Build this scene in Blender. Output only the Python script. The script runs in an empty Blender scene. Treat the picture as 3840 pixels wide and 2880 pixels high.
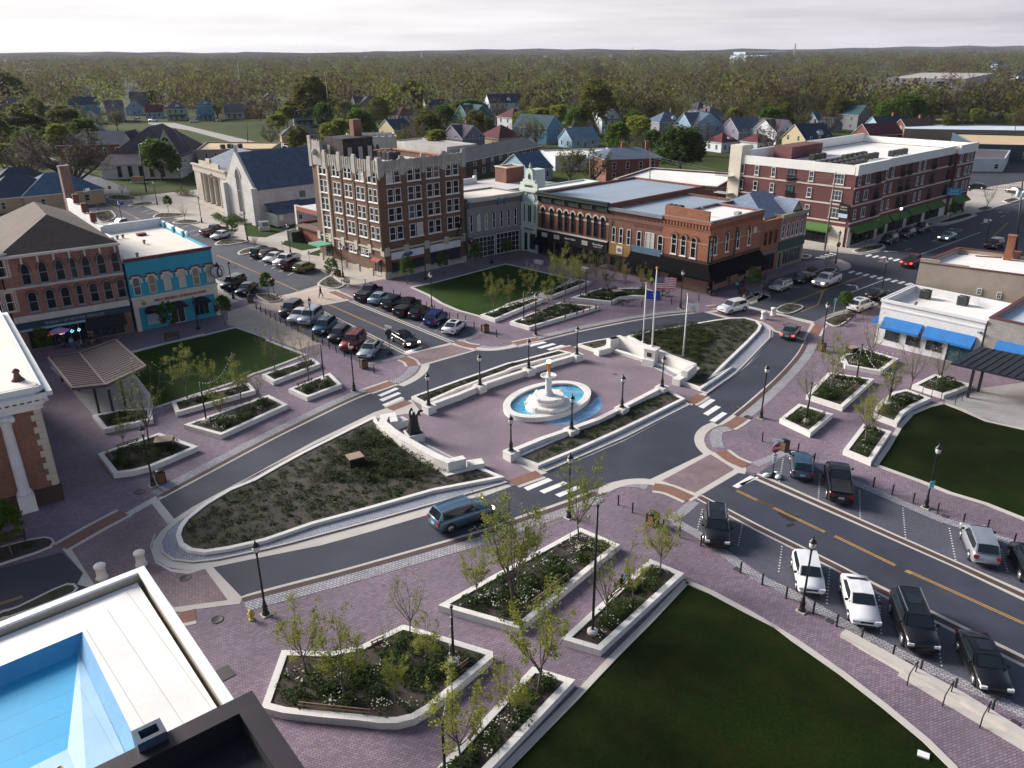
import bpy,bmesh,math,random
from mathutils import Vector,Matrix
R=math.radians
rnd=random.Random(7)
S=bpy.context.scene
COL=S.collection
# ------------------------------------------------------------------ camera
CAM_H,FPX,YH,ROLL=33.5,3000.0,188.0,R(-0.38)
PITCH=math.atan((1440-YH)/FPX)
_fw=Vector((0,math.cos(PITCH),-math.sin(PITCH)))
_up0=Vector((0,math.sin(PITCH),math.cos(PITCH)))
_ri=Vector((1,0,0))*math.cos(ROLL)+_up0*math.sin(ROLL)
_up=-Vector((1,0,0))*math.sin(ROLL)+_up0*math.cos(ROLL)
cam=bpy.data.cameras.new('camera')
cam.sensor_width=36;cam.lens=36*FPX/3840;cam.clip_start=0.5;cam.clip_end=20000
camo=bpy.data.objects.new('camera',cam);COL.objects.link(camo)
camo.matrix_world=Matrix(((_ri.x,_up.x,-_fw.x,0),(_ri.y,_up.y,-_fw.y,0),(_ri.z,_up.z,-_fw.z,CAM_H),(0,0,0,1)))
S.camera=camo
# ------------------------------------------------------------------ light
SUN_EL,SUN_AZ=R(24),R(-62)
sun_dir=Vector((math.sin(SUN_AZ)*math.cos(SUN_EL),math.cos(SUN_AZ)*math.cos(SUN_EL),math.sin(SUN_EL)))
sl=bpy.data.lights.new('sun','SUN');sl.energy=3.7;sl.angle=R(24);sl.color=(1,.93,.87)
so=bpy.data.objects.new('sun',sl);COL.objects.link(so)
so.rotation_euler=sun_dir.to_track_quat('Z','Y').to_euler()
wd=bpy.data.worlds.new('World');S.world=wd;wd.use_nodes=True
nt=wd.node_tree;nt.nodes.clear()
def N(t,ty,**kw):
 n=t.nodes.new(ty)
 for k,v in kw.items():
  if hasattr(n,k):setattr(n,k,v)
  else:n.inputs[k].default_value=v
 return n
sky=N(nt,'ShaderNodeTexSky',sky_type='NISHITA',sun_disc=False,sun_elevation=SUN_EL,sun_rotation=SUN_AZ,altitude=200,air_density=1.0,dust_density=2.5,ozone_density=2.0)
tc=N(nt,'ShaderNodeTexCoord')
mp=N(nt,'ShaderNodeMapping');mp.inputs['Scale'].default_value=(2.2,2.2,26)
nz=N(nt,'ShaderNodeTexNoise',noise_dimensions='3D');nz.inputs['Scale'].default_value=1.6;nz.inputs['Detail'].default_value=7;nz.inputs['Roughness'].default_value=.55
cr=N(nt,'ShaderNodeValToRGB');cr.color_ramp.elements[0].position=.34;cr.color_ramp.elements[1].position=.66
dt=N(nt,'ShaderNodeVectorMath',operation='DOT_PRODUCT');dt.inputs[1].default_value=tuple(sun_dir)
glow=N(nt,'ShaderNodeMapRange');glow.inputs['From Min'].default_value=-.1;glow.inputs['From Max'].default_value=.85;glow.inputs['To Min'].default_value=0;glow.inputs['To Max'].default_value=1
c1=N(nt,'ShaderNodeMix',data_type='RGBA');c1.inputs[6].default_value=(3.7,3.5,4.0,1);c1.inputs[7].default_value=(8.3,8.2,8.2,1)
c2=N(nt,'ShaderNodeMix',data_type='RGBA');c2.inputs[6].default_value=(5.6,5.3,5.8,1);c2.inputs[7].default_value=(10,9.9,9.8,1)
cm=N(nt,'ShaderNodeMix',data_type='RGBA')
mx=N(nt,'ShaderNodeMix',data_type='RGBA')
sx=N(nt,'ShaderNodeSeparateXYZ')
el=N(nt,'ShaderNodeMapRange');el.inputs['From Min'].default_value=.10;el.inputs['From Max'].default_value=.38;el.inputs['To Min'].default_value=.97;el.inputs['To Max'].default_value=.08
bg=N(nt,'ShaderNodeBackground');bg.inputs['Strength'].default_value=.058
wo=N(nt,'ShaderNodeOutputWorld')
L=nt.links.new
L(tc.outputs['Generated'],mp.inputs['Vector']);L(mp.outputs[0],nz.inputs['Vector']);L(nz.outputs[0],cr.inputs[0])
L(tc.outputs['Generated'],dt.inputs[0]);L(dt.outputs['Value'],glow.inputs['Value'])
L(glow.outputs[0],c1.inputs[0]);L(glow.outputs[0],c2.inputs[0])
L(cr.outputs[0],cm.inputs[0]);L(c1.outputs[2],cm.inputs[6]);L(c2.outputs[2],cm.inputs[7])
L(tc.outputs['Generated'],sx.inputs[0]);L(sx.outputs['Z'],el.inputs['Value'])
L(el.outputs[0],mx.inputs[0]);L(sky.outputs[0],mx.inputs[6]);L(cm.outputs[2],mx.inputs[7])
L(mx.outputs[2],bg.inputs['Color']);L(bg.outputs[0],wo.inputs['Surface'])
S.view_settings.view_transform='Standard';S.view_settings.look='None'
S.view_settings.exposure=1.1;S.view_settings.gamma=1.0
S.render.engine='CYCLES';S.cycles.use_denoising=True;S.cycles.max_bounces=6;S.cycles.transparent_max_bounces=8
S.cycles.volume_bounces=0;S.cycles.sample_clamp_indirect=4
# ------------------------------------------------------------------ survey helpers: plan points read off the photograph, as ground (or height z) positions
ORG=dict(A=(0,0),B=(1000,0),C=(2000,0),D=(2840,0),E=(0,700),F=(950,700),H=(1900,700),I=(2840,700),J=(0,1400),K=(950,1300),
  L=(1900,1300),M=(2840,1400),N=(0,2130),O=(950,2130),Q=(1900,2130),S=(2840,2130))
def gp(t,x,y,z=0.0):
 if t=='Z':x*=1.736;y*=1.736
 else:x=ORG[t][0]+x/2.212;y=ORG[t][1]+y/2.212
 d=_fw*FPX+_ri*(x-1920)-_up*(y-1440)
 k=(z-CAM_H)/d.z
 return Vector((d.x*k,d.y*k))
def W(s,z=0.0):
 out=[];t='Z';num=[]
 for w in s.replace(',',' ').split():
  if w[0].isalpha():t=w;num=[]
  else:
   num.append(float(w))
   if len(num)==2:out.append(gp(t,num[0],num[1],z));num=[]
 return out
def smooth(p,n=4,closed=False):
 out=[];m=len(p)
 for i in range(m if closed else m-1):
  a,b,c,d=(p[(i+k)%m] if closed else p[min(max(i+k,0),m-1)] for k in (-1,0,1,2))
  for j in range(n):
   t=j/n
   out.append(.5*((2*b)+(c-a)*t+(2*a-5*b+4*c-d)*t*t+(3*b-a-3*c+d)*t**3))
 if not closed:out.append(p[-1].copy())
 return out
def area(p):return .5*sum(p[i-1].x*p[i].y-p[i].x*p[i-1].y for i in range(len(p)))
def ccw(p):return p if area(p)>0 else p[::-1]
def offset(p,d,closed=True):
 """shift a polyline sideways by d to its left (inwards for a ccw polygon)"""
 out=[];m=len(p)
 for i in range(m):
  a=p[i-1] if (closed or i>0) else None
  c=p[(i+1)%m] if (closed or i<m-1) else None
  b=p[i]
  e1=(b-a).normalized() if a is not None else None
  e2=(c-b).normalized() if c is not None else None
  if e1 is None:e1=e2
  if e2 is None:e2=e1
  n1=Vector((-e1.y,e1.x));n2=Vector((-e2.y,e2.x));n=(n1+n2)
  if n.length<1e-6:n=n1.copy()
  n.normalize();k=max(.35,n.dot(n1))
  out.append(b+n*(d/k))
 return out
def inside(pt,poly):
 r=False;m=len(poly);j=m-1
 for i in range(m):
  a,b=poly[i],poly[j]
  if (a.y>pt.y)!=(b.y>pt.y) and pt.x<(b.x-a.x)*(pt.y-a.y)/(b.y-a.y)+a.x:r= not r
  j=i
 return r
def edge_dist(pt,poly):
 best=1e9
 for i in range(len(poly)):
  a,b=poly[i-1],poly[i];e=b-a;l2=e.length_squared or 1e-9
  t=max(0,min(1,(pt-a).dot(e)/l2));best=min(best,(a+e*t-pt).length)
 return best
def scatter(poly,n,margin=.2,gap=0):
 x0=min(p.x for p in poly);x1=max(p.x for p in poly);y0=min(p.y for p in poly);y1=max(p.y for p in poly)
 out=[];k=0
 while len(out)<n and k<n*40:
  k+=1;q=Vector((rnd.uniform(x0,x1),rnd.uniform(y0,y1)))
  if inside(q,poly) and edge_dist(q,poly)>margin and (not gap or all((q-o).length>gap for o in out)):out.append(q)
 return out
V3= lambda p,z=0:Vector((p[0],p[1],z))
# ------------------------------------------------------------------ materials
MATS={}
def mat(name,col,rough=.85,var=.12,vs=.6,fs=9.0,fine=.08,metal=0.0,bump=0.0,brick=None,spec=.4,stain=None,coat=0,emit=0,coords='Object',alpha=None,trans=0,sheen=0,wave=None):
 if name in MATS:return MATS[name]
 m=bpy.data.materials.new(name);m.use_nodes=True;MATS[name]=m
 t=m.node_tree;b=t.nodes['Principled BSDF'];lk=t.links.new
 b.inputs['Roughness'].default_value=rough;b.inputs['Metallic'].default_value=metal
 b.inputs['Specular IOR Level'].default_value=spec
 if coat:b.inputs['Coat Weight'].default_value=coat;b.inputs['Coat Roughness'].default_value=.08
 if trans:b.inputs['Transmission Weight'].default_value=trans
 c=(*col,1)
 src=None
 tcn=N(t,'ShaderNodeTexCoord')
 if brick:
  bw,bh,mo,c2,cm_=brick[:5]
  br=N(t,'ShaderNodeTexBrick');br.offset=brick[5] if len(brick)>5 else .5
  br.inputs['Color1'].default_value=c;br.inputs['Color2'].default_value=(*c2,1);br.inputs['Mortar'].default_value=(*cm_,1)
  br.inputs['Scale'].default_value=1;br.inputs['Brick Width'].default_value=bw;br.inputs['Row Height'].default_value=bh;br.inputs['Mortar Size'].default_value=mo
  br.inputs['Mortar Smooth'].default_value=.3;br.inputs['Bias'].default_value=0
  mpn=N(t,'ShaderNodeMapping');mpn.inputs['Rotation'].default_value=(0,0,brick[6] if len(brick)>6 else 0)
  lk(tcn.outputs['UV'],mpn.inputs[0]);lk(mpn.outputs[0],br.inputs['Vector']);src=br.outputs['Color']
 if wave:
  ax,per,dc,sh=wave
  sp=N(t,'ShaderNodeSeparateXYZ');lk(tcn.outputs['UV'],sp.inputs[0])
  md=N(t,'ShaderNodeMath',operation='FLOORED_MODULO');md.inputs[1].default_value=per;lk(sp.outputs[ax],md.inputs[0])
  lt=N(t,'ShaderNodeMath',operation='LESS_THAN');lt.inputs[1].default_value=per*sh;lk(md.outputs[0],lt.inputs[0])
  mw=N(t,'ShaderNodeMix',data_type='RGBA');lk(lt.outputs[0],mw.inputs[0]);mw.inputs[6].default_value=c;mw.inputs[7].default_value=(*dc,1);src=mw.outputs[2]
 if var or fine or stain:
  n1=N(t,'ShaderNodeTexNoise');n1.inputs['Scale'].default_value=vs;n1.inputs['Detail'].default_value=5;n1.inputs['Roughness'].default_value=.6
  n2=N(t,'ShaderNodeTexNoise');n2.inputs['Scale'].default_value=fs;n2.inputs['Detail'].default_value=3
  lk(tcn.outputs[coords],n1.inputs['Vector']);lk(tcn.outputs[coords],n2.inputs['Vector'])
  a=N(t,'ShaderNodeMapRange');a.inputs['From Min'].default_value=.3;a.inputs['From Max'].default_value=.7;a.inputs['To Min'].default_value=1-var;a.inputs['To Max'].default_value=1+var
  d=N(t,'ShaderNodeMapRange');d.inputs['From Min'].default_value=.3;d.inputs['From Max'].default_value=.7;d.inputs['To Min'].default_value=1-fine;d.inputs['To Max'].default_value=1+fine
  lk(n1.outputs[0],a.inputs['Value']);lk(n2.outputs[0],d.inputs['Value'])
  mu=N(t,'ShaderNodeMath',operation='MULTIPLY');lk(a.outputs[0],mu.inputs[0]);lk(d.outputs[0],mu.inputs[1])
  vm=N(t,'ShaderNodeVectorMath',operation='SCALE');lk(mu.outputs[0],vm.inputs['Scale'])
  if src is not None:lk(src,vm.inputs[0])
  else:vm.inputs[0].default_value=col
  src=vm.outputs[0]
  if stain:
   sc_,amt,ssc=stain
   n3=N(t,'ShaderNodeTexNoise');n3.inputs['Scale'].default_value=ssc;n3.inputs['Detail'].default_value=6;n3.inputs['Roughness'].default_value=.65
   lk(tcn.outputs[coords],n3.inputs['Vector'])
   s3=N(t,'ShaderNodeMapRange');s3.inputs['From Min'].default_value=.48;s3.inputs['From Max'].default_value=.7;s3.inputs['To Max'].default_value=amt;lk(n3.outputs[0],s3.inputs['Value'])
   m3=N(t,'ShaderNodeMix',data_type='RGBA');lk(s3.outputs[0],m3.inputs[0]);lk(src,m3.inputs[6]);m3.inputs[7].default_value=(*sc_,1);src=m3.outputs[2]
  if bump:
   bp=N(t,'ShaderNodeBump');bp.inputs['Strength'].default_value=bump;bp.inputs['Distance'].default_value=.03;lk(n2.outputs[0],bp.inputs['Height']);lk(bp.outputs[0],b.inputs['Normal'])
 if src is not None:lk(src,b.inputs['Base Color'])
 else:b.inputs['Base Color'].default_value=c
 if emit:
  b.inputs['Emission Color'].default_value=c;b.inputs['Emission Strength'].default_value=emit
 return m
def leaf_mat(name,c1,c2,tone=False):
 if name in MATS:return MATS[name]
 m=bpy.data.materials.new(name);m.use_nodes=True;MATS[name]=m
 t=m.node_tree;lk=t.links.new;b=t.nodes['Principled BSDF'];b.inputs['Roughness'].default_value=.7;b.inputs['Specular IOR Level'].default_value=.2
 g=N(t,'ShaderNodeNewGeometry');oi=N(t,'ShaderNodeObjectInfo')
 ad=N(t,'ShaderNodeMath',operation='MULTIPLY_ADD');lk(oi.outputs['Random'],ad.inputs[0]);ad.inputs[1].default_value=.45;
 r2=N(t,'ShaderNodeMath',operation='MULTIPLY');lk(g.outputs['Random Per Island'],r2.inputs[0]);r2.inputs[1].default_value=.55;lk(r2.outputs[0],ad.inputs[2])
 mxn=N(t,'ShaderNodeMix',data_type='RGBA');lk(ad.outputs[0],mxn.inputs[0]);mxn.inputs[6].default_value=(*c1,1);mxn.inputs[7].default_value=(*c2,1)
 col=mxn.outputs[2]
 if tone:
  at_=N(t,'ShaderNodeAttribute',attribute_name='kind');rp=N(t,'ShaderNodeValToRGB');e=rp.color_ramp.elements;e[0].color=(.072,.056,.040,1);e[1].color=(.17,.19,.032,1)
  for p_,c_ in ((.35,(.088,.070,.045,1)),(.55,(.085,.085,.024,1)),(.72,(.125,.125,.032,1)),(.85,(.060,.090,.016,1))):x=e.new(p_);x.color=c_
  lk(at_.outputs['Fac'],rp.inputs[0]);sc=N(t,'ShaderNodeVectorMath',operation='SCALE');mr=N(t,'ShaderNodeMapRange');mr.inputs['To Min'].default_value=.8;mr.inputs['To Max'].default_value=1.25;lk(g.outputs['Random Per Island'],mr.inputs['Value']);lk(rp.outputs[0],sc.inputs[0]);lk(mr.outputs[0],sc.inputs['Scale']);col=sc.outputs[0]
 tr=N(t,'ShaderNodeBsdfTranslucent');ms=N(t,'ShaderNodeMixShader');ms.inputs[0].default_value=.42;lk(col,b.inputs['Base Color']);lk(col,tr.inputs['Color']);lk(b.outputs[0],ms.inputs[1]);lk(tr.outputs[0],ms.inputs[2]);lk(ms.outputs[0],t.nodes['Material Output'].inputs['Surface'])
 return m
# ------------------------------------------------------------------ mesh builder
class MB:
 def __init__(s):s.v=[];s.f=[];s.m=[];s.sm=[];s.cur=0;s.smooth=False
 def add(s,vs,fs,mi=None,sm=None):
  o=len(s.v);s.v+=[tuple(v) for v in vs]
  for f in fs:s.f.append(tuple(i+o for i in f));s.m.append(s.cur if mi is None else mi);s.sm.append(s.smooth if sm is None else sm)
  return s
 def box(s,c,size,rot=0,mi=None,z0=None):
  """box with its base centre at c (x, y, z)"""
  x,y,z=c;a,b,h=size[0]/2,size[1]/2,size[2];co,si=math.cos(rot),math.sin(rot)
  q=[(-a,-b),(a,-b),(a,b),(-a,b)]
  vs=[(x+i*co-j*si,y+i*si+j*co,zz) for zz in (z,z+h) for i,j in q]
  return s.add(vs,[(3,2,1,0),(4,5,6,7),(0,1,5,4),(1,2,6,5),(2,3,7,6),(3,0,4,7)],mi,False)
 def prism(s,poly,z0,z1,mi=None,top=None,bottom=False,cap=True):
  poly=ccw([Vector(p[:2]) for p in poly]);n=len(poly)
  vs=[(p.x,p.y,z0) for p in poly]+[(p.x,p.y,z1) for p in poly]
  s.add(vs,[(i,(i+1)%n,n+(i+1)%n,n+i) for i in range(n)],mi,False)
  if cap:s.add([(p.x,p.y,z1) for p in poly],[tuple(range(n))],mi if top is None else top,False)
  if bottom:s.add([(p.x,p.y,z0) for p in poly],[tuple(range(n))[::-1]],mi,False)
  return s
 def ring(s,outer,inner,z0,z1,mi=None):
  """closed wall between two polygons of the same length"""
  n=len(outer)
  vs=[(p.x,p.y,z0) for p in outer]+[(p.x,p.y,z1) for p in outer]+[(p.x,p.y,z1) for p in inner]+[(p.x,p.y,z0) for p in inner]
  fs=[]
  for i in range(n):
   j=(i+1)%n
   fs+=[(i,j,n+j,n+i),(n+i,n+j,2*n+j,2*n+i),(2*n+i,2*n+j,3*n+j,3*n+i)]
  return s.add(vs,fs,mi,False)
 def band(s,pl,w,z0,z1,mi=None,w2=None):
  """wall or strip of width w along a polyline (w to the left, w2 to the right)"""
  w2=w if w2 is None else w2
  a=offset(pl,w,False);b=offset(pl,-w2,False);n=len(pl)
  if z1<=z0+1e-6:
   return s.add([(p.x,p.y,z1) for p in a]+[(p.x,p.y,z1) for p in b],[(n+i,n+i+1,i+1,i) for i in range(n-1)],mi,False)
  vs=[(p.x,p.y,z0) for p in a]+[(p.x,p.y,z1) for p in a]+[(p.x,p.y,z1) for p in b]+[(p.x,p.y,z0) for p in b]
  fs=[]
  for i in range(n-1):
   fs+=[(i+1,i,n+i,n+i+1),(n+i+1,n+i,2*n+i,2*n+i+1),(2*n+i+1,2*n+i,3*n+i,3*n+i+1)]
  fs+=[(0,3*n,2*n,n),(n-1,2*n-1,3*n-1,4*n-1)]
  return s.add(vs,fs,mi,False)
 def sheet(s,poly,z,mi=None):
  poly=ccw(poly);return s.add([(p.x,p.y,z) for p in poly],[tuple(range(len(poly)))],mi,False)
 def bar(s,a,b,w,h=None,mi=None):
  a=Vector(a);b=Vector(b);h=w if h is None else h;d=(b-a)
  if d.length<1e-6:return s
  d.normalize();u=d.cross(Vector((0,0,1)))
  if u.length<1e-3:u=Vector((1,0,0))
  u.normalize();k=u.cross(d)*(h/2);u=u*(w/2)
  vs=[q+e for q in (a,b) for e in (-u-k,u-k,u+k,-u+k)]
  return s.add(vs,[(3,2,1,0),(4,5,6,7),(0,1,5,4),(1,2,6,5),(2,3,7,6),(3,0,4,7)],mi,False)
 def tube(s,pts,r,n=8,mi=None,cap=True):
  pts=[Vector(p) for p in pts];rs=r if isinstance(r,(list,tuple)) else [r]*len(pts);rings=[]
  for i,p in enumerate(pts):
   d=(pts[min(i+1,len(pts)-1)]-pts[max(i-1,0)])
   d=d.normalized() if d.length>1e-9 else Vector((0,0,1))
   u=d.cross(Vector((.13,.97,.2))).normalized();w=d.cross(u)
   rings.append([p+(u*math.cos(k*2*math.pi/n)+w*math.sin(k*2*math.pi/n))*rs[i] for k in range(n)])
  vs=[v for q in rings for v in q];fs=[]
  for i in range(len(pts)-1):
   for k in range(n):fs.append((i*n+k,i*n+(k+1)%n,(i+1)*n+(k+1)%n,(i+1)*n+k))
  if cap:fs+=[tuple(range(n))[::-1],tuple((len(pts)-1)*n+k for k in range(n))]
  return s.add(vs,fs,mi,n>4)
 def lathe(s,c,prof,n=14,mi=None,sx=1,sy=1,rot=0,sm=True):
  """prof: list of (radius, z)"""
  vs=[];fs=[];co,si=math.cos(rot),math.sin(rot)
  for r,z in prof:
   for k in range(n):
    a=2*math.pi*k/n;x=r*math.cos(a)*sx;y=r*math.sin(a)*sy
    vs.append((c[0]+x*co-y*si,c[1]+x*si+y*co,c[2]+z))
  for i in range(len(prof)-1):
   for k in range(n):fs.append((i*n+k,i*n+(k+1)%n,(i+1)*n+(k+1)%n,(i+1)*n+k))
  if prof[-1][0]>1e-4:fs.append(tuple((len(prof)-1)*n+k for k in range(n)))
  if prof[0][0]>1e-4:fs.append(tuple(range(n))[::-1])
  return s.add(vs,fs,mi,sm)
 def mesh(s,name,mats,uv=True):
  me=bpy.data.meshes.new(name);me.from_pydata(s.v,[],s.f)
  for m in (mats if isinstance(mats,(list,tuple)) else [mats]):me.materials.append(m)
  me.polygons.foreach_set('material_index',s.m);me.polygons.foreach_set('use_smooth',s.sm)
  if uv:
   ul=me.uv_layers.new(name='UVMap');d=[0.0]*(2*len(me.loops))
   for p in me.polygons:
    n=p.normal
    if abs(n.z)>.75:
     for li in p.loop_indices:
      c=s.v[me.loops[li].vertex_index];d[2*li]=c[0];d[2*li+1]=c[1]
    else:
     l=math.hypot(n.x,n.y) or 1;tx,ty=-n.y/l,n.x/l
     for li in p.loop_indices:
      c=s.v[me.loops[li].vertex_index];d[2*li]=c[0]*tx+c[1]*ty;d[2*li+1]=c[2] if abs(n.z)<.2 else (-(c[0]*n.x+c[1]*n.y)/l)
   ul.data.foreach_set('uv',d)
  me.update();return me
 def obj(s,name,mats,parent=None,uv=True,origin=None):
  if origin is not None:
   ox,oy,oz=origin;s.v=[(a-ox,b-oy,c-oz) for a,b,c in s.v]
  return link(name,s.mesh(name,mats,uv),parent,origin)
def link(name,me,parent=None,loc=None,rz=0):
 o=bpy.data.objects.new(name,me);COL.objects.link(o)
 if loc is not None:o.location=loc
 if rz:o.rotation_euler=(0,0,rz)
 if parent is not None:o.parent=parent
 return o
def tag(o,label,cat,group=None):
 o['label']=label;o['category']=cat
 if group:o['group']=group
 return o
def thing(name,label,cat,loc=(0,0,0),rz=0,group=None):
 return tag(link(name,None,None,loc,rz),label,cat,group)
def struct(name,mb,mats,kind='structure',label=None,cat=None):
 o=mb.obj(name,mats);o['kind']=kind
 if label:o['label']=label;o['category']=cat
 return o
def copy_tree(o,parent=None):
 c=o.copy();COL.objects.link(c)
 if parent is not None:c.parent=parent
 for ch in o.children:copy_tree(ch,c)
 return c
def dup(o,loc,rz,label,group=None,scale=None):
 c=copy_tree(o);c.location=loc;c.rotation_euler=(0,0,rz);c['label']=label
 if group:c['group']=group
 if scale:c.scale=scale if isinstance(scale,(tuple,list)) else (scale,)*3
 return c
def text_mesh(txt,size,depth=.02,align='CENTER',bold=0.0,shear=0,space=1):
 cu=bpy.data.curves.new('lettering','FONT');cu.body=txt;cu.size=size;cu.extrude=depth/2;cu.align_x=align;cu.align_y='CENTER';cu.offset=bold;cu.shear=shear;cu.space_character=space;cu.resolution_u=2
 o=bpy.data.objects.new('lettering',cu);COL.objects.link(o)
 dg=bpy.context.evaluated_depsgraph_get();me=bpy.data.meshes.new_from_object(o.evaluated_get(dg))
 bpy.data.objects.remove(o);me.name='lettering';return me
def put_text(txt,size,parent,loc,rz,m,depth=.03,tilt=90,flat=False,name='lettering',**kw):
 """lettering standing on a wall whose outward normal points along -Y of the rotated frame"""
 me=text_mesh(txt,size,depth,**kw);me.materials.clear();me.materials.append(m)
 o=link(name,me,parent,loc);o.rotation_euler=(R(0 if flat else tilt),0,rz);return o
# ------------------------------------------------------------------ shared materials
PAVER=mat('brick paving',(.275,.205,.24),.75,.24,.12,30,.14,brick=(.30,.15,.02,(.18,.132,.18),(.085,.07,.09),.5,R(-20)),stain=((.15,.125,.155),.45,.3),spec=.35)
PAVER2=mat('brick crossing',(.29,.205,.205),.75,.2,.2,30,.14,brick=(.30,.15,.02,(.20,.14,.155),(.09,.07,.085),.5,R(25)),stain=((.14,.10,.115),.45,.3))
PAVERD=mat('dark paving',(.11,.115,.155),.7,.15,.2,20,.1,brick=(.26,.13,.02,(.085,.085,.11),(.05,.05,.06),.5,R(40)),stain=((.06,.06,.08),.4,.35))
SETT=mat('granite setts',(.42,.41,.43),.75,.15,.2,20,.1,brick=(.28,.2,.03,(.29,.285,.31),(.13,.12,.13),.5,R(30)))
ASPH=mat('asphalt',(.037,.042,.061),.72,.22,.12,40,.18,stain=((.070,.074,.098),.45,.22),spec=.4)
ASPH2=mat('highway asphalt',(.036,.042,.056),.78,.2,.1,40,.16,stain=((.085,.085,.095),.4,.06))
CONC=mat('concrete',(.50,.47,.43),.85,.12,.5,14,.06,stain=((.34,.31,.28),.35,.5))
CONC2=mat('pavement concrete',(.42,.385,.34),.85,.12,.25,14,.06,brick=(1.5,1.5,.02,(.39,.355,.315),(.25,.23,.2),0,R(43)),stain=((.28,.255,.225),.4,.2))
STONE=mat('limestone',(.70,.68,.64),.75,.07,.8,16,.05,brick=(1.25,3,.012,(.67,.65,.61),(.42,.40,.38)),stain=((.52,.49,.45),.28,.9))
STONED=mat('old limestone',(.38,.36,.32),.85,.2,.6,10,.08,stain=((.24,.225,.2),.5,.5))
REDB=mat('terracotta band',(.205,.105,.078),.8,.12,.8,20,.1)
DARKB=mat('dark brick band',(.075,.05,.045),.8,.15,.8,20,.1)
PAINTW=mat('white paint',(.74,.74,.72),.7,.1,1,18,.16,stain=((.4,.4,.4),.35,1.6))
PAINTY=mat('yellow paint',(.42,.25,.07),.7,.12,1,18,.2,stain=((.2,.14,.07),.5,1.2))
SOIL=mat('mulch',(.050,.038,.032),.95,.3,1.2,14,.35,bump=.6,stain=((.05,.045,.035),.5,.5))
DRYSOIL=mat('dry bed',(.050,.043,.036),.95,.3,.5,12,.4,bump=.6,stain=((.05,.062,.022),.75,.35))
LAWN=mat('lawn turf',(.017,.042,.005),.95,.35,.12,7,.3,bump=.4,stain=((.038,.045,.010),.5,.3),spec=.1)
LAWND=mat('dark lawn turf',(.008,.0155,.0028),.95,.4,.1,7,.35,bump=.4,stain=((.024,.024,.006),.5,.35),spec=.05)
GRASS=mat('field grass',(.040,.060,.013),.95,.3,.02,1.5,.25,stain=((.07,.07,.03),.6,.015),spec=.1)
FARF=mat('far field',(.06,.075,.03),.95,.3,.002,.02,.3,stain=((.12,.10,.07),.5,.0012),spec=.1)
BLACK=mat('black iron',(.012,.012,.014),.45,.1,3,20,.1,spec=.5)
IRON=mat('cast iron',(.06,.055,.055),.6,.2,4,30,.2)
WHITE=mat('white enamel',(.75,.75,.74),.5,.06,1.5,20,.04)
PIPE=mat('galvanised steel',(.42,.43,.45),.5,.1,2,20,.05,metal=.4)
WOOD=mat('weathered wood',(.22,.15,.10),.8,.2,2,30,.15)
DKWOOD=mat('dark slat wood',(.085,.05,.035),.75,.2,2,30,.15)
GLASS=mat('dark window glass',(.012,.014,.018),.12,.3,.4,3,.1,spec=.35)
GLASSB=mat('shop glass',(.030,.038,.043),.07,.3,.3,3,.1,spec=.8)
Z1,ZL,ZB_,Z2,Z3,Z4,Z5=.02,.023,.026,.030,.034,.038,.042
def sheet(name,mats,z,*polys):
 b=MB()
 for p in polys:b.sheet(W(p) if isinstance(p,str) else p,z)
 return struct(name,b,mats)
def wp(*xy):return [Vector(q) for q in xy]
def band(name,mats,z,w,*lines,sm=4,w2=None,h=0):
 b=MB()
 for l in lines:
  p=W(l) if isinstance(l,str) else l
  if sm:p=smooth(p,sm)
  b.band(p,w,z,z+h,None,w2)
 return struct(name,b,mats)
# ------------------------------------------------------------------ ground sheets
b=MB();b.add([(-9000,-300,0),(9000,-300,0),(9000,9000,0),(-9000,9000,0)],[(0,1,2,3)]);struct('ground',b,FARF)
b=MB();b.sheet(wp((-330,20),(330,20),(420,330),(300,470),(-250,470),(-420,330)),.006);struct('grass_ground',b,GRASS)
sheet('pavement',CONC2,.012,wp((-140,50),(-20,40),(40,150),(10,180),(-38,195),(-75,222),(-112,190)))
highway=sheet('highway',ASPH2,.016,wp((28,108),(60,85),(90,70),(130,105),(250,190),(262,255),(160,232),(96,190),(40,150),(42,128)))
sheet('parking_lot',ASPH2,.020,W('D 1740 1400, 2212 1290, 2400 1350, 2400 1900, I 2212 60, I 1700 130'))
sheet('plaza_paving',PAVER,Z1,wp((-115,30),(-30,12),(45,10),(95,30),(118,70),(72,112))+W('I 1000 990, I 560 1075, I 460 1125, I 0 1015, H 1980 990, H 2000 980, H 2140 935, H 2190 880, H 2120 850, I 100 770, I 430 680, I 640 690, I 770 690, I 755 640, I 640 600, I 350 625')+wp((30,140),(15,155),(-8,140))+W('F 1075 768, F 700 845, F 790 945, F 480 1005, F 250 905, F 30 895, E 1880 985')+wp((-60,92),(-75,80)))
sheet('lit_paving',mat('paving with painted sunlight',(.52,.42,.345),.8,.12,.3,20,.1,brick=(.5,.3,.02,(.46,.37,.31),(.3,.25,.2),.5,R(43)),stain=((.36,.27,.24),.4,.4)),ZL,W('E 1890 1040, 2050 985, F 30 960, F 245 912, F 540 845, F 640 850, F 785 935, F 480 1000, F 290 1060, F -20 985, F 440 1240, F 560 1300, F 380 1350, E 1990 1165, E 1890 1150'))  # paler colour stands in for sunlight on this stretch of paving
sheet('west_street',ASPH,Z2,W('F 540 815, 645 742, F 500 665, F 300 565, E 2212 490, E 1900 430, E 1500 285, E 1100 125, A 1050 1560, A 850 1480, A 640 1430, A 640 1659, E 700 180, E 1000 330, E 1850 800, E 1900 900, E 2140 940, F 30 885, F 250 905'))
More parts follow.
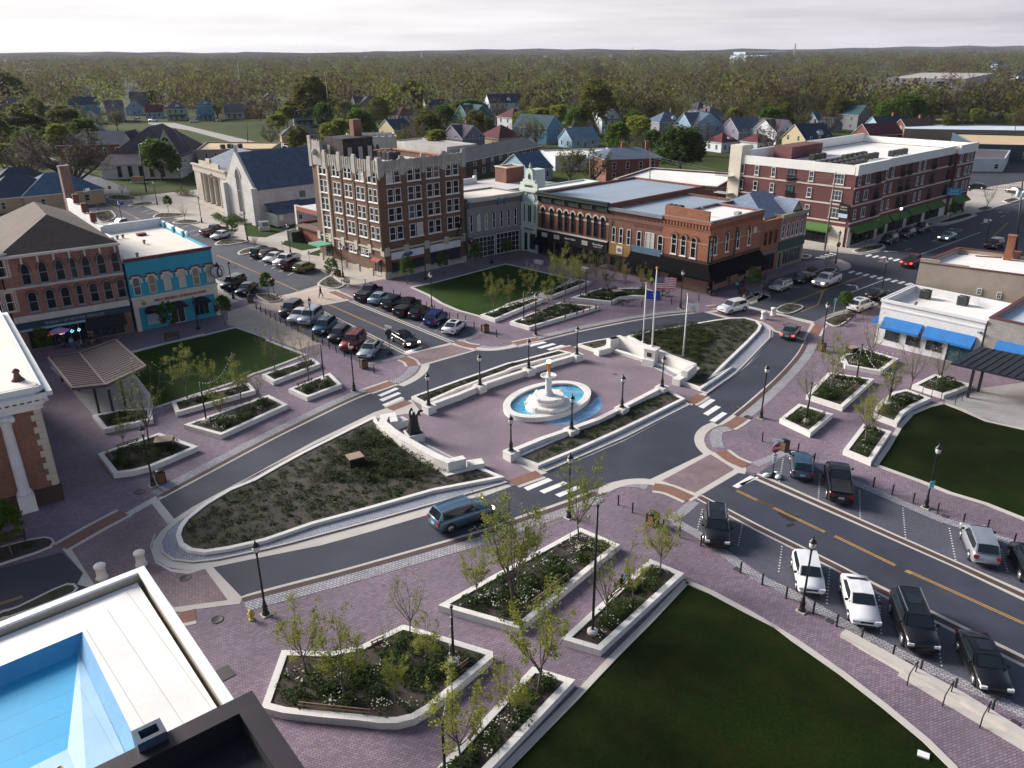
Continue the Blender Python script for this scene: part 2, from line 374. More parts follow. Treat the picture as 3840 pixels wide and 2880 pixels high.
sheet('street_bays',mat('bay asphalt',(.052,.053,.07),.78,.18,.2,40,.16),Z3,W('F 645 742, 530 812, F 370 745, F 0 590, E 2100 570, E 2212 490, F 300 565, F 500 665'))
sheet('square_street',ASPH,Z2,W('F 790 948, 1645 1298, 1270 1395, 490 1003'))
sheet('parking_bay',PAVERD,ZB_,W('F 800 945, F 1640 1296, F 1760 1285, F 1900 1210, F 1760 1150, F 1500 1060, F 1070 880, F 940 840'),
 W('F 300 1030, F 480 1005, 1265 1392, F 1260 1400, F 1000 1480, F 900 1470, F 740 1390, F 220 1110, 210 1060'),
 W('L 1960 1035, M 0 850, M 1850 1659, S 2212 270, S 2400 350, S 2400 150, M 2260 1500, M 1680 1290, M 780 915, M 450 740, M 220 690, M 0 835'),
 W('L 1590 1260, S 640 20, S 2212 830, S 2500 980, S 2500 1300, S 2212 1200, S 1420 840, S 880 590, S 400 290, L 1640 1570, L 1400 1450'))
b=MB()
for l in ('M -20 760, 150 690, 230 650, 420 735','M 430 737, 800 905, 1500 1205, 2212 1440, 2400 1500','L 1345 1440, 1450 1380, 1560 1285','L 1400 1455, 1640 1590, S -20 70, 340 240, 880 560, 1460 850, 2000 1100, 2400 1310','F 950 1468, 1100 1440, 1250 1405','F 1700 1285, 1830 1245, 1890 1205'):b.band(W(l),.42,Z3,Z3)
struct('sett_strip',b,SETT)
ring=W('J 1315 1050, 1700 848, 2212 575, K 500 600, 800 455, 1000 375, 1195 318, 1290 275, 1370 210, 1400 165, 1830 38, 1990 33, 2120 15, H 120 1335, 270 1293, 600 1210, 1000 1130, 1300 1083, 1560 1055, 1640 1040, 1830 1095, I 145 1205, 390 1275, 330 1400, 190 1560, L 2100 380, 1930 530, 1760 655, 1690 690, 1645 740, 1642 800, 1690 868, 1215 1108, 1080 1098, 950 1112, 830 1150, 730 1195, 480 1295, 0 1462, K 1900 1530, O 830 0, 400 112, 0 222, N 1985 250, J 1770 1610, J 1440 1215')
sheet('square_road',ASPH,Z3,ring)
sheet('lower_street',ASPH,Z3,W('L 1610 1240, L 1960 1032, M 0 868, M 1000 1310, M 1800 1659, S 2212 260, S 2500 380, S 2500 970, S 2212 800, S 630 0, L 1760 1330'))
sheet('left_street',mat('side asphalt',(.058,.056,.075),.78,.18,.12,40,.16),Z3,W('J 0 1620, J 515 1490, J 690 1659, N 760 165, N 680 200, N 0 350, N -400 420, J -400 1700'))
sheet('crossing_border',CONC,Z4,W('J 515 1460, 1290 1020, 1450 1215, 1300 1310, 1255 1440, 1300 1560, 1420 1625, 1560 1640, 1760 1605, N 2010 250, N 1990 300, N 1430 370, N 1180 0, N 760 170, N 640 140, J 690 1659'),
 W('F 1240 1392, 1645 1295, 1700 1305, 1850 1360, 1400 1490, 1395 1450, 1330 1400'),W('L 1180 1108, 1690 865, 1720 880, 1990 1010, 1580 1250, 1520 1220, 1400 1150'),
 W('H 1980 985, I 470 1122, I 395 1280, I 145 1207, I 130 1195, H 1830 1097, H 1635 1042'),W('F 480 1003, 230 905, 540 842, 640 830, 795 945'))
sheet('brick_crossing',PAVER2,Z5,W('J 595 1465, 1260 1085, 1395 1260, 1280 1340, 1245 1440, 1290 1575, 1420 1650, 1560 1668, N 1700 10, N 1890 270, N 1440 330, N 1180 20, N 1000 190, N 795 160'),
 W('F 1290 1392, 1640 1312, 1820 1360, 1400 1475, 1380 1440'),W('L 1285 1115, 1690 895, 1890 1020, 1560 1215'),
 W('H 2000 1010, I 445 1140, I 380 1262, I 150 1196, I 120 1165, I 40 1120, H 1990 1095, H 1840 1085, H 1700 1045'))
sheet('pale_crossing',MATS['paving with painted sunlight'],Z5,W('F 500 998, 262 908, 540 850, 645 848, 775 938'))  # same painted sunlight tone over the crossing bricks
KL=['J 1310 1052, 1700 845, 2212 572, K 500 600, 800 455, 1000 375, 1195 318','H 95 1330, 250 1288, 600 1203, 1000 1122, 1300 1075, 1560 1047','I 395 1290, 330 1400, 190 1560, L 2100 385, 1930 530, 1765 655',
 'L 720 1195, 480 1290, 0 1455, K 1900 1530, O 830 0, 400 112, 0 218, N 2010 250']
KO=['J 1335 1020, 1700 825, 2212 555, K 500 582, 800 440, 1000 362, 1195 310','H 95 1320, 250 1278, 600 1193, 1000 1112, 1300 1066, 1560 1040','I 405 1298, 350 1400, 210 1560, L 2130 385, 1960 530, 1790 658','L 735 1220, 480 1320, 0 1480, K 1900 1555, O 830 25, 400 140, 0 245, N 2012 272']
b=MB()
for l in KL:b.band(smooth(W(l),4),.16,Z4,Z4)
for l in ('M 0 835, 1000 1282, 1725 1605, S 2212 205, 2500 330','M -50 862, 950 1300, 1640 1605, S 2212 265, 2500 390'):b.band(W(l),.17,Z4,Z4)
for l in ('L 1610 1238, M 0 1262, M 700 1610, S 1000 150, S 2212 745, 2500 885','L 1585 1262, M 0 1305, M 640 1622, S 960 190, S 2212 815, 2500 955'):b.band(W(l),.16,Z4,Z4)
for l in ('F 798 952, 1650 1300','F 815 948, 1665 1292','F 480 1003, 735 1125, 1262 1393','F 500 998, 760 1125, 1285 1386'):b.band(W(l),.14,Z4,Z4)
struct('kerb',b,CONC)
b=MB()
for l in KO:b.band(smooth(W(l),4),.26,Z4+.002,Z4+.002)
for l in ('M -25 848, 975 1291, 1682 1605, S 2212 235, 2500 360','L 1598 1250, M 0 1283, M 670 1616, S 980 170, S 2212 780, 2500 920'):b.band(W(l),.25,Z4+.002,Z4+.002)
for l in ('F 807 950, 1657 1296','F 500 1002, 1274 1390'):b.band(W(l),.12,Z4+.002,Z4+.002)
struct('gutter_band',b,DARKB)
b=MB()
for l in KO:b.band(offset(smooth(W(l),4),.78,False),.52,Z3+.001,Z3+.001)
struct('sett_border',b,SETT)
CN=['L 1765 655, 1690 690, 1645 740, 1642 800, 1690 868, 1850 985, 1990 1020','L 720 1195, 830 1150, 950 1112, 1080 1098, 1215 1108, 1400 1160, 1590 1255','F 1195 1645, 1290 1600, 1370 1540, 1397 1480, 1385 1440, 1330 1400, 1245 1392','H 95 1325, F 2120 1345, 1990 1362, 1850 1355, 1720 1300']
b=MB()
for l in CN:b.band(smooth(W(l),5),.02,Z4+.003,Z4+.003,None,.9)
struct('corner_kerb',b,CONC)
SF=['L 1850 680, 1760 700, 1735 760, 1760 840','L 800 1200, 900 1150, 1050 1140, 1170 1160','F 1170 1625, 1270 1570, 1330 1500, 1300 1470','F 2200 1310, 2100 1335, 1960 1340, 1880 1330']
b=MB()
for l in SF:b.band(smooth(W(l),5),.55,Z4,Z4)
struct('sett_fan',b,SETT)
RD=['L 1775 870, 1870 940, 1990 992','L 1220 1165, 1350 1190, 1520 1265','F 1240 1425, 1300 1450, 1325 1490','F 1700 1295, 1780 1320, 1860 1330','K 945 375, 1060 335, 1155 300','K 1130 522, 1210 490, 1290 458','H 70 1305, 170 1283, 265 1265','H 425 1365, 490 1350, 560 1335','L 1515 470, 1570 440, 1620 405','L 1830 670, 1900 630, 1955 590','L 50 1135, 160 1095, 275 1055','J 510 1445, 800 1280, 1030 1160','H 1680 1005, 1760 995','I 465 1235, 490 1190, 520 1145','N 1480 420, 1560 405, 1625 390','F 650 872, 720 900, 785 930']
b=MB();b2=MB()
for l in RD:
 p=smooth(W(l),3);b.band(p,.62,Z5+.004,Z5+.004);b2.band(p,.95,Z5+.002,Z5+.002)
struct('tactile_border',b2,CONC);struct('tactile_panel',b,REDB)
b=MB()
def bars(q,w=.3):
 for s in q:
  p=W(s);b.sheet(p,Z4+.004)
bars(['K 1030 405, 1180 342, 1208 352, 1062 417','K 1042 442, 1200 380, 1228 390, 1075 457','K 1065 485, 1225 418, 1253 430, 1098 497',
 'H 165 1318, 300 1286, 335 1296, 200 1330','H 250 1335, 380 1300, 412 1310, 285 1345','H 330 1352, 455 1314, 490 1324, 362 1360',
 'L 1588 500, 1690 434, 1732 446, 1632 516','L 1628 558, 1735 490, 1778 504, 1670 575','L 1680 616, 1790 544, 1830 558, 1725 632',
 'L 140 1172, 345 1092, 382 1112, 175 1198','L 270 1200, 470 1120, 508 1138, 310 1222','L 400 1230, 600 1150, 638 1165, 440 1252',
 'F 1245 1375, 1380 1328, 1410 1334, 1290 1382','L 1872 1160, 2020 1072, 2065 1092, 1915 1178','M -150 920, 0 860, 10 870, -130 935'])
for i in range(9):
 for (x,y,dx,dy) in ((750,712,58.5,12.5),(890,575,57,9.3)):
  if i>8 or (dy<10 and i>7):continue
  x0,y0=x+dx*i,y+dy*i;k=1+.02*i
  b.sheet(W(f'I {x0} {y0}, {x0+45*k} {y0-14}, {x0+65*k} {y0-6}, {x0+22*k} {y0+9}'),Z4+.004)
for i in range(4):b.sheet(W(f'I {475+40*i} {592-12*i}, {560+30*i} {572-8*i if 0 else 598-10*i}, {575+28*i} {592-10*i}, {490+38*i} {585-12*i}'),Z4+.004)
b.band(W('I 1232 608, 1850 380'),.07,Z4+.004,Z4+.004);b.band(W('I 775 880, 1050 775'),.07,Z4+.004,Z4+.004)
for a in ('I 1225 528, 1280 512','I 1450 455, 1505 438','I 1845 312, 1890 297','I 2015 252, 2055 240','I 1650 375, 1700 362'):b.band(W(a),.06,Z4+.004,Z4+.004)
def arrow(tail,tip,bend=None):
 t_,h=W(tail)[0],W(tip)[0];d=(h-t_).normalized();n=Vector((-d.y,d.x))
 pl=[t_,h] if bend is None else smooth([t_,W(bend)[0],h],5)
 if bend is not None:d=(pl[-1]-pl[-2]).normalized();n=Vector((-d.y,d.x))
 b.band(pl,.09,Z4+.004,Z4+.004);b.sheet([h+n*.42-d*.1,h-n*.42-d*.1,h+d*.8],Z4+.006)
arrow('I 830 850','I 770 818','I 820 825');arrow('I 1160 540','I 1075 538');arrow('I 1700 355','I 1620 352');arrow('I 2095 216','I 2020 213')
struct('road_markings',b,PAINTW)
b=MB()
def dbl(a,off=.09):
 p=W(a)
 for o in (-off,off):b.band(offset(p,o,False),.05,Z4+.004,Z4+.004)
for a in ('F 625 980, 1430 1335','F 0 700, 390 875','L 1905 1195, 2212 1340','M 0 1055, 560 1320','M 640 1352, 1145 1598','M 1225 1640, 1280 1665','S 1240 25, 2212 465','E 820 110, 1200 290','E 1800 570, 2212 750','I 215 990, 550 860, 890 745','I 1950 420, 2080 300','N 0 300, 190 240'):dbl(a)
for a in ('I 545 870, 500 985, 360 1040','I 700 800, 880 740'):b.band(W(a),.07,Z4+.004,Z4+.004)
struct('centre_line',b,PAINTY)
b=MB()
for a in ('M 215 705, 180 905','M 520 835, 505 1055','M 848 970, 852 1210','M 1205 1115, 1230 1375','M 1590 1280, 1645 1560','M 2020 1455, 2080 1659','M 205 1430, 175 1659','S 600 0, 575 310','S 1010 230, 1028 560','S 1470 440, 1530 830','L 1625 1345, 1580 1530','L 1955 1475, 1920 1659','F 1770 1160, 1650 1250','F 1100 1340, 960 1440','F 1640 1100, 1500 1210','F 1480 1060, 1370 1165','F 1130 930, 1010 1020','F 950 1250, 840 1330'):
 p,q=W(a);n=int((q-p).length/.34)
 for i in range(n):
  c=p.lerp(q,(i+.5)/n);b.sheet([c+Vector((math.cos(t),math.sin(t)))*.065 for t in [k*math.pi/3 for k in range(6)]],Z4+.004)
for a in ('F 30 628, 85 605','F 90 655, 135 633','F 150 680, 185 665','F 215 708, 265 686','F 285 735, 335 712','E 2070 600, 2120 585','E 2130 628, 2190 608','E 1010 140, 1080 122','E 1110 180, 1200 155','E 1170 215, 1300 178','E 1215 232, 1350 200','E 980 125, 1060 105','E 1510 340, 1620 305','E 1560 380, 1690 345','E 1600 410, 1720 370','E 900 95, 970 75','I 280 830, 355 840','I 1200 440, 1250 455','I 1395 365, 1480 372','E 690 200, 800 175','E 720 165, 780 150'):
 b.band(W(a),.06,Z4+.002,Z4+.002)
struct('bay_lines',b,PAINTW)
b=MB();b2=MB()
LW={'north_lawn':'F 1310 838, 1500 800, 1800 720, 2090 645, H 0 645, H 200 690, H 540 770, H 440 830, H 260 900, H 0 980, F 2100 990, F 1880 1080, F 1700 1030, 1560 970, 1450 900',
 'west_lawn':'E 1080 1385, 1400 1300, 1700 1235, 1960 1170, E 2212 1260, F 120 1280, F 430 1400, F 250 1470, F 60 1540, K 0 230, J 2000 60, J 1440 240, J 1260 300, J 1230 180, J 1130 50, J 1080 0, E 1010 1500',
 'east_lawn':'M 1545 250, 1700 310, 1900 400, 2212 470, 2500 530, 2500 1360, 2212 1215, 1900 1090, 1600 1000, 1350 900, 1100 810, 980 765, 1080 620, 1180 450, 1280 340, 1420 280',
 'front_lawn':'Q 1490 120, 1700 210, 2000 370, 2212 490, S 0 400, S 300 600, 700 880, 1050 1150, 1400 1440, 1620 1659, S 1700 1900, Q 300 2200, Q -500 2200, Q 0 1659, Q 560 1090, 900 730, 1200 430'}
for k,s in LW.items():
 p=W(s)
 bb=MB();bb.band(p+[p[0]],.22,Z4,Z4+.06);struct('lawn_edging',bb,CONC)
 bb=MB();bb.sheet(p,.05);struct(k,bb,LAWND if k in ('front_lawn','east_lawn') else LAWN)
sheet('stage_floor',mat('stage concrete',(.36,.35,.335),.85,.1,.3,14,.05,brick=(1.2,.6,.02,(.33,.32,.31),(.24,.23,.22)),stain=((.26,.25,.24),.4,.4)),.06,
 W('E 410 1500, J 480 20, J 770 345, J 1000 330, J 1260 300, J 1240 180, J 1140 60, J 1050 -40, E 900 1500, E 600 1420'),W('M 1560 240, 1700 300, 1900 385, 2212 460, 2500 520, 2500 130, 2212 80, 1830 130, 1560 200, 1550 215'))
sheet('sidewalk_steps',CONC,.05,W('E 1070 1385, 1280 1345, 1390 1310, 1710 1245, 1690 1220, 1400 1290, 1150 1350, 1060 1370'),W('L 0 0, 1 0, 0 1') if 0 else W('S 690 570, 720 545, 1200 800, 2212 1440, 2212 1500, 1230 880, 1170 890, 1175 870, 850 680'))
sheet('sidewalk',CONC2,Z3,W('I 352 510, 640 545, 860 568, 1010 540, 1068 505, 1035 482, 980 470, 1480 325, 1560 325, 1700 290, 1830 240, 1800 222, 2212 105, 2300 75, 2300 -60, 1700 40, 1500 215, 700 500, 380 430'),
 W('I 745 690, 780 670, 770 640, 690 605, 640 600, 640 640, 700 690, 660 705'),W('I 560 1075, 640 1060, 860 1012, 1000 985, 1000 965, 850 985, 640 1045'),W('H 1960 950, 2110 880, 2190 905, 2185 925, 2000 985'),W('I 0 905, 50 895, 100 915, 100 930, 0 958'))
sheet('far_road',mat('pale road',(.30,.28,.255),.9,.1,.05,4,.1),.014,W('A 1230 1012, 1450 1020, 2212 1200, B 200 1240, B 0 1250, A 2212 1260, A 1780 1140, 1560 1080, 1230 1030'),W('A -300 1080, 0 1120, 200 1195, 190 1210, 0 1150, -300 1130'),W('A -300 1180, 0 1190, 300 1260, 640 1390, 560 1420, 200 1290, -300 1260'),W('B 0 1180, 200 1190, 380 1250, 200 1230, 0 1240'),W('D 1480 985, 1800 990, 1790 1002, 1480 998'))
sheet('church_lawn',LAWN,Z4,W('F -60 410, 100 422, 390 322, 380 250, 140 290, -80 310'),W('F 260 450, 400 440, 530 490, 530 510, 400 530, 240 480'),W('A 1040 1530, 1300 1555, 1530 1500, 1450 1470, 1100 1465'),W('F 440 560, 570 580, 560 520'))
ISL=['E 880 90, 960 72, 1080 78, 1140 100, 1060 118, 930 112','E 1060 160, 1150 135, 1260 130, 1270 150, 1150 165','E 1270 250, 1330 222, 1500 225, 1520 245, 1400 262, 1290 262','E 1430 300, 1530 275, 1650 285, 1630 305, 1500 315','E 1780 480, 1850 445, 2000 440, 2060 455, 1950 480, 1830 492','E 1970 555, 2030 520, 2160 500, 2212 510, 2100 550, 2010 570','E 780 220, 900 200, 940 215, 960 260, 850 300, 800 270',
 'F 530 812, 640 742, 720 790, 760 820, 690 850, 610 845','F 20 905, 60 895, 160 892, 235 940, 130 965','I 560 1110, 700 1060, 800 1065, 680 1160, 600 1150','I 150 1030, 230 980, 340 985, 380 1010, 260 1060','I 790 530, 1000 480, 1060 500, 980 535, 860 555','I 1490 300, 1720 225, 1800 240, 1700 275, 1560 305','I 1820 190, 1890 165, 1960 180, 1900 200','I 2030 120, 2120 95, 2180 110, 2100 135','I 430 740, 560 680, 660 690, 600 725, 500 750','I 355 580, 390 565, 450 580, 400 600','H 1945 950, 2075 880, 2120 895, 1985 962','I -60 890, 0 880, 40 905, 0 930','N 0 380, 150 330, 560 140, 620 220, 120 410, 40 430, -60 470','J -100 1480, 0 1450, 380 1365, 430 1450, 0 1600, -100 1640']
b=MB();b2=MB()
for s in ISL:
 p=ccw(smooth(W(s),3,True));q=offset(p,.32 if abs(area(p))>14 else .16)
 b.ring(p,q,Z4,.16);b2.sheet(q,.12)
struct('island_kerb',b,CONC);struct('island_soil',b2,DRYSOIL)
def cover(s,r=.38,sq=False,label=None):
 c=W(s)[0];b=MB()
 if sq:b.box((c.x,c.y,Z5),(r*2,r*2,.012),R(43))
 else:b.lathe((c.x,c.y,Z5),[(r,0),(r,.008),(r*.82,.012),(r*.8,.006)],18)
 tag(b.obj('drain_cover' if sq else 'manhole_cover',IRON,origin=(c.x,c.y,Z5)),label,'drain cover' if sq else 'manhole cover')
for s,sq,l in (('N 1535 88',0,'round manhole cover in the brick crossing near the white roof'),('N 1800 432',0,'round manhole cover beside the yellow hydrant'),('J 1157 985',0,'round manhole cover left of the lamp with a bin beside it'),('L 1905 500',0,'round manhole cover in the asphalt by the crosswalk bars'),('L 2000 587',0,'round manhole cover at the kerb near the red panel'),
    ('N 1850 885',1,'square metal hatch in the paving beside the white roof'),('S 603 443',1,'small square grate between bollards by the white sedan'),('S 1247 798',1,'small square grate beside the first handrail'),('S 2137 1290',1,'small square grate near the end of the steps'),('L 900 232',1,'small dark grate in the fountain plaza paving'),('Q 1910 12',1,'small square grate by the corner of the front lawn'),('M 1558 1187',1,'small square grate behind the lamp by the lawn')):
 cover(s,.42 if not sq else (.22 if 'small' in l else .55),sq,l)
sheet('oil_stain',mat('oil stain',(.022,.02,.024),.5,.2,1,6,.3),Z4+.002,smooth(W('M 170 1150, 220 1140, 290 1175, 350 1200, 290 1235, 200 1190'),3,True),smooth(W('M 240 1265, 290 1245, 310 1258, 260 1278'),3,True))
# ------------------------------------------------------------------ the long island in the middle
isl=W('J 1440 1215, 1340 1310, 1270 1400, 1262 1480, 1300 1555, 1400 1612, 1550 1638, 1770 1612, 2212 1520, K 560 1652, 1000 1530, 1500 1383, 1900 1250, 2140 1162, L 330 1050, 700 902, 1000 772, 1300 612, 1520 500, 1640 415, 1900 240, 2150 30, H 2000 1480, 2205 1250, 2212 1190, 2120 1132, 1990 1102, 1830 1094, 1500 1147, 1200 1203, 900 1263, 600 1320, 300 1390, 0 1478, K 1900 225, 1500 372, 1300 445, 1000 548, 500 790, 0 1065, J 1800 1003, 1600 1110')
sheet('island_gutter',CONC,Z4+.004,isl)
b=MB()
west_sett=W('J 2212 818, 1900 965, 1700 1080, 1500 1218, 1375 1320, 1325 1420, 1345 1500, 1430 1560, 1600 1580, 1800 1558, 2212 1470, K 300 1645, 1000 1455, 1600 1285, 2112 1135, 1800 1000, 1000 590, 500 815, 0 1095')
south_sett=W('L 240 1000, 330 1045, 700 885, 1000 755, 1300 600, 1518 490, 1460 445, 1000 700')
east_sett=W('L 1600 370, 1660 400, 1900 230, H 2000 1455, 2185 1260, 2190 1195, 2100 1135, 1980 1108, 1840 1099, 1500 1155, 1200 1210, 800 1285, 600 1325, 1000 1400')
for p in (west_sett,south_sett,east_sett):b.prism(p,.03,.12)
struct('island_setts',b,mat('blue setts',(.40,.41,.46),.7,.15,.2,20,.1,brick=(.26,.14,.025,(.29,.30,.36),(.12,.125,.15),.5,R(25)),stain=((.22,.23,.28),.3,.4)))
b=MB()
for p in (west_sett,south_sett,east_sett):
 q=ccw(p);b.ring(q,offset(q,.16),.03,.15)
struct('sett_kerb',b,CONC)
plaza=W('K 1310 440, 1400 560, 1260 560, 1010 600, 1400 960, 1618 1080, 1865 1018, 2140 1162, L 250 1068, 60 960, 1300 330, 1480 455, 1580 400, 1640 380, 1440 320, 1570 150, H 1000 1260, 720 1375, 590 1330, 300 1400, 0 1470, K 1900 245')
sheet('fountain_plaza',mat('plaza brick',(.275,.20,.235),.75,.24,.15,30,.14,brick=(.26,.13,.018,(.22,.175,.20),(.11,.09,.105),.5,R(15)),stain=((.16,.13,.16),.5,.35)),.045,plaza)
def bed(name,s,label,curb=.36,h=.38,soil=DRYSOIL,sm=0):
 p=ccw(smooth(W(s),sm,True) if sm else W(s))
 t=thing(name,label,'planting bed',V3(p[0]))
 q=offset(p,curb);b=MB();b.ring(p,q,.03,h);b.obj('curb_wall',STONE,t,origin=V3(p[0])).parent=t
 for o in t.children:o.location=(0,0,0)
 b=MB();b.sheet(q,h-.08);o=b.obj('soil',soil,t,origin=V3(p[0]));o.location=(0,0,0)
 return q
BED_W=bed('planting_bed','K 1010 600, 850 680, 700 755, 400 905, 200 1015, 0 1130, J 1900 990, 1700 1110, 1540 1235, 1485 1310, 1465 1380, 1490 1455, 1570 1505, 1700 1522, 1900 1492, 2212 1420, K 500 1505, 1000 1368, 1500 1225, 2085 1112, 1865 1020, 1780 1040, 1618 1082, 1400 960, 1200 800, 1060 700','large curbed bed behind the statue wall, its rounded end at the brick crossing')
BED_E=bed('planting_bed','L 1610 375, 1750 285, 1880 185, H 1700 1600, 1800 1510, 2000 1315, 2095 1215, 2115 1170, 2080 1132, 1980 1106, 1850 1108, 1700 1130, 1500 1165, 1200 1215, 1000 1258, 1100 1320, 1300 1400, 1570 1530, 1440 1640','large curbed bed of scrubby plants behind the flagpole bench wall')
BED_N=bed('planting_bed','K 1312 440, 1500 372, 1700 300, 1900 232, 2100 160, H 100 1465, 300 1410, 430 1375, 540 1400, 300 1460, 50 1530, K 2100 230, 1900 300, 1700 375, 1420 500','narrow curbed bed between the upper road and the plaza wall with four lamps')
BED_S=bed('planting_bed','L 60 940, 260 1020, 600 880, 900 745, 1200 600, 1480 458, 1330 375, 900 560, 500 750','narrow curbed bed between the lower road and the plaza wall')
BED_X=bed('planting_bed','H 585 1328, 735 1378, 830 1345, 900 1268, 750 1295','tiny curbed bed at the left end of the flagpole bench wall',.25)
def plaza_wall(line,peds,label,h=.72):
 p=W(line,h);t=thing('plaza_wall',label,'stone wall',V3(p[0]))
 b=MB();b.band(p,.27,.03,h);o=b.obj('wall',STONE,t,origin=V3(p[0]));o.location=(0,0,0)
 for s in peds:
  c=W(s,h+.1)[0];i=min(range(len(p)-1),key=lambda k:(p[k].lerp(p[k+1],.5)-c).length);d=p[i+1]-p[i]
  b=MB();b.box((c.x,c.y,.03),(1.05,1.05,h+.04),math.atan2(d.y,d.x));b.box((c.x,c.y,h+.07),(1.12,1.12,.06),math.atan2(d.y,d.x))
  o=b.obj('pedestal',STONE,t,origin=V3(p[0]));o.location=(0,0,0)
plaza_wall('K 1455 480, 1700 390, 1880 315, 2060 255, H 183 1510, 400 1440, 582 1388',['K 1457 487','K 1880 318','H 185 1508','H 583 1390'],'long low stone wall with lamp pedestals on the road side of the fountain')
plaza_wall('L 38 862, 300 755, 538 675, 760 595, 955 500, 1120 415, 1288 328',['L 38 866','L 538 682','L 956 504','L 1288 332'],'long low stone wall with lamp pedestals on the near side of the fountain')
def bench_wall(line,arms,label,h,extra=None,seat=None,inset=.36):
 p=W(line,h);t=thing('bench_wall',label,'stone wall',V3(p[0]))
 def part(b,n,m=STONE):
  o=b.obj(n,m,t,origin=V3(p[0]));o.location=(0,0,0);return o
 b=MB();b.band(p,inset,.03,h);part(b,'back_wall')
 for a in arms:
  q=W(a[0],a[1]);b=MB();b.band(q,a[2],.03,a[1]);part(b,'end_arm')
 if seat:
  q=W(seat,.42);b=MB();b.band(q,.25,.34,.45);b.band(q,.14,.03,.34);part(b,'seat')
 if extra:extra(part)
 return t
bench_wall('K 1095 575, 1070 620, 1150 690, 1250 755, 1400 840, 1520 905, 1640 955',[('K 1060 575, 1150 560, 1170 620',1.16,.36),('K 1180 620, 1260 590',.72,.5),('K 1620 945, 1750 915',1.2,.36),('K 1780 965, 1905 945',.72,.5)],
  'curved white stone wall behind the statue with stepped ends',1.22)
def pedestal(part):
 c=gp('H',1205,1340,2.0);a=math.atan2(-.55,.83)
 b=MB();b.box((c.x,c.y,.03),(1.3,1.3,1.92),a);b.box((c.x,c.y,1.95),(1.45,1.45,.1),a);b.box((c.x+.3*math.sin(a),c.y-.3*math.cos(a),.03),(1.36,1.36,.85),a);part(b,'pedestal')
 b=MB();n=Vector((math.sin(a),-math.cos(a)));q=c+n*.67;b.box((q.x,q.y,1.15),(.55,.05,.5),a);part(b,'plaque',mat('bronze plaque',(.09,.055,.035),.45,.3,9,40,.5,metal=.4))
bench_wall('H 860 1262, 935 1242, 1060 1285, 1200 1335, 1330 1390, 1450 1435, 1560 1475',[('H 845 1265, 920 1245',1.5,.36),('H 745 1352, 850 1325',.75,.45),('H 1555 1468, 1475 1530',1.45,.36),('H 1490 1545, 1405 1598',.78,.45)],
  'white stone bench wall with a bronze plaque below the flagpoles',1.5,pedestal,'H 905 1352, 1040 1395, 1140 1428, 1230 1455, 1330 1490, 1440 1540')
# ------------------------------------------------------------------ fountain
_fc=gp('Z',1186,862);FC=Vector((_fc.x,_fc.y))
ell=W('L 0 485, 60 390, 200 310, 400 268, 600 285, 715 350, 700 430, 600 500, 420 555, 240 575, 100 560, 20 525',.5)
FC=sum(ell,Vector((0,0)))/len(ell)
cxx=sum((p.x-FC.x)**2 for p in ell)/len(ell);cyy=sum((p.y-FC.y)**2 for p in ell)/len(ell);cxy=sum((p.x-FC.x)*(p.y-FC.y) for p in ell)/len(ell)
th=.5*math.atan2(2*cxy,cxx-cyy);la=math.sqrt(2*(cxx*math.cos(th)**2+2*cxy*math.sin(th)*math.cos(th)+cyy*math.sin(th)**2));lb=math.sqrt(2*(cxx*math.sin(th)**2-2*cxy*math.sin(th)*math.cos(th)+cyy*math.cos(th)**2))
def ellp(k,n=56):return [FC+Vector((math.cos(th)*(la+k)*math.cos(t)-math.sin(th)*(lb+k)*math.sin(t),math.sin(th)*(la+k)*math.cos(t)+math.cos(th)*(lb+k)*math.sin(t))) for t in [2*math.pi*i/n for i in range(n)]]
ft=thing('fountain','white stone fountain with oval basin, tiered plinth, bowl and gilded figure','fountain',V3(FC))
def fpart(b,n,m,par=None):
 o=b.obj(n,m,ft if par is None else par,origin=V3(FC));o.location=(0,0,0);return o
b=MB();b.ring(ellp(0),ellp(-.75),.46,.58);b.ring(ellp(-.06),ellp(-.62),.04,.46);fpart(b,'basin_rim',STONE)
b=MB();b.sheet(ellp(-.6),.06);fpart(b,'basin_floor',mat('basin floor',(.12,.22,.32),.6,.2,.5,8,.1))
WATER=mat('fountain water',(.06,.32,.50),.04,.3,.5,3,.2,bump=.25,spec=.9,stain=((.42,.50,.62),.8,.35))
b=MB();b.sheet(ellp(-.61),.30);fpart(b,'water',WATER)
cp=gp('L',345,500,.3);PC=Vector((cp.x,cp.y))
b=MB();b.lathe((PC.x,PC.y,.06),[(2.3,0),(2.3,.55),(2.22,.60),(2.25,.66),(2.25,.86),(2.2,.9),(0,.9)],40,sm=False)
for k in range(8):
 a=k*math.pi/4+.1;b.box((PC.x+2.24*math.cos(a),PC.y+2.24*math.sin(a),.72),(.3,.34,.27),a)
fpart(b,'lower_tier',STONE)
b=MB();b.lathe((PC.x,PC.y,.96),[(1.6,0),(1.6,.42),(1.53,.46),(1.58,.5),(1.58,.66),(1.54,.7),(0,.7)],36,sm=False)
for k in range(4):
 a=k*math.pi/2+.8;b.box((PC.x+1.56*math.cos(a),PC.y+1.56*math.sin(a),1.46),(.3,.3,.22),a)
fpart(b,'upper_tier',STONE)
b=MB();b.lathe((PC.x,PC.y,1.66),[(.5,0),(.5,.16),(.42,.2),(.44,.3),(.36,.36),(.33,.5),(.32,1.55),(.36,1.7),(.42,1.78),(.42,1.86)],20);fpart(b,'column',mat('blue white marble',(.56,.60,.64),.6,.1,2,14,.06))
b=MB();b.lathe((PC.x,PC.y,3.5),[(.3,0),(.55,.05),(.78,.17),(.82,.26),(.76,.27),(.68,.2),(.4,.12),(.2,.1),(.2,.5),(.17,.62),(0,.62)],24);fpart(b,'bowl',STONE)
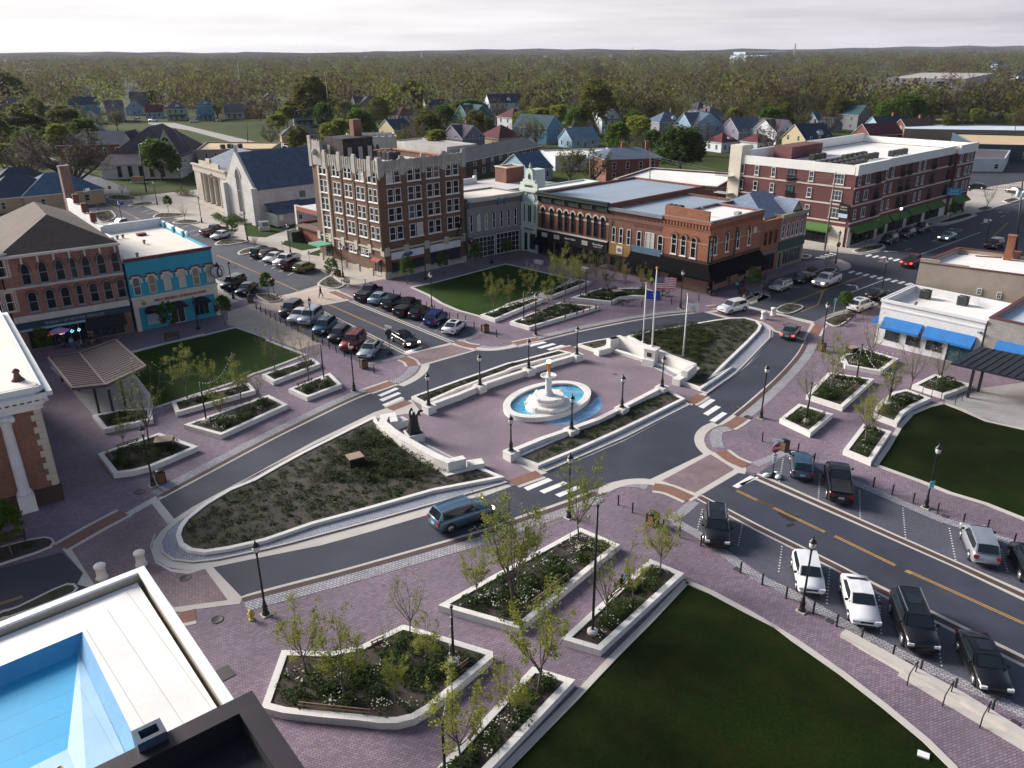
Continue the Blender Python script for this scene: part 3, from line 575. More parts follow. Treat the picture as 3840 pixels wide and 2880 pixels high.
GOLD=mat('gilded bronze',(.62,.26,.04),.38,.15,6,30,.2,metal=.6)
b=MB();b.lathe((PC.x,PC.y,4.12),[(.10,0),(.13,.1),(.12,.25),(.16,.4),(.19,.58),(.17,.7),(.14,.78),(.16,.86),(.1,.92)],12)
for s in (-1,1):b.tube([(PC.x+.16*s,PC.y,4.82),(PC.x+.22*s,PC.y-.03,4.95),(PC.x+.13*s,PC.y-.02,5.1)],[.05,.045,.04],6)
fpart(b,'gilded_figure',GOLD)
b=MB();b.lathe((PC.x,PC.y,5.02),[(0,0)]+[(.2*math.sin(t),.2-.2*math.cos(t)) for t in [math.pi*k/8 for k in range(1,8)]]+[(0,.4)],14);fpart(b,'lit_globe',mat('lit globe',(1,.86,.66),.3,0,fine=0,emit=5))
b=MB();b.sheet(smooth(W('L 300 640, 420 600, 520 575, 620 530, 700 470, 745 425, 785 430, 790 500, 740 560, 650 610, 540 645, 420 650'),3,True),.05);struct('wet_patch',b,mat('wet brick with painted sky reflection',(.06,.22,.42),.12,.35,.6,14,.35,spec=.9,brick=(.26,.13,.016,(.08,.30,.55),(.30,.42,.60),.5,R(15))))  # blue of the reflected sky put into the wet brick's colour
# ------------------------------------------------------------------ statue
sb=gp('K',1338,775);st=thing('statue','dark bronze statue of a robed figure raising two animal masks on a white plinth','statue',V3(sb),R(25))
b=MB();b.box((0,0,.03),(1.5,1.5,.72));b.box((0,0,.75),(1.56,1.56,.08));b.obj('plinth',STONE,st)
BRZ=mat('dark bronze',(.030,.026,.026),.5,.25,4,20,.2,metal=.3)
b=MB();b.box((0,0,.83),(1.3,1.2,.06))
prof=[(.62,.89),(.55,1.15),(.48,1.5),(.42,1.9),(.37,2.2),(.30,2.42),(.2,2.55),(.1,2.62)]
vs=[];n=20
for r,z in prof:
 for k in range(n):
  a=2*math.pi*k/n;rr=r*(1+.13*math.sin(5*a)*(1-(z-.89)/1.8))*(1 if abs(math.cos(a))>.5 else .82);vs.append((rr*math.cos(a)*1.05,rr*math.sin(a)*.8,z))
b.add(vs,[(i*n+k,i*n+(k+1)%n,(i+1)*n+(k+1)%n,(i+1)*n+k) for i in range(len(prof)-1) for k in range(n)]+[tuple((len(prof)-1)*n+k for k in range(n))],None,True)
b.lathe((.05,0,2.58),[(.05,0),(.12,.08),(.14,.18),(.1,.28),(0,.32)],10)
b.tube([(-.25,0,2.3),(-.3,.05,2.7),(-.28,.02,3.0),(-.16,0,3.22),(-.05,-.02,3.3)],[.13,.1,.1,.11,.05],8)
b.tube([(-.2,0,3.22),(-.1,-.05,3.12),(0,-.08,2.98)],[.1,.06,.02],7)
b.tube([(.25,0,2.2),(.4,0,2.5),(.52,0,2.75),(.72,-.03,2.88),(.95,-.05,2.82)],[.13,.11,.13,.14,.07],8)
b.tube([(.55,0,2.75),(.62,-.05,2.5),(.7,-.08,2.35)],[.1,.07,.02],7);b.tube([(.5,0,2.8),(.48,.02,2.98)],[.06,.02],6)
b.tube([(.3,.1,2.1),(.34,.1,1.5),(.42,.02,.95),(.55,0,.9)],[.16,.15,.12,.1],8)
b.obj('figure',BRZ,st)
# ------------------------------------------------------------------ planters
GREEN=leaf_mat('shrub leaves',(.018,.040,.008),(.060,.095,.018))
PETAL=leaf_mat('white petals',(.80,.80,.66),(.86,.86,.80))
DRYG=leaf_mat('dry scrub',(.028,.036,.010),(.075,.072,.026))
def quad(b,c,s,mi,up=.5):
 """one leaf-sized face at c, randomly tilted"""
 a=rnd.uniform(0,6.283);t=rnd.uniform(-1,1)*(1-up)*1.4+.2
 u=Vector((math.cos(a),math.sin(a),rnd.uniform(-.4,.4)))*s;w=Vector((-math.sin(a)*math.cos(t),math.cos(a)*math.cos(t),math.sin(t)))*s*rnd.uniform(.5,.9)
 c=Vector(c);o=len(b.v);b.v+=[tuple(c-u),tuple(c-w),tuple(c+u),tuple(c+w)];b.f.append((o,o+1,o+2,o+3));b.m.append(mi);b.sm.append(False)
def tuft(b,x,y,z,r,h,n,mi,s=.06):
 for _ in range(n):
  a=rnd.uniform(0,6.283);q=r*math.sqrt(rnd.random());k=rnd.random()
  quad(b,(x+q*math.cos(a),y+q*math.sin(a),z+h*(1-(q/r)**2*.6)*(k**.5)),s*rnd.uniform(.6,1.4),mi)
def planting(poly,z,dens,flowers,label,shrubs=.5,gap=0):
 b=MB();ar=abs(area(poly))
 for c in scatter(poly,int(ar*dens*1.9),.15):tuft(b,c.x,c.y,z,rnd.uniform(.16,.34),rnd.uniform(.15,.32),22,0,.055)
 for c in scatter(poly,int(ar*shrubs*.75),.4):tuft(b,c.x,c.y,z,rnd.uniform(.4,.8),rnd.uniform(.35,.75),170,0,.07)
 for c in scatter(poly,int(ar*flowers*.5),.3):
  k=rnd.randint(6,20);rr=rnd.uniform(.25,.6)
  for _ in range(k):
   x=c.x+rnd.gauss(0,rr*.55);y=c.y+rnd.gauss(0,rr*.55)
   if not inside(Vector((x,y)),poly):continue
   h=rnd.uniform(.2,.36)
   for _ in range(3):quad(b,(x+rnd.uniform(-.06,.06),y+rnd.uniform(-.06,.06),z+h*rnd.uniform(.2,.7)),.05,0)
   for _ in range(2):quad(b,(x+rnd.uniform(-.02,.02),y+rnd.uniform(-.02,.02),z+h),rnd.uniform(.035,.06),1,.8)
 o=b.obj('ground_cover',[GREEN,PETAL],uv=False);o['kind']='stuff';o['label']=label;o['category']='ground cover'
PL=[('O 235 680, 65 1155, 240 1200, 555 1235, 875 1263, 1040 1285, 1190 1285, 1335 1250, 1470 1170, 1990 735, 1985 690, 1330 490, 1240 468, 880 645, 640 692','largest planter, nearest the black parapet',.62),
 ('O 1530 308, Q 105 500, L 940 1640, L 610 1500','long rectangular planter beside the curved lower road',1),
 ('Z 1212 1380, 1297 1405, 1478 1238, 1404 1207','long planter with two people sitting on it',.9),
 ('Q 215 815, Q 570 925, Q 0 1530, Q -400 1950, O 1200 2000','long planter cut off by the bottom edge',.8),
 ('J 810 665, 940 832, 1100 812, 1245 775, 1450 690, 1645 605, 1320 492','six sided planter holding a brown metal box',.5),
 ('J 762 345, 858 465, 1268 380, 1255 285, 1000 300','planter under the end of the slatted pergola',.15),
 ('J 1522 425, J 1832 510, K 288 478, K 125 398','long planter nearest the upper road',1.2),
 ('J 1420 235, 1460 325, 2120 140, 2060 75','long planter along the lawn edge beside the pergola',.8),
 ('K 290 350, 445 420, 735 310, 635 215','small planter by the lamp at the upper crosswalk',.9),
 ('K 70 230, 165 290, 555 140, 490 90','planter at the lawn corner by the red car',.5),
 ('H 25 1118, 188 1165, 768 992, 440 957','pointed planter beside small coloured feather flags',1.3),
 ('F 1880 1062, F 2005 1100, H 310 930, H 210 920','narrow lawn planter facing the brick tower',.8),
 ('H 262 890, 370 910, 700 785, 590 765','planter at the lawn end below the black shopfronts',.5),
 ('H 530 920, 870 955, 950 918, 1050 905, 1245 915, 1235 870, 1150 838, 780 840, 600 895','curved planter in front of the corner bar',.9),
 ('I 690 1400, 880 1340, 1172 1425, 1025 1532, 730 1480','planter in front of the white shop with blue awnings',.7),
 ('M 405 180, 590 -10, 970 45, 708 280','large square planter with a tall mast',.9),
 ('M 185 375, 345 250, 630 335, 440 495','small square planter near the stop sign',.7),
 ('M 712 635, 880 415, 1113 480, 945 730','planter at the tip of the right hand lawn',.9),
 ('M 945 335, 1010 240, 1120 155, 1240 130, 1445 205, 1300 270, 1215 330, 1160 415','curved planter hugging the right hand lawn',.9),
 ('M 1285 95, 1470 5, 1795 95, 1550 180','planter beside the steps of the dark metal canopy',.9)]
PLANTERS=[]
for s,d,fl in PL:
 p=ccw(W(s,.5));q=offset(p,.42 if len(p)>4 else .40);c=sum(p,Vector((0,0)))/len(p)
 t=thing('planter','white stone '+d,'planter',V3(c),0,'white stone planters round the square')
 b=MB();b.ring(p,q,.02,.5);o=b.obj('stone_wall',STONE,t,origin=V3(c));o.location=(0,0,0)
 b=MB();b.sheet(q,.42);o=b.obj('soil',SOIL,t,origin=V3(c));o.location=(0,0,0)
 planting(q,.42,2.0,fl,'plants and white flowers in the '+d,.9)
 PLANTERS.append((q,d))
def scrub(poly,n,zone,label,z=.3,big=0,fl=0):
 b=MB()
 for c in scatter(poly,n,.35):tuft(b,c.x,c.y,z,rnd.uniform(.15,.5),rnd.uniform(.1,.3),rnd.randint(14,44),0 if rnd.random()<.75 else 1,.06)
 if zone:
  zp=W(zone)
  for c in scatter(zp,int(abs(area(zp))*3.4),.1):tuft(b,c.x,c.y,z,rnd.uniform(.3,.55),rnd.uniform(.35,.75),60,0 if rnd.random()<.55 else 1,.065)
 o=b.obj('ground_cover',[GREEN,DRYG],uv=False);o['kind']='stuff';o['label']=label;o['category']='ground cover'
scrub(BED_W,620,'K 1030 690, 1200 790, 1400 950, 1590 1070, 1300 1120, 900 1180, 560 1130, 640 960, 800 750','scrubby green plants on mulch in the bed behind the statue wall')
scrub(BED_E,520,'H 1010 1260, 1250 1180, 1550 1150, 1720 1250, 1600 1480, 1500 1450, 1200 1330','scrubby olive plants on mulch in the bed behind the flagpoles')
scrub(BED_N,90,None,'sparse plants in the narrow bed on the upper road side')
scrub(BED_S,120,None,'sparse plants in the narrow bed on the lower road side')
scrub(BED_X,8,None,'a few plants in the tiny bed by the bench wall')
for i,s in enumerate(ISL):
 p=W(s);
 if len(p)<3:continue
 q=offset(ccw(p),.5)
 b=MB()
 for c in scatter(q,int(abs(area(q))*2.2)+3,.1):tuft(b,c.x,c.y,.12,rnd.uniform(.2,.35),.2,12,rnd.randint(0,1),.07)
 if b.v:
  o=b.obj('ground_cover',[GREEN,DRYG],uv=False);o['kind']='stuff'
# ------------------------------------------------------------------ street lamps
LGL=mat('lamp glass',(.75,.72,.66),.25,.05,3,fine=.02,spec=.6)
LIT=mat('lit lamp glass',(1,.72,.38),.3,0,fine=0,emit=6)
def make_lamp(h,label,low=False):
 t=thing('street_lamp',label,'street lamp')
 b=MB();b.box((0,0,0),(.62,.62,.05),R(43));b.obj('footing',CONC,t)
 b=MB();b.lathe((0,0,.05),[(.24,0),(.24,.12),(.17,.18),(.16,.55),(.19,.6),(.13,.7),(.10,.95),(.075,1.05),(.06,h-1.15),(.09,h-1.1),(.05,h-1.05),(.13,h-.98),(.14,h-.9)],12);b.obj('post',BLACK,t)
 b=MB();b.lathe((0,0,h-.88),[(.12,0),(.2,.16),(.23,.32),(.21,.44)],12);g=b.obj('lantern',LGL,t)
 b=MB();b.lathe((0,0,h-.44),[(.25,0),(.25,.03),(.2,.12),(.1,.22),(.05,.3),(.03,.4),(.015,.5)],12)
 for k in range(4):
  a=k*math.pi/2;b.tube([(.13*math.cos(a),.13*math.sin(a),-.44),(.235*math.cos(a),.235*math.sin(a),-.12),(.24*math.cos(a),.24*math.sin(a),.02)] and [(.13*math.cos(a),.13*math.sin(a),h-.88),(.24*math.cos(a),.24*math.sin(a),h-.58),(.24*math.cos(a),.24*math.sin(a),h-.43)],.014,5)
 b.obj('lantern_cap',BLACK,t)
 return t
LAMPS=[('J 1272 935','black lamp post beside the slatted bin at the left bend'),('O 105 388','black lamp post near the yellow hydrant by the white roof'),('L 515 1420','black lamp post behind the young trees at the lower crosswalk'),
  ('L 2108 592','black lamp post beside the right crosswalk'),('K 838 370','black lamp post at the upper crosswalk'),('F 497 1275','black lamp post between parked cars on the bank side'),('F 1482 1032','black lamp post on the lawn side of the parked blue cars'),
  ('F 745 752','black lamp post with a small flag at the tower corner'),('H 240 1230','black lamp post beside the pointed planter'),('H 1440 1012','black lamp post in front of the corner bar'),('I 648 640','black lamp post with a round sign at the far street corner'),
  ('I 533 1320','black lamp post with a bin at its foot, right of the end of the island'),('M 30 372','black lamp post right of the curving road near the small square planter'),('M 1395 1115','black lamp post with a pale sign, beside the right hand lawn'),('S 367 358','black lamp post in front of the white parked car'),
  ('I 1025 900','black lamp post flying a striped flag by the dark car'),('I 1885 512','black lamp post with a banner above the highway'),('E 1937 930','black lamp post with a white banner near the bank clock'),('E 740 230','black lamp post with a white flag far up the street'),
  ('E 1025 345','black lamp post with a blue flag beside the white pickup'),('E 1305 150','black lamp post on the far pavement before the columned hall'),('E 1675 300','black lamp post on the pavement by the church hedge'),('E 2055 450','black lamp post with a white banner by the church corner'),
  ('F 310 562','black lamp post with a banner by the parked dark cars'),('A 1505 1570','black lamp post before the round green tree'),('I 1700 212','black lamp post past the green awnings'),('I 1155 400','black lit lamp post by the green awnings'),('A 40 1200','black lamp post in the far left yard')]
lampP=None
LAMP_AT={}
for i,(s,l) in enumerate(LAMPS):
 c=W(s)[0];LAMP_AT[i]=c
 if lampP is None:lampP=make_lamp(5.65,l);lampP['group']='black lamp posts along the streets';o=lampP;o.location=V3(c,.03)
 else:o=dup(lampP,V3(c,.03),0,l)
 if 'lit lamp' in l:
  for ch in o.children:
   if ch.name.startswith('lantern') and 'cap' not in ch.name:ch.material_slots[0].link='OBJECT';ch.material_slots[0].material=LIT
ped=None
for s,l in (('K 1455 485','at the statue end of the upper wall'),('K 1880 316','second from the statue on the upper wall'),('H 183 1505','third from the statue on the upper wall, behind the fountain'),('H 582 1390','at the flagpole end of the upper wall'),
   ('L 36 864','at the statue end of the near wall'),('L 538 680','on the near wall in front of the fountain basin'),('L 955 503','on the near wall right of the fountain'),('L 1288 330','at the flagpole end of the near wall')):
 c=gp(s.split()[0],float(s.split()[1]),float(s.split()[2]),.85);lb='short black lantern lamp '+l
 if ped is None:ped=make_lamp(3.55,lb);ped['group']='lantern lamps on the plaza walls';ped.location=V3(c,.84)
 else:dup(ped,V3(c,.84),0,lb)
# ------------------------------------------------------------------ bollards
def make_bollard(l):
 t=MB().lathe((0,0,0),[(.085,0),(.085,.03),(.065,.05),(.062,.82),(.075,.84),(.07,.88),(.03,.93),(0,.94)],10).obj('bollard',BLACK);return tag(t,l,'bollard')
BOL=[('along the parking on the bank side, counting from the bank','F 28 1022, 65 1042, 105 1064, 145 1087, 185 1109, 225 1132, 275 1160, 320 1182, 372 1207, 530 1292, 578 1317, 630 1344, 688 1377, 755 1410, 1003 1547'),
 ('along the parking on the lawn side, counting from the tower','F 930 815, 975 840, 1165 902, 1222 932, 1272 960, 1385 987, 1440 1007, 1505 1037, 1570 1062, 1628 1097, 1697 1107, 1762 1124, 1832 1174, 1892 1200, 2017 1247'),
 ('round the paved corner near the darkest lawn, counting from the road','L 925 1315, 1043 1378, 1298 1517, 1432 1582, 1610 1652'),
 ('along the right hand parking, counting from the stop sign','L 2118 787, M 335 657, 468 740, 960 942, 1117 1007, 1290 1077, 1490 1162, 1705 1247, 1905 1300, 2125 1417'),
 ('along the darkest lawn parking, counting from the left','Q 1938 42, S 38 140, 237 252, 462 375, 655 485, 862 599, 1120 740, 1347 870, 1632 1024, 1943 1197'),
 ('in front of the corner bar, counting from the curved planter','H 870 985, 1120 1002, 1365 977, 1502 955, 1592 948')]
ORD='first second third fourth fifth sixth seventh eighth ninth tenth eleventh twelfth thirteenth fourteenth fifteenth sixteenth seventeenth'.split()
bolP=None
for d,s in BOL:
 for i,c in enumerate(W(s)):
  l=f'{ORD[i]} short black bollard {d}'
  if bolP is None:bolP=make_bollard(l);bolP.location=V3(c,.03);bolP['group']='black bollards edging the parking'
  else:dup(bolP,V3(c,.03),0,l)
wb=None
for s,l in (('J 1175 1590','right of two white stone bollards in the brick crossing near the white roof'),('J 850 1700','left of two white stone bollards in the brick crossing near the white roof'),('I 50 1100','left of two white stone bollards by the flagpole end of the island'),('I 130 1070','right of two white stone bollards by the flagpole end of the island')):
 c=W(s)[0]
 if wb is None:
  wb=MB().lathe((0,0,0),[(.42,0),(.42,.1),(.33,.18),(.32,.85),(.39,.9),(.40,1.02),(.36,1.08),(0,1.1)],20).obj('stone_bollard',STONE);tag(wb,l,'bollard','white stone bollards');wb.location=V3(c,.03)
 else:dup(wb,V3(c,.03),0,l)
# ------------------------------------------------------------------ bins, benches, rails, masts
def make_bin(l):
 t=thing('litter_bin',l,'litter bin',group='slatted litter bins')
 b=MB();b.box((0,0,.04),(.58,.58,.86));b.obj('liner',BLACK,t)
 b=MB()
 for k in range(4):
  for j in range(5):
   a=k*math.pi/2;u=-.24+.12*j;b.box((math.cos(a)*.31-math.sin(a)*u,math.sin(a)*.31+math.cos(a)*u,.08),(.04,.09,.82),a)
 b.obj('slat_panel',mat('bin slats',(.20,.115,.06),.7,.2,2,30,.15),t)
 b=MB();b.box((0,0,.92),(.72,.72,.05));b.prism([Vector(p) for p in ((-.36,-.36),(.36,-.36),(.36,.36),(-.36,.36))],.97,1.0);b.lathe((0,0,1.0),[(.36,0),(.3,.06),(.15,.1),(0,.11)],12)
 for x in (-.33,.33):
  for y in (-.33,.33):b.box((x,y,0),(.07,.07,.93))
 b.obj('lid',BLACK,t);return t
binP=None
for s,l in (('J 1338 900','dark slatted bin beside the lamp at the left bend'),('F 918 1505','dark slatted bin beside the silver sedan'),('F 1925 1208','dark slatted bin beyond the white sedan at the lawn corner'),('L 1207 1478','dark slatted bin on the paving near the black car at the lower street'),('M 215 640','dark slatted bin behind the stop sign'),('I 530 1362','dark slatted bin against the lamp right of the island'),('E 2078 955','dark slatted bin near the bank clock'),('F 705 745','dark slatted bin by the tower entrance lamp')):
 c=W(s)[0]
 if binP is None:binP=make_bin(l);binP.location=V3(c,.03);binP.rotation_euler.z=R(35)
 else:dup(binP,V3(c,.03),R(rnd.uniform(25,50)),l)
def make_bench(l):
 t=thing('bench',l,'bench')
 b=MB()
 for k in range(4):b.box((0,-.2+.13*k,.42),(1.8,.1,.04))
 b.obj('seat',DKWOOD,t)
 b=MB()
 for k in range(3):b.box((0,.27+.03*k,.5+.13*k),(1.8,.035,.1))
 b.obj('backrest',DKWOOD,t)
 for x in (-.8,.8):
  b=MB();b.bar((x,-.24,0),(x,-.24,.6),.05);b.bar((x,.25,0),(x,.34,.85),.05);b.bar((x,-.26,.6),(x,.28,.62),.05);b.bar((x,-.24,.38),(x,.25,.38),.05);b.obj('leg',BLACK,t)
 return t
bnP=None
for s,rz,l in (('F 765 815',-50,'dark bench on the kerb island in front of the tower'),('I 700 1145',40,'nearer of two dark benches on the kerb island by the white shop'),('I 775 1100',40,'farther of two dark benches on the kerb island by the white shop'),('I 450 712',38,'dark bench near the black sedan in front of the green shop'),('H 1960 900',38,'dark bench beside the tree at the corner bar'),('J 110 1420',30,'dark bench under the round tree at the left edge'),('E 1430 1270',20,'dark bench at the edge of the lawn before the bank'),('E 840 250',30,'dark bench on the kerb island far up the street')):
 c=W(s)[0]
 if bnP is None:bnP=make_bench(l);bnP.location=V3(c,.1);bnP.rotation_euler.z=R(rz)
 else:dup(bnP,V3(c,.05),R(rz),l)
for s,l in (('O 370 1150, 970 1215','weathered slatted seat back along the front of the largest planter'),('O 1600 920, 1800 780','weathered slatted seat back on the right of the largest planter'),('Q 215 305, 515 75','weathered slatted seat back on the long planter facing the passage'),('Q 860 255, 1040 105','slatted seat back behind the two seated people'),('K 362 330, 498 275','dark slatted seat back on the small planter by the upper crosswalk'),('J 965 620, 1155 560','dark slatted seat back on the six sided planter'),('J 1800 310, 2100 225','dark slatted seat back on the long planter nearest the upper road'),('J 880 660, 935 730','pale slatted seat back at the left end of the six sided planter'),('M 490 385, 565 330','weathered slatted seat back on the small square planter'),('M 745 165, 840 95','weathered slatted seat back on the large square planter'),('H 265 1040, 410 985','dark slatted seat back on the pointed planter'),('O 980 650, 1090 600','weathered slatted seat back at the rear of the largest planter'),('J 1010 395, 1190 345','weathered slatted seat back on the planter under the pergola'),('Q -310 1440, -200 1300','weathered slatted seat back on the long planter at the bottom edge')):
 p,q=W(s,.55);t=thing('seat_back',l,'bench',V3(p),0)
 d=(q-p);n=Vector((-d.y,d.x)).normalized()
 b=MB()
 for k in range(2):b.bar(V3(n*.09*k,.12+.12*k),V3(d+n*.09*k,.12+.12*k),.05,.07)
 o=b.obj('backrest',WOOD if 'weathered' in l or 'pale' in l else DKWOOD,t)
 for k in (.1,.5,.9):
  b=MB();b.bar(V3(d*k,-.13),V3(d*k+n*.08,.26),.06);b.obj('leg',BLACK,t)
 t.location.z=.55
MAST=[('O 1662 790','O 1648 325','in the largest planter'),('O 1590 1720','O 1555 1290','cut off by the bottom edge'),('Q 712 538','L 757 1240','in the planter with two seated people'),('J 1712 395','J 1652 80','in the long planter nearest the upper road'),('E 1960 1610','E 1927 1380','at the lawn side by the pergola'),('F 587 1605','F 553 1322','in the small planter by the upper crosswalk'),
  ('H 142 1115','H 140 877','in the pointed planter'),('H 655 905','H 657 690','in the curved planter before the bar'),('H 602 775','H 604 682','behind the planter below the black shopfronts'),('M 405 402','M 455 85','in the small square planter'),('I 822 1598','I 872 1310','in the large square planter'),('I 1523 1590','I 1588 1305','in the planter by the canopy steps'),('M 1085 255','I 1128 1545','in the curved planter by the right lawn'),('E 655 1270','E 620 1105','in front of the vehicle bureau'),('E 1645 1180','E 1605 920','in front of the bank door'),('F 1430 768','F 1412 560','in front of the shop with the oval sign'),('F 1975 632','F 1972 440','before the grey arched building')]
mastP=None;MT=[]
for bs,ts,l in MAST:
 planter='planter' in l and 'behind' not in l or 'bottom edge' in l
 z0=.42 if planter else .03
 a=bs.split();c=gp(a[0],float(a[1]),float(a[2]),z0);a=ts.split();ty=(float(a[2])/2.212+ORG[a[0]][1]);h=3
 while h<9:
  dv=Vector((c.x,c.y,z0+h-CAM_H));yy=1440-FPX*dv.dot(_up)/dv.dot(_fw)
  if yy<=ty:break
  h+=.05
 lb=f'tall plain black light mast {l}'
 t=thing('light_mast',lb,'light mast',V3(c,z0),0,'black masts carrying string lights')
 b=MB();b.tube([(0,0,0),(0,0,h)],[.085,.07],8);b.tube([(0,0,h-.05),(0,0,h+.06)],.1,8);b.obj('pole',BLACK,t)
 b=MB();b.lathe((0,0,0),[(.34,0),(.34,.2),(.26,.28),(.12,.28)],14);b.obj('base_ring',STONE if planter else BLACK,t)
 MT.append(Vector((c.x,c.y,z0+h)))
BULB=mat('festoon bulb',(.85,.82,.7),.2,0,fine=0)
WIRE=mat('string wire',(.35,.35,.33),.6,.1,fine=0)
for i,j,l in ((0,2,'crossing the passage between planters'),(0,1,'dropping to the bottom edge of the picture'),(3,4,'over the lawn beside the pergola'),(3,5,'over the long planter nearest the upper road'),(6,7,'between the pointed and curved planters'),(9,10,'from the small square planter'),(10,11,'towards the canopy steps'),(10,12,'over the curved planter by the lawn')):
 a,c=MT[i],MT[j];pts=[a.lerp(c,k/16)-Vector((0,0,1.1*math.sin(math.pi*k/16))) for k in range(17)]
 t=thing('string_light','thin sagging string of bulbs '+l,'string lights',a,0)
 b=MB();b.tube([p-a for p in pts],.009,4);b.obj('wire',WIRE,t)
 b=MB()
 for p in pts[1:-1]:
  q=p-a;b.lathe((q.x,q.y,q.z-.14),[(0,0),(.05,.05),(.03,.12),(.02,.14)],6)
 o=b.obj('bulb_row',BULB,t)
for s,l in (('S 1240 975, 1260 890, 1330 795, 1305 895','first black handrail on the steps beside the darkest lawn'),('S 1535 1150, 1560 1060, 1625 960, 1600 1060','second black handrail on the steps beside the darkest lawn'),('S 1843 1330, 1870 1235, 1935 1130, 1905 1230','third black handrail on the steps beside the darkest lawn')):
 a,_,_,d=W(s);b=MB();p=V3(a,.03);q=V3(d,.15)
 b.tube([p,p+Vector((0,0,.8)),q+Vector((0,0,.92)),q],.035,8);tag(b.obj('handrail',BLACK),l,'handrail')
for s,l in (('M 1365 185, 1440 210','black handrail by the curved planter steps'),('M 1450 140, 1520 225','middle black handrail on the canopy steps'),('M 1637 268, 1695 230','black handrail at the edge of the stage floor')):
 p,q=(V3(v,.05) for v in W(s));b=MB();b.tube([p,p+Vector((0,0,.9)),q+Vector((0,0,.95)),q],.035,8);tag(b.obj('handrail',BLACK),l,'handrail')
b=MB();stp=W('S 705 557, 1205 830, 1700 1100, 2212 1420, 2500 1600');b.band(stp,.32,.03,.30);st2=W('S 1180 885, 1700 1195, 2212 1500, 2500 1680');b.band(st2,.2,.03,.16);tag(b.obj('stone_step',CONC),'long pale stone step along the near parking bays','stone steps')
b=MB();b.box((*W('S 1375 1560')[0],.05),(.55,.4,.08),R(-30));tag(b.obj('ground_light',WHITE),'small white box in the corner of the darkest lawn','ground light')
# ------------------------------------------------------------------ building helpers
BRICKB=mat('brown brick',(.205,.110,.060),.85,.14,.35,6,.2,brick=(.24,.08,.010,(.105,.056,.034),(.14,.105,.08)),stain=((.10,.075,.055),.35,.25))
BRICKR=mat('red brick',(.21,.070,.048),.85,.14,.35,6,.18,brick=(.24,.08,.010,(.145,.045,.032),(.20,.13,.10)),stain=((.11,.05,.04),.3,.3))
BRICKO=mat('orange brick',(.34,.125,.060),.85,.14,.35,6,.2,brick=(.24,.08,.010,(.24,.08,.04),(.26,.15,.10)),stain=((.17,.07,.045),.35,.3))
BRICKM=mat('maroon brick',(.150,.046,.046),.85,.12,.3,6,.15,brick=(.24,.08,.010,(.11,.034,.036),(.14,.08,.075)))
BRICKP=mat('pinkish brick',(.30,.125,.092),.85,.14,.35,5,.25,brick=(.24,.08,.012,(.20,.078,.062),(.36,.24,.19)),stain=((.16,.07,.06),.35,.4))
WROOF=mat('white membrane',(.80,.79,.75),.7,.06,.2,4,.04,brick=(6,1.9,.02,(.77,.76,.72),(.55,.52,.46),0,R(43)),stain=((.58,.54,.47),.35,.18))
CREAMR=mat('cream membrane',(.74,.69,.60),.7,.06,.2,4,.04,brick=(5,2.2,.02,(.71,.66,.575),(.52,.47,.40),0,R(43)),stain=((.52,.46,.38),.4,.2))
BLUER=mat('blue grey membrane',(.28,.345,.41),.6,.1,.2,4,.05,brick=(8,1.8,.02,(.265,.33,.395),(.2,.26,.32),0,R(43)),stain=((.22,.28,.34),.35,.2))
GREYR=mat('grey gravel roof',(.34,.33,.33),.9,.12,.2,8,.1,stain=((.22,.21,.2),.4,.2))
SLATE=mat('blue slate',(.085,.125,.19),.7,.2,.6,4,.3,brick=(.5,.25,.03,(.06,.09,.15),(.03,.04,.06)),stain=((.12,.15,.19),.5,.7))
SHING=mat('brown shingle',(.125,.095,.075),.9,.15,.4,8,.2,brick=(.4,.16,.02,(.10,.075,.06),(.06,.045,.04)))
SHGP=mat('grey purple shingle',(.105,.09,.115),.9,.15,.4,8,.2,brick=(.4,.16,.02,(.08,.07,.09),(.05,.045,.055)))
CORN=mat('painted trim',(.56,.54,.49),.7,.1,.6,12,.08,stain=((.33,.31,.28),.35,.8))
CREAM=mat('cream stucco',(.66,.60,.50),.8,.07,.4,8,.04,stain=((.46,.41,.34),.3,.6))
BLACKP=mat('black fascia',(.006,.006,.007),.7,.2,1,14,.1)
AWN=mat('black awning cloth',(.004,.004,.005),.95,.15,1.5,12,.1,spec=.1)
AWNB=mat('blue awning cloth',(.020,.15,.42),.8,.1,1,12,.06)
AWNG=mat('green awning cloth',(.055,.14,.022),.8,.1,1,12,.06)
FRW=mat('white window frame',(.72,.72,.70),.6,.05,2,fine=.02)
FRD=mat('dark window frame',(.03,.032,.035),.6,.1,2,fine=.02)
FRB=mat('blue grey frame',(.19,.27,.33),.6,.1,2,fine=.02)
SIGNW=mat('white lettering',(.80,.79,.75),.6,0,fine=0)
BLIND=mat('window blind',(.50,.48,.42),.8,.08,3,30,.05)
PANES=[GLASS,GLASS,GLASS,GLASS,GLASS,BLIND,mat('amber blind',(.36,.24,.11),.8,.08,3,30,.05),mat('grey glass',(.09,.10,.115),.15,.3,.5,3,.1)]
def bp(root,b,name,m,par=None,kind=None):
 o=b.obj(name,m,par or root,origin=tuple(root.location));o.location=(0,0,0)
 if kind:o['kind']=kind
 return o
def bldg(name,label,at,cat='building',group=None):return thing(name,label,cat,V3(at),0,group)
WM={}
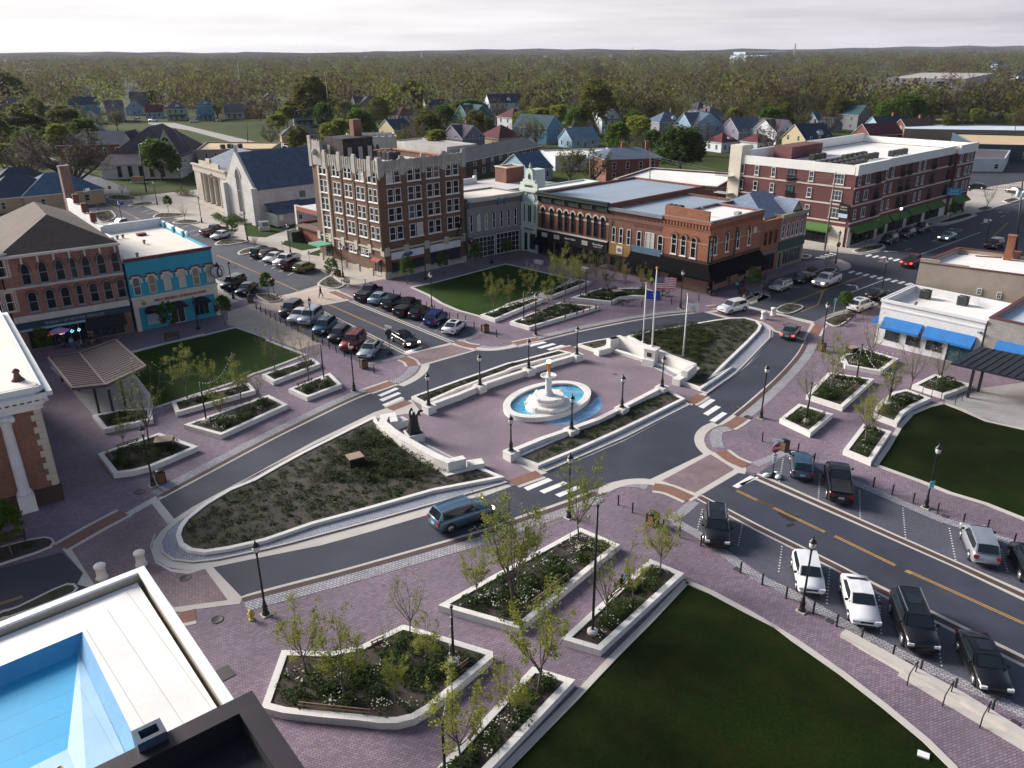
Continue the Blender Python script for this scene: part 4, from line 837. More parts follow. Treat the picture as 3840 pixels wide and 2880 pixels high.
def outline(w,h,style,f=0.0):
 a=w/2-f;z0=f
 if style=='arch':
  c=h-w/2;return [(-a,z0),(a,z0)]+[(a*math.cos(t),c+a*math.sin(t)) for t in [math.pi*k/10 for k in range(11)]]
 if style=='seg':
  r=w*.16;return [(-a,z0),(a,z0)]+[(a*math.cos(t),h-r-f+r*math.sin(t)) for t in [math.pi*k/6 for k in range(7)]]
 if style=='goth':
  c=h-w*.85;k=(w*.85-f)
  return [(-a,z0),(a,z0),(a,c),(a*.86,c+k*.42),(a*.5,c+k*.78),(0,c+k),(-a*.5,c+k*.78),(-a*.86,c+k*.42),(-a,c)]
 return [(-a,z0),(a,z0),(a,h-f),(-a,h-f)]
def add_ring(b,o,i,y0,y1,mi):
 n=len(o);vs=[(x,y0,z) for x,z in o]+[(x,y1,z) for x,z in o]+[(x,y1,z) for x,z in i]+[(x,y0,z) for x,z in i];fs=[]
 for k in range(n):
  j=(k+1)%n;fs+=[(k,j,n+j,n+k),(n+k,n+j,2*n+j,2*n+k),(2*n+k,2*n+j,3*n+j,3*n+k)]
 b.add(vs,fs,mi,False)
def winmesh(w,h,style,fm,hood,sill,bars,pm,f=.08):
 key=(round(w,2),round(h,2),style,fm.name,hood and (hood[0].name,hood[1]),sill and sill.name,bars,pm.name,f)
 if key in WM:return WM[key]
 b=MB();o=outline(w,h,style);i=outline(w,h,style,f);add_ring(b,o,i,.02,-.09,0)
 if bars=='sash':b.box((0,-.055,h*.47),(w-2*f,.05,.07),0,0)
 elif bars:
  nx,nz=bars
  for k in range(1,nx):b.box((-w/2+w*k/nx,-.055,f),(.05,.04,h-2*f-(w*.3 if style!='rect' else 0)),0,0)
  for k in range(1,nz):b.box((0,-.052,h*k/nz),(w-2*f,.045,.05),0,0)
 if sill:b.box((0,-.1,-.13),(w+.25,.22,.13),0,2)
 if hood:
  hm,hw=hood
  if style=='rect':b.box((0,-.07,h+.01),(w+.3,.16,hw),0,1)
  else:
   oo=outline(w+2*hw,h+hw,style)[2:];ii=outline(w+.02,h+.01,style)[2:];n=min(len(oo),len(ii));oo=oo[:n];ii=ii[:n]
   vs=[(x,y,z) for y,q in ((-.16,oo),(-.16,ii),(.02,oo),(.02,ii)) for x,z in q];fs=[]
   for k in range(n-1):fs+=[(k,k+1,n+k+1,n+k),(k+1,k,2*n+k,2*n+k+1),(n+k,n+k+1,3*n+k+1,3*n+k)]
   fs+=[(0,n,3*n,2*n),(n-1,3*n-1,4*n-1,2*n-1)]
   b.add(vs,fs,1,False)
 fme=b.mesh('window_frame',[fm,hood[0] if hood else fm,sill or fm],uv=True)
 p=MB();p.add([(x,-.03,z) for x,z in i],[tuple(range(len(i)))]);pme=p.mesh('pane',pm,uv=False)
 WM[key]=(fme,pme);return WM[key]
class Fac:
 """a facade: base line A -> B as seen from outside, left to right"""
 def __init__(s,root,A,B):
  s.root=root;s.A=Vector(A[:2]);s.B=Vector(B[:2]);s.d=(s.B-s.A);s.len=s.d.length;s.d.normalize();s.n=Vector((s.d.y,-s.d.x));s.rz=math.atan2(s.d.y,s.d.x)
 def pt(s,u,out=0):return s.A+s.d*u+s.n*out
 def px(s,st):
  """(u, z) of photograph points that lie on this wall"""
  r=[];t=None;num=[]
  for w in st.replace(',',' ').split():
   if w[0].isalpha():t=w;continue
   num.append(float(w))
   if len(num)==2:
    x=ORG[t][0]+num[0]/2.212;y=ORG[t][1]+num[1]/2.212;num=[]
    d=_fw*FPX+_ri*(x-1920)-_up*(y-1440);k=s.A.dot(s.n)/(d.x*s.n.x+d.y*s.n.y)
    q=Vector((d.x*k,d.y*k));r.append(((q-s.A).dot(s.d),CAM_H+d.z*k))
  return r
 def place(s,o,u,z,out=0):
  p=s.pt(u,out);o.location=Vector((p.x,p.y,z))-s.root.location;o.rotation_euler=(0,0,s.rz);return o
 def win(s,u,z,w,h,style='rect',fm=None,hood=None,sill=None,bars='sash',pm=None,name='window',out=0,f=.08):
  fm=fm or FRW;pm=pm or rnd.choice(PANES[:4] if rnd.random()<.8 else PANES)
  a,p=winmesh(w,h,style,fm,hood,sill,bars,pm,f)
  o=s.place(link(name,a,s.root),u,z,out);link('pane',p,o);return o
 def box(s,u,z,w,h,depth,m,name,out=0,par=None):
  b=MB();p=s.pt(u,out+depth/2-.02);b.box((p.x,p.y,z),(w,depth,h),s.rz);return bp(s.root,b,name,m,par)
 def addbox(s,b,u,z,w,h,depth,out=0,mi=None):
  p=s.pt(u,out+depth/2-.02);b.box((p.x,p.y,z),(w,depth,h),s.rz,mi)
 def awning(s,u0,u1,zt,zb,out,m,name='awning',drop=.25):
  b=MB();P= lambda u,o,z:(*s.pt(u,o),z)
  b.add([P(u0,.05,zt),P(u1,.05,zt),P(u1,out,zb),P(u0,out,zb),P(u0,.05,zb),P(u1,.05,zb),P(u0,out,zb-drop),P(u1,out,zb-drop),P(u0,.05,zb-drop),P(u1,.05,zb-drop)],
   [(3,2,1,0),(4,3,0),(5,1,2),(6,7,2,3),(8,6,3,4),(9,5,2,7)])
  return bp(s.root,b,name,m)
 def text(s,txt,size,u,z,m=None,out=.05,depth=.04,tilt=90,**kw):
  me=text_mesh(txt,size,depth,**kw);me.materials.clear();me.materials.append(m or SIGNW)
  o=s.place(link('lettering',me,s.root),u,z,out);o.rotation_euler=(R(tilt),0,s.rz);return o
def block(root,poly,h,wm,rm,par=.5,pw=.3,coping=None,z0=0,name='wall',rname='roof',over=.06,rz=None):
 poly=ccw([Vector(p[:2]) for p in poly]);q=offset(poly,pw)
 b=MB();b.ring(poly,q,z0,h);w=bp(root,b,name,wm)
 b=MB();b.sheet(q,(h-par) if rz is None else rz);r=bp(root,b,rname,rm)
 if coping:b=MB();b.ring(offset(poly,-over),offset(poly,pw+over),h,h+.12);bp(root,b,'coping',coping)
 return w,r
def unit(root,c,z,s=.9,h=1.0,rz=.7,name='air_conditioner'):
 """a roof condenser: ribbed case and fan grille"""
 b=MB();b.box((c[0],c[1],z),(s*.9,s*.9,.1),rz);
 for k in range(4):
  a=rz+k*math.pi/2
  for j in range(7):u=(-.42+.14*j)*s;b.box((c[0]+math.cos(a)*s*.47-math.sin(a)*u,c[1]+math.sin(a)*s*.47+math.cos(a)*u,z+.1),(.04,.05,h-.15),a)
 b.box((c[0],c[1],z+.1),(s*.86,s*.86,h-.15),rz);b.box((c[0],c[1],z+h-.06),(s,s,.06),rz);b.lathe((c[0],c[1],z+h),[(s*.42,0),(s*.42,.05),(s*.3,.08),(.08,.1),(0,.1)],14)
 return bp(root,b,name,mat('condenser metal',(.085,.088,.09),.6,.15,3,20,.1,metal=.3))
def vent(root,c,z,name='vent'):
 b=MB();b.lathe((c[0],c[1],z),[(.14,0),(.14,.35),(.24,.38),(.24,.5),(.1,.6),(0,.6)],10);return bp(root,b,name,mat('roof vent',(.22,.18,.17),.6,.1,3,20,.1))
def interp(a,b,n):return [a+(b-a)*k/(n-1) for k in range(n)]
U=Vector((.735,.678));VV=Vector((-.69,.725))
# ------------------------------------------------------------------ six storey brick tower
P,Rr,Ll=Vector((-19.8,123.7)),Vector((-7.8,134.8)),Vector((-33.2,137.6));Bk=Rr+Ll-P
t=bldg('brick_tower','six storey brown brick office block with fluted grey stone parapet and white sash windows',P)
block(t,[P,Rr,Bk,Ll],17.3,BRICKB,mat('patched roof',(.60,.60,.64),.6,.15,.4,5,.1,stain=((.30,.28,.36),.6,.35)),.9,.4)
fr,fl=Fac(t,P,Rr),Fac(t,Ll,P)
b=MB()
for f_,n,hts in ((fr,29,1.2),(fl,33,1.2)):
 for k in range(n):
  u=f_.len*k/(n-1);big=k%7==0
  top=18.25+(.5 if big else .1*((k%7) in (1,6))-.12*((k%2)))
  if f_ is fl and u<3.2:top+=2.0
  zl=16.35-(.5 if big else .3*((k%7) in (1,6)));f_.addbox(b,u,zl,.26 if not big else .8,top-zl,.24 if not big else .32,-.08)
for A_,B_,hh_ in ((P,Rr,18.05),(Ll,P,18.05)):
 ff=Fac(t,A_,B_);ff.addbox(b,ff.len/2,16.5,ff.len,1.65,.1,-.02);ff.addbox(b,ff.len/2,17.3,ff.len,.75,.4,-.4)
fl.addbox(b,1.6,16.2,3.2,3.8,.5,-.35)
bp(t,b,'stone_parapet',STONED)
b=MB();q=fl.pt(1.6,.3);b.lathe((0,0,0),[(.45,0),(.38,.12),(0,.12)],12)
o=bp(t,MB().lathe((q.x,q.y,18.2),[(.1,-.5),(.42,-.25),(.45,.2),(.3,.5),(0,.6)],10),'carved_shield',STONED)
rows_r=[z for _,z in fr.px('F 1158 445, 1150 290, 1142 133')];dz=(rows_r[2]-rows_r[0])/2;rows=[rows_r[0]+dz*k for k in range(4)]
for k,x in enumerate((1158,1220,1325,1385,1478,1535,1632,1690)):
 u=fr.px(f'F {x} {440 - 12 * k}')[0][0]
 for z in rows:fr.win(u,z,1.15,2.1,'rect',FRW,None,FRW)
for k,x in enumerate((602,633,710,742,805,838,900,937,1000,1040)):
 u=fl.px(f'F {x} {300 + 14 * k}')[0][0]
 for z in rows:fl.win(u,z+.02,1.0,2.05,'rect',FRW,None,FRW)
b=MB()
for u in fr.px('F 1090 760, F 1262 400, 1432 360, 1580 330, 1735 300'):fr.addbox(b,u[0],4.6,.45,10.9,.13)
for u in fl.px('F 672 400, 770 420, 870 440, 968 470, 1085 500'):fl.addbox(b,u[0],4.6,.4,10.9,.13)
bp(t,b,'brick_pier',BRICKB)
b=MB()
for f_ in (fr,fl):
 f_.addbox(b,f_.len/2,4.35,f_.len,.28,.16);f_.addbox(b,f_.len/2,0,f_.len,.9,.1)
 for k in range(5 if f_ is fr else 6):
  u=f_.len*k/(4 if f_ is fr else 5);f_.addbox(b,min(max(u,.4),f_.len-.4),3.7,.9,1.3,.24);f_.addbox(b,min(max(u,.4),f_.len-.4),0,.9,1.1,.22)
for u in fl.px('F 585 300, 655 320'):fl.addbox(b,u[0],3,.45,13,.2)
bp(t,b,'stone_trim',mat('carved stone',(.50,.45,.37),.85,.15,1,12,.08,stain=((.3,.26,.2),.4,.8)))
for x0,x1,y in ((1150,1412,640),(1470,1715,590)):
 a,c=fr.px(f'F {x0} {y}, {x1} {y - 40}');w=c[0]-a[0]
 fr.win(a[0]+w/2,.7,w,2.1,'rect',FRD,bars=(4,1),pm=GLASSB,name='shop_window');fr.box(a[0]+w/2,2.95,w+.1,1.1,.2,mat('shop fascia',(.72,.75,.80),.6,.08,1,10,.05),'fascia')
 if x0==1150:
  fr.awning(a[0],c[0],2.95,2.75,.5,mat('red awning',(.28,.06,.05),.8,.1),'awning',.12)
  b=MB();q=fr.pt(a[0]+w/2,.22);vs=[(q.x+fr.d.x*.95*math.cos(k*.3142),q.y+fr.d.y*.95*math.cos(k*.3142),3.5+.38*math.sin(k*.3142)) for k in range(20)];b.add(vs,[tuple(range(20))]);bp(t,b,'sign_oval',mat('blue sign',(.02,.09,.33),.5,.1));fr.text('Sears',.42,a[0]+w/2,3.5,SIGNW,.24) if 0 else fr.text('Dentistry',.34,a[0]+w/2,3.5,SIGNW,.24) if 0 else None
for x,y in ((725,500),(755,515),(818,540),(850,545),(915,570),(950,580)):
 a=fl.px(f'F {x} {y}')[0];fl.win(a[0],3.0,.85,1.1,'rect',FRW,None,FRW)
a=fl.px('F 1040 700')[0];fl.win(a[0],.15,1.6,2.6,'rect',FRD,bars=(2,1),pm=GLASSB,name='door');fl.awning(a[0]-1,a[0]+1,3.1,2.8,.7,mat('red awning',(.28,.06,.05),.8,.1))
a=fl.px('F 635 560')[0];fl.win(a[0],.15,1.9,2.5,'rect',FRD,bars=(2,1),pm=GLASSB,name='door');fl.win(a[0],4.0,1.5,.9,'rect',FRW,bars=(3,1))
b=MB();fl.addbox(b,a[0]-.6,3.1,3.6,.28,2.6);bp(t,b,'entrance_canopy',mat('verdigris copper',(.12,.36,.25),.6,.15,1,10,.1))
b=MB();pc=P.lerp(Ll,.72)+(Rr-P)*.14;e1,e2=(Ll-P).normalized(),(Rr-P).normalized()
b.prism([pc-e1*2.6-e2*1.1,pc-e1*2.6+e2*4.6,pc+e1*2.9+e2*4.6,pc+e1*2.9-e2*1.1],16.3,20.6);bp(t,b,'penthouse',mat('charred render',(.018,.015,.016),.8,.4,1,6,.3,stain=((.11,.09,.08),.35,.6)))
b=MB();pf=Fac(t,pc-e1*2.6-e2*1.1,pc-e1*2.6+e2*4.6)
for u in (1.2,3.2,5):pf.addbox(b,u,16.6,.75,2.6,.06)
pf2=Fac(t,pc+e1*2.9-e2*1.1,pc-e1*2.6-e2*1.1);pf2.addbox(b,1.3,17,.8,2.4,.06);bp(t,b,'pale_patch',STONED)
b=MB();cq=pc+e2*3.6+e1*.6;b.box((cq.x,cq.y,20.6),(1.5,1.2,2.6),fr.rz);bp(t,b,'chimney',mat('chimney brick',(.24,.10,.07),.85,.2,.8,10,.15,brick=(.24,.08,.012,(.16,.07,.05),(.18,.13,.1)),stain=((.08,.06,.06),.4,.6)))
b=MB();b.tube([(*(pc+e1*1.5-e2*.5),20.5),(*(pc+e1*1.6-e2*.5),30.2)],.06,5);bp(t,b,'antenna',BLACK)
b=MB();b.lathe((*(pc+e1*1.6-e2*.5),30.1),[(0,0),(.18,.15),(.18,.3),(0,.45)],8);bp(t,b,'beacon',FRB)
for k in range(6):unit(t,P.lerp(Bk,.66)+e1*(1.2*(k%3)-.5)+e2*(1.3*(k//3)),16.4,1.1,1.3)
for k in (.25,.45,.7):vent(t,P.lerp(Rr,k)+e1*2,16.4)
b=MB();bf=Fac(t,Rr,Bk);fb=Fac(t,Bk,Ll);bf.addbox(b,bf.len/2,17.3,bf.len,.16,.7,-.55);fb.addbox(b,fb.len/2,17.3,fb.len,.16,.7,-.55);bp(t,b,'tile_coping',mat('clay coping',(.36,.15,.09),.8,.15,1,10,.1))
b=MB()
q=fr.pt(fr.len-.9,.5);q2=fr.pt(fr.len-2.3,.5)
for z in (4.9,7.6):b.bar((*q,z),(*q2,z),.9,.05);b.bar((*q,z+.9),(*q2,z+.9),.05);b.bar((*q,z),(*q,z+.9),.05);b.bar((*q2,z),(*q2,z+.9),.05)
b.bar((*q,4.9),(*fr.pt(fr.len-.6,.5),2.2),.06);b.bar((*fr.pt(fr.len-.4,.5),4.9),(*fr.pt(fr.len-.2,.5),2.2),.06);b.bar((*q,7.6),(*q2,4.9),.3,.05)
bp(t,b,'fire_escape',BLACK)
# ------------------------------------------------------------------ grey arched block
A_,B_=Vector((-7.4,136.0)),Vector((1.9,143.5));t=bldg('commercial_building','grey painted two storey building with slender arched windows and gridded shop glass',A_)
GREYP=mat('grey painted brick',(.25,.245,.24),.8,.08,.5,8,.05,stain=((.17,.175,.18),.35,.7))
block(t,[A_,B_,B_+VV*8,A_+VV*8],10.4,GREYP,CREAMR,.25,.3,None)
f=Fac(t,A_,B_)
for x,y in ((1808,350),(1870,340),(1932,330),(1995,318),(2058,305),(2118,292),(2172,283)):
 u,z=f.px(f'F {x} {y}')[0];f.win(u,4.75,.62,3.0,'arch',FRW,(mat('arch render',(.20,.215,.24),.8,.1),.22),FRB)
b=MB();f.addbox(b,f.len/2,10.0,f.len,.5,.45);f.addbox(b,f.len/2,9.75,f.len,.2,.3);bp(t,b,'cornice',CORN)
b=MB();f.addbox(b,f.len/2,8.9,f.len-.4,.8,.08);bp(t,b,'frieze',mat('frieze',(.15,.13,.12),.8,.15))
for u in (.3,f.len*.55,f.len*.68,f.len-.25):f.box(u,8.8,.4,1.2,.4,mat('blue bracket',(.05,.17,.25),.7,.1),'bracket')
b=MB();f.addbox(b,f.len/2,4.0,f.len,.3,.16);bp(t,b,'band_course',GREYP)
f.win(f.len*.27,.15,f.len*.42,3.5,'rect',FRW,bars=(6,4),pm=GLASSB,name='shop_window');f.win(f.len*.73,.15,f.len*.44,3.6,'rect',FRW,bars=(6,4),pm=GLASS,name='shop_window')
q=f.pt(.45,.35);bp(t,MB().tube([(*f.pt(.4,.28),3.35),(*f.pt(.4,.48),3.35)],.55,20),'round_sign',mat('maroon sign',(.10,.02,.02),.5,.1));f.text('P',.7,.4,3.35,SIGNW,.5)
bx=A_+VV*3+U*.8;b=MB();b.box((*bx,10.2),(.8,.7,.8),f.rz);bp(t,b,'roof_unit',WHITE)
a0=A_+VV*8.2;t=bldg('parking_deck','pale rooftop parking deck with low white walls behind the grey arched building',a0)
block(t,[a0+U*2,a0+U*30,a0+U*30+VV*13,a0+U*2+VV*13],9.2,GREYP,mat('deck concrete',(.52,.50,.48),.85,.1,.3,8,.06,brick=(2.7,30,.05,(.50,.48,.46),(.68,.67,.65),0,R(20))),.1,.3)
b=MB();p0=a0+VV*11.5+U*10;b.band([p0+U*3,p0+U*9],.15,9.1,10.1);b.box((*(p0+U*3),9.1),(.6,.6,1.3),.7);b.box((*(p0+U*8.8),9.1),(.6,.6,1.4),.7);bp(t,b,'parapet',FRW)
c=a0+VV*8+U*25;t2=t;b=MB();b.box((*c,9.1),(4.6,3.6,2.9),f.rz);pw_=bp(t,b,'stair_house',BRICKR);b=MB();b.ring([c+e1*y+e2*x for x,y in ((-2.4,-1.9),(2.4,-1.9),(2.4,1.9),(-2.4,1.9))][::1],[c+e1*y+e2*x for x,y in ((-2,-1.5),(2,-1.5),(2,1.5),(-2,1.5))],12.0,12.2);bp(t,b,'coping',CREAM,pw_)
# ------------------------------------------------------------------ mint cast iron front
A_,B_=Vector((1.95,143.45)),Vector((4.75,140.4));MINT=mat('pale mint iron',(.56,.64,.57),.7,.06,1,12,.05,stain=((.40,.47,.41),.3,1));t=bldg('commercial_building','very narrow pale mint cast iron front with scrolled gable reading JEWELRY',A_)
block(t,[A_,B_,B_+U*16,A_+U*16],11.0,MINT,WROOF,.3,.25)
f=Fac(t,A_,B_);L_=f.len
b=MB();f.addbox(b,L_/2,10.7,L_+.3,.5,.5);f.addbox(b,L_/2,11.2,L_+.1,1.0,.3);f.addbox(b,L_/2,8.6,L_,.2,.2);bp(t,b,'cornice',MINT)
b=MB();n=[(-1.5,12.2),(1.5,12.2),(1.5,12.6),(1.05,12.75),(.9,13.3),(.85,14.2),(.5,14.55),(0,14.7),(-.5,14.55),(-.85,14.2),(-.9,13.3),(-1.05,12.75),(-1.5,12.6)]
vs=[(*f.pt(L_/2+x,o_),z) for o_ in (.25,-.35) for x,z in n];k=len(n);b.add(vs,[tuple(range(k)),tuple(range(k,2*k))[::-1]]+[((i+1)%k,i,k+i,k+(i+1)%k) for i in range(k)]);b.lathe((*f.pt(L_/2,-.05),14.7),[(.12,0),(.2,.15),(.2,.35),(.1,.5),(.06,.8),(0,.95)],8)
q=f.pt(L_/2,-.7);b.box((q.x+.8*U.x,q.y+.8*U.y,11.2),(2.0,2.4,3.2),f.rz)
for s in (-1.45,1.45):b.lathe((*f.pt(L_/2+s,.05),12.2),[(.2,0),(.22,.3),(.12,.5),(0,.6)],8)
bp(t,b,'gable',MINT);b=MB();b.lathe((*f.pt(L_/2,.2),13.3),[(.1,-.5),(.28,-.2),(.3,.2),(.15,.5),(0,.55)],8);bp(t,b,'cartouche',mat('grey carving',(.20,.22,.2),.7,.2))
DKL=mat('dark lettering',(.03,.035,.035),.6,0,fine=0)
f.text('JEWELRY',.48,L_/2,11.65,DKL,.34,bold=.008);f.text('INSURANCE',.44,L_/2,4.15,DKL,.32,bold=.008)
b=MB();f.addbox(b,L_/2,3.75,L_+.1,.75,.32);f.addbox(b,L_/2,4.8,L_,.5,.2)
for u in (.15,L_-.15,L_*.33,L_*.67):f.addbox(b,u,4.9,.26,3.7,.2)
for u in (.2,L_-.2):f.addbox(b,u,0,.3,3.8,.25)
bp(t,b,'pilaster',MINT)
for u,w in ((L_*.18,.45),(L_*.5,1.0),(L_*.83,.45)):f.win(u,5.3,w,3.1,'rect',MINT,bars=(2 if w>.6 else 1,1),pm=GLASS)
f.win(L_/2,8.75,2.3,1.75,'arch',MINT,(MINT,.25),bars=None,pm=mat('pale tympanum',(.42,.52,.55),.7,.1))
f.win(L_*.27,.15,1.0,3.3,'rect',MINT,bars=(1,1),pm=GLASS,name='door');f.win(L_*.7,.5,1.8,3.0,'rect',MINT,bars=(1,1),pm=GLASSB,name='shop_window')
# ------------------------------------------------------------------ red brick block over black shopfronts
A_,B_=Vector((4.75,140.2)),Vector((15.8,128.7));t=bldg('commercial_building','red brick building with pale scalloped window arches above black shopfronts',A_)
block(t,[A_,B_,B_+U*26,A_+U*26],10.8,BRICKR,BLUER,.35,.3)
f=Fac(t,A_,B_);PALE=mat('pale stone arch',(.52,.45,.38),.8,.1,2,14,.08)
DGR=mat('dark green cornice',(.014,.026,.020),.6,.2,1,12,.1)
b=MB();f.addbox(b,f.len/2,9.4,f.len,1.0,.3);f.addbox(b,f.len/2,10.4,f.len,.5,.7);f.addbox(b,f.len/2,10.88,f.len+.1,.12,.8)
for k in range(6):f.addbox(b,.3+(f.len-.6)*k/5,9.6,.25,.9,.55)
bp(t,b,'cornice',DGR)
for x,y in ((303,325),(374,345),(440,358),(494,372),(549,385),(612,400),(678,412),(737,425),(796,440)):
 u,z=f.px(f'H {x} {y}')[0];f.win(u,5.0,.85,3.5,'arch',FRD,(PALE,.26),None,bars='sash',pm=GLASS)
b=MB();f.addbox(b,f.len/2,7.35,f.len-.1,.3,.05);bp(t,b,'band_course',PALE)
b=MB();f.addbox(b,f.len/2,2.9,f.len,1.75,.35);f.addbox(b,f.len/2,4.6,f.len,.16,.5,mi=1);bp(t,b,'fascia',[BLACKP,CORN])
for k in range(4):f.win(f.len*(k+.5)/4,.3,f.len/4-.4,2.5,'rect',FRD,bars=(3,1),pm=GLASS,name='shop_window')
f.awning(.1,2.6,3.6,2.3,1.5,AWN)
for u,l1,l2 in ((.12,'RIVERVIEW','LOFTS'),(.30,'LAW','OFFICES'),(.5,'Studio 9 Salon',''),(.7,'THE MANSION','BOUTIQUE'),(.88,'Three Sisters','BOOKS & GIFTS')):
 if u in (.12,.3,.7):f.box(f.len*u,3.45,1.25,.72,.06,mat('pale sign board',(.55,.52,.47),.7,.12,3,20,.1),'sign_board',.34)
 else:f.text(l1,.42,f.len*u,3.95,SIGNW,.42,bold=.006);l2 and f.text(l2,.26,f.len*u,3.55,SIGNW,.42)
# ------------------------------------------------------------------ the two brick buildings of the corner
C_=Vector((28.9,115.0));M_=B_.lerp(C_,.555);t=bldg('commercial_building','weathered red brick middle building with narrow white windows, ochre sign and blue band',B_)
BRK2=mat('dull red brick',(.21,.085,.056),.85,.18,.35,6,.2,brick=(.24,.08,.010,(.15,.058,.04),(.2,.14,.1)),stain=((.10,.05,.038),.45,.4))
block(t,[B_,M_,M_+U*20,B_+U*20],10.3,BRK2,BLUER,.4,.3)
f=Fac(t,B_,M_)
for s in ('H 887 460','H 947 472','H 1010 485'):
 u,z=f.px(s)[0];f.win(u,z,.72,2.5,'seg',FRW,None,FRW)
for s,w in (('H 1095 505',.85),('H 1182 525',1.7),('H 1270 545',.95)):
 u,z=f.px(s)[0];f.win(u,z,w,2.7 if w>1 else 2.6,'seg' if w<1 else 'rect',FRW,None,FRW,bars=(2,2) if w>1 else 'sash')
b=MB();f.addbox(b,f.len/2,9.85,f.len,.5,.4);bp(t,b,'cornice',mat('grey metal cornice',(.19,.21,.24),.6,.15,1,10,.1))
b=MB()
for k in range(17):f.addbox(b,.4+(f.len-.8)*k/16,9.2,.26,.3,.1)
f.addbox(b,f.len/2,8.5,f.len,.12,.08);f.addbox(b,f.len*.72,8.0,f.len*.5,.35,.06);bp(t,b,'brick_dentil',mat('dark brick',(.12,.05,.035),.85,.2,1,10,.1))
a,c=f.px('H 855 580, H 1030 600');OCH=mat('ochre board',(.36,.20,.055),.75,.08,1,10,.05);f.box((a[0]+c[0])/2,2.9,c[0]-a[0],1.9,.3,OCH,'sign_panel')
f.box((a[0]+c[0])/2,3.2,1.2,1.25,.05,SIGNW,'sign_board',.32);b=MB();q0=(a[0]+c[0])/2;b.add([(*f.pt(q0+.45*math.cos(k*.5236),.37),3.82+.33*math.sin(k*.5236)) for k in range(12)],[tuple(range(12))]);bp(t,b,'sign_mark',mat('sepia print',(.30,.20,.14),.7,.3,8,30,.3))
f.box((c[0]+f.len)/2,4.0,f.len-c[0],1.0,.25,mat('slate blue band',(.10,.17,.25),.7,.1),'blue_band')
f.awning(c[0],f.len,4.0,2.4,1.7,AWN);f.text('A R T',.5,1.6,6.0,mat('gold letters',(.5,.38,.08),.6,0),.1) if 0 else None
for k in range(3):f.win(f.len*(k+.5)/3,.3,2.4,2.2,'rect',FRD,bars=(2,1),pm=GLASS,name='shop_window')
q=f.pt(.15,.15);b=MB();b.tube([(*q,.2),(*q,7),(*f.pt(.5,.15),8.4)],.07,6);bp(t,b,'downpipe',mat('brown pipe',(.08,.05,.04),.6,.1))
for k in range(3):unit(t,f.pt(f.len*.75+k*.9-.8,-6.5),9.9,1.0,.9,f.rz)
b=MB();f2=f;q=f.pt(f.len*.9,-4);b.box((*q,9.9),(1.3,1.3,1.0),f.rz);bp(t,b,'chimney',BRICKR)
D_=Vector((39.2,124.7));t=bldg('commercial_building','orange brick corner bar with arched windows, corbelled cornice and black wrap awning',C_)
block(t,[M_,C_,D_,M_+(D_-C_)],10.4,BRICKO,WROOF,.3,.3,mat('lead coping',(.20,.22,.26),.6,.1))
f,g2=Fac(t,M_,C_),Fac(t,C_,D_)
b=MB();f.addbox(b,f.len*.5-.2,10.4,f.len*.92,1.5,.35,-.35);bp(t,b,'raised_parapet',BRICKO)
for s in ('H 1383 555','H 1460 572','H 1543 592'):
 u,z=f.px(s)[0];f.win(u,z,.95,3.1,'arch',FRW,(mat('brick arch',(.21,.09,.05),.85,.2),.3),FRW)
for s in ('H 1722 565','H 1820 538','H 1910 510','H 2003 485'):
 u,z=g2.px(s)[0];g2.win(u,z,.8,2.9,'arch',FRW,(mat('brick arch',(.21,.09,.05),.85,.2),.25),FRW)
u,z=g2.px('H 2052 440')[0];g2.win(u,7.2,.8,.9,'arch',FRW,None,None,bars=None,pm=BLIND)
b=MB()
for q in (f,g2):
 q.addbox(b,q.len/2,9.9,q.len+.1,.5,.25);q.addbox(b,q.len/2,9.0,q.len,.18,.1);n=int(q.len/.55)
 for k in range(n):q.addbox(b,.3+(q.len-.6)*k/(n-1),9.25,.28,.6,.18)
bp(t,b,'corbel_course',BRICKO)
b=MB()
for q in (f,g2):
 q.addbox(b,q.len/2,7.05,q.len,.14,.06,mi=1);q.addbox(b,q.len/2,4.3,q.len,.35,.1)
bp(t,b,'dark_band',[mat('sooty brick',(.06,.035,.03),.85,.2),mat('pale band',(.42,.27,.16),.8,.1)])
b=MB();P3= lambda q,z:(q.x,q.y,z)
o1=f.n;o2=g2.n;cc=C_+(o1+o2)*1.75;zt,zb=4.2,2.55
b.add([P3(M_+o1*.06,zt),P3(C_+(o1+o2)*.06,zt),P3(cc,zb),P3(M_+o1*1.75,zb),P3(D_+o2*.06,zt),P3(D_+o2*1.75,zb),P3(M_+o1*1.75,zb-.3),P3(cc,zb-.3),P3(D_+o2*1.75,zb-.3),P3(D_+o2*.06,zb-.3)],[(3,2,1,0),(2,5,4,1),(6,7,2,3),(7,8,5,2),(5,8,9,4)])
bp(t,b,'awning',AWN);f.text('UPTOWN SQUARE',.3,f.len*.6,2.42,FRB,1.8) if 0 else None
b=MB();f.addbox(b,f.len/2,.03,f.len,2.4,.05,mi=0);g2.addbox(b,g2.len/2,.03,g2.len,2.4,.05,mi=0);bp(t,b,'shop_base',mat('pinkish base brick',(.28,.16,.12),.85,.15,.5,10,.1,brick=(.24,.08,.012,(.22,.12,.09),(.3,.22,.18))))
f.win(f.len*.35,.8,2.6,1.5,'rect',FRD,bars=(2,1),pm=GLASS,name='shop_window',out=.05);g2.win(3.6,.9,3.2,1.4,'rect',FRD,bars=(3,1),pm=GLASS,name='shop_window',out=.05);g2.win(9.5,.9,2.2,1.4,'rect',FRD,bars=(2,1),pm=GLASS,name='shop_window',out=.05);g2.win(1.0,.1,1.1,2.2,'rect',FRD,bars=None,pm=GLASS,name='door',out=.05)
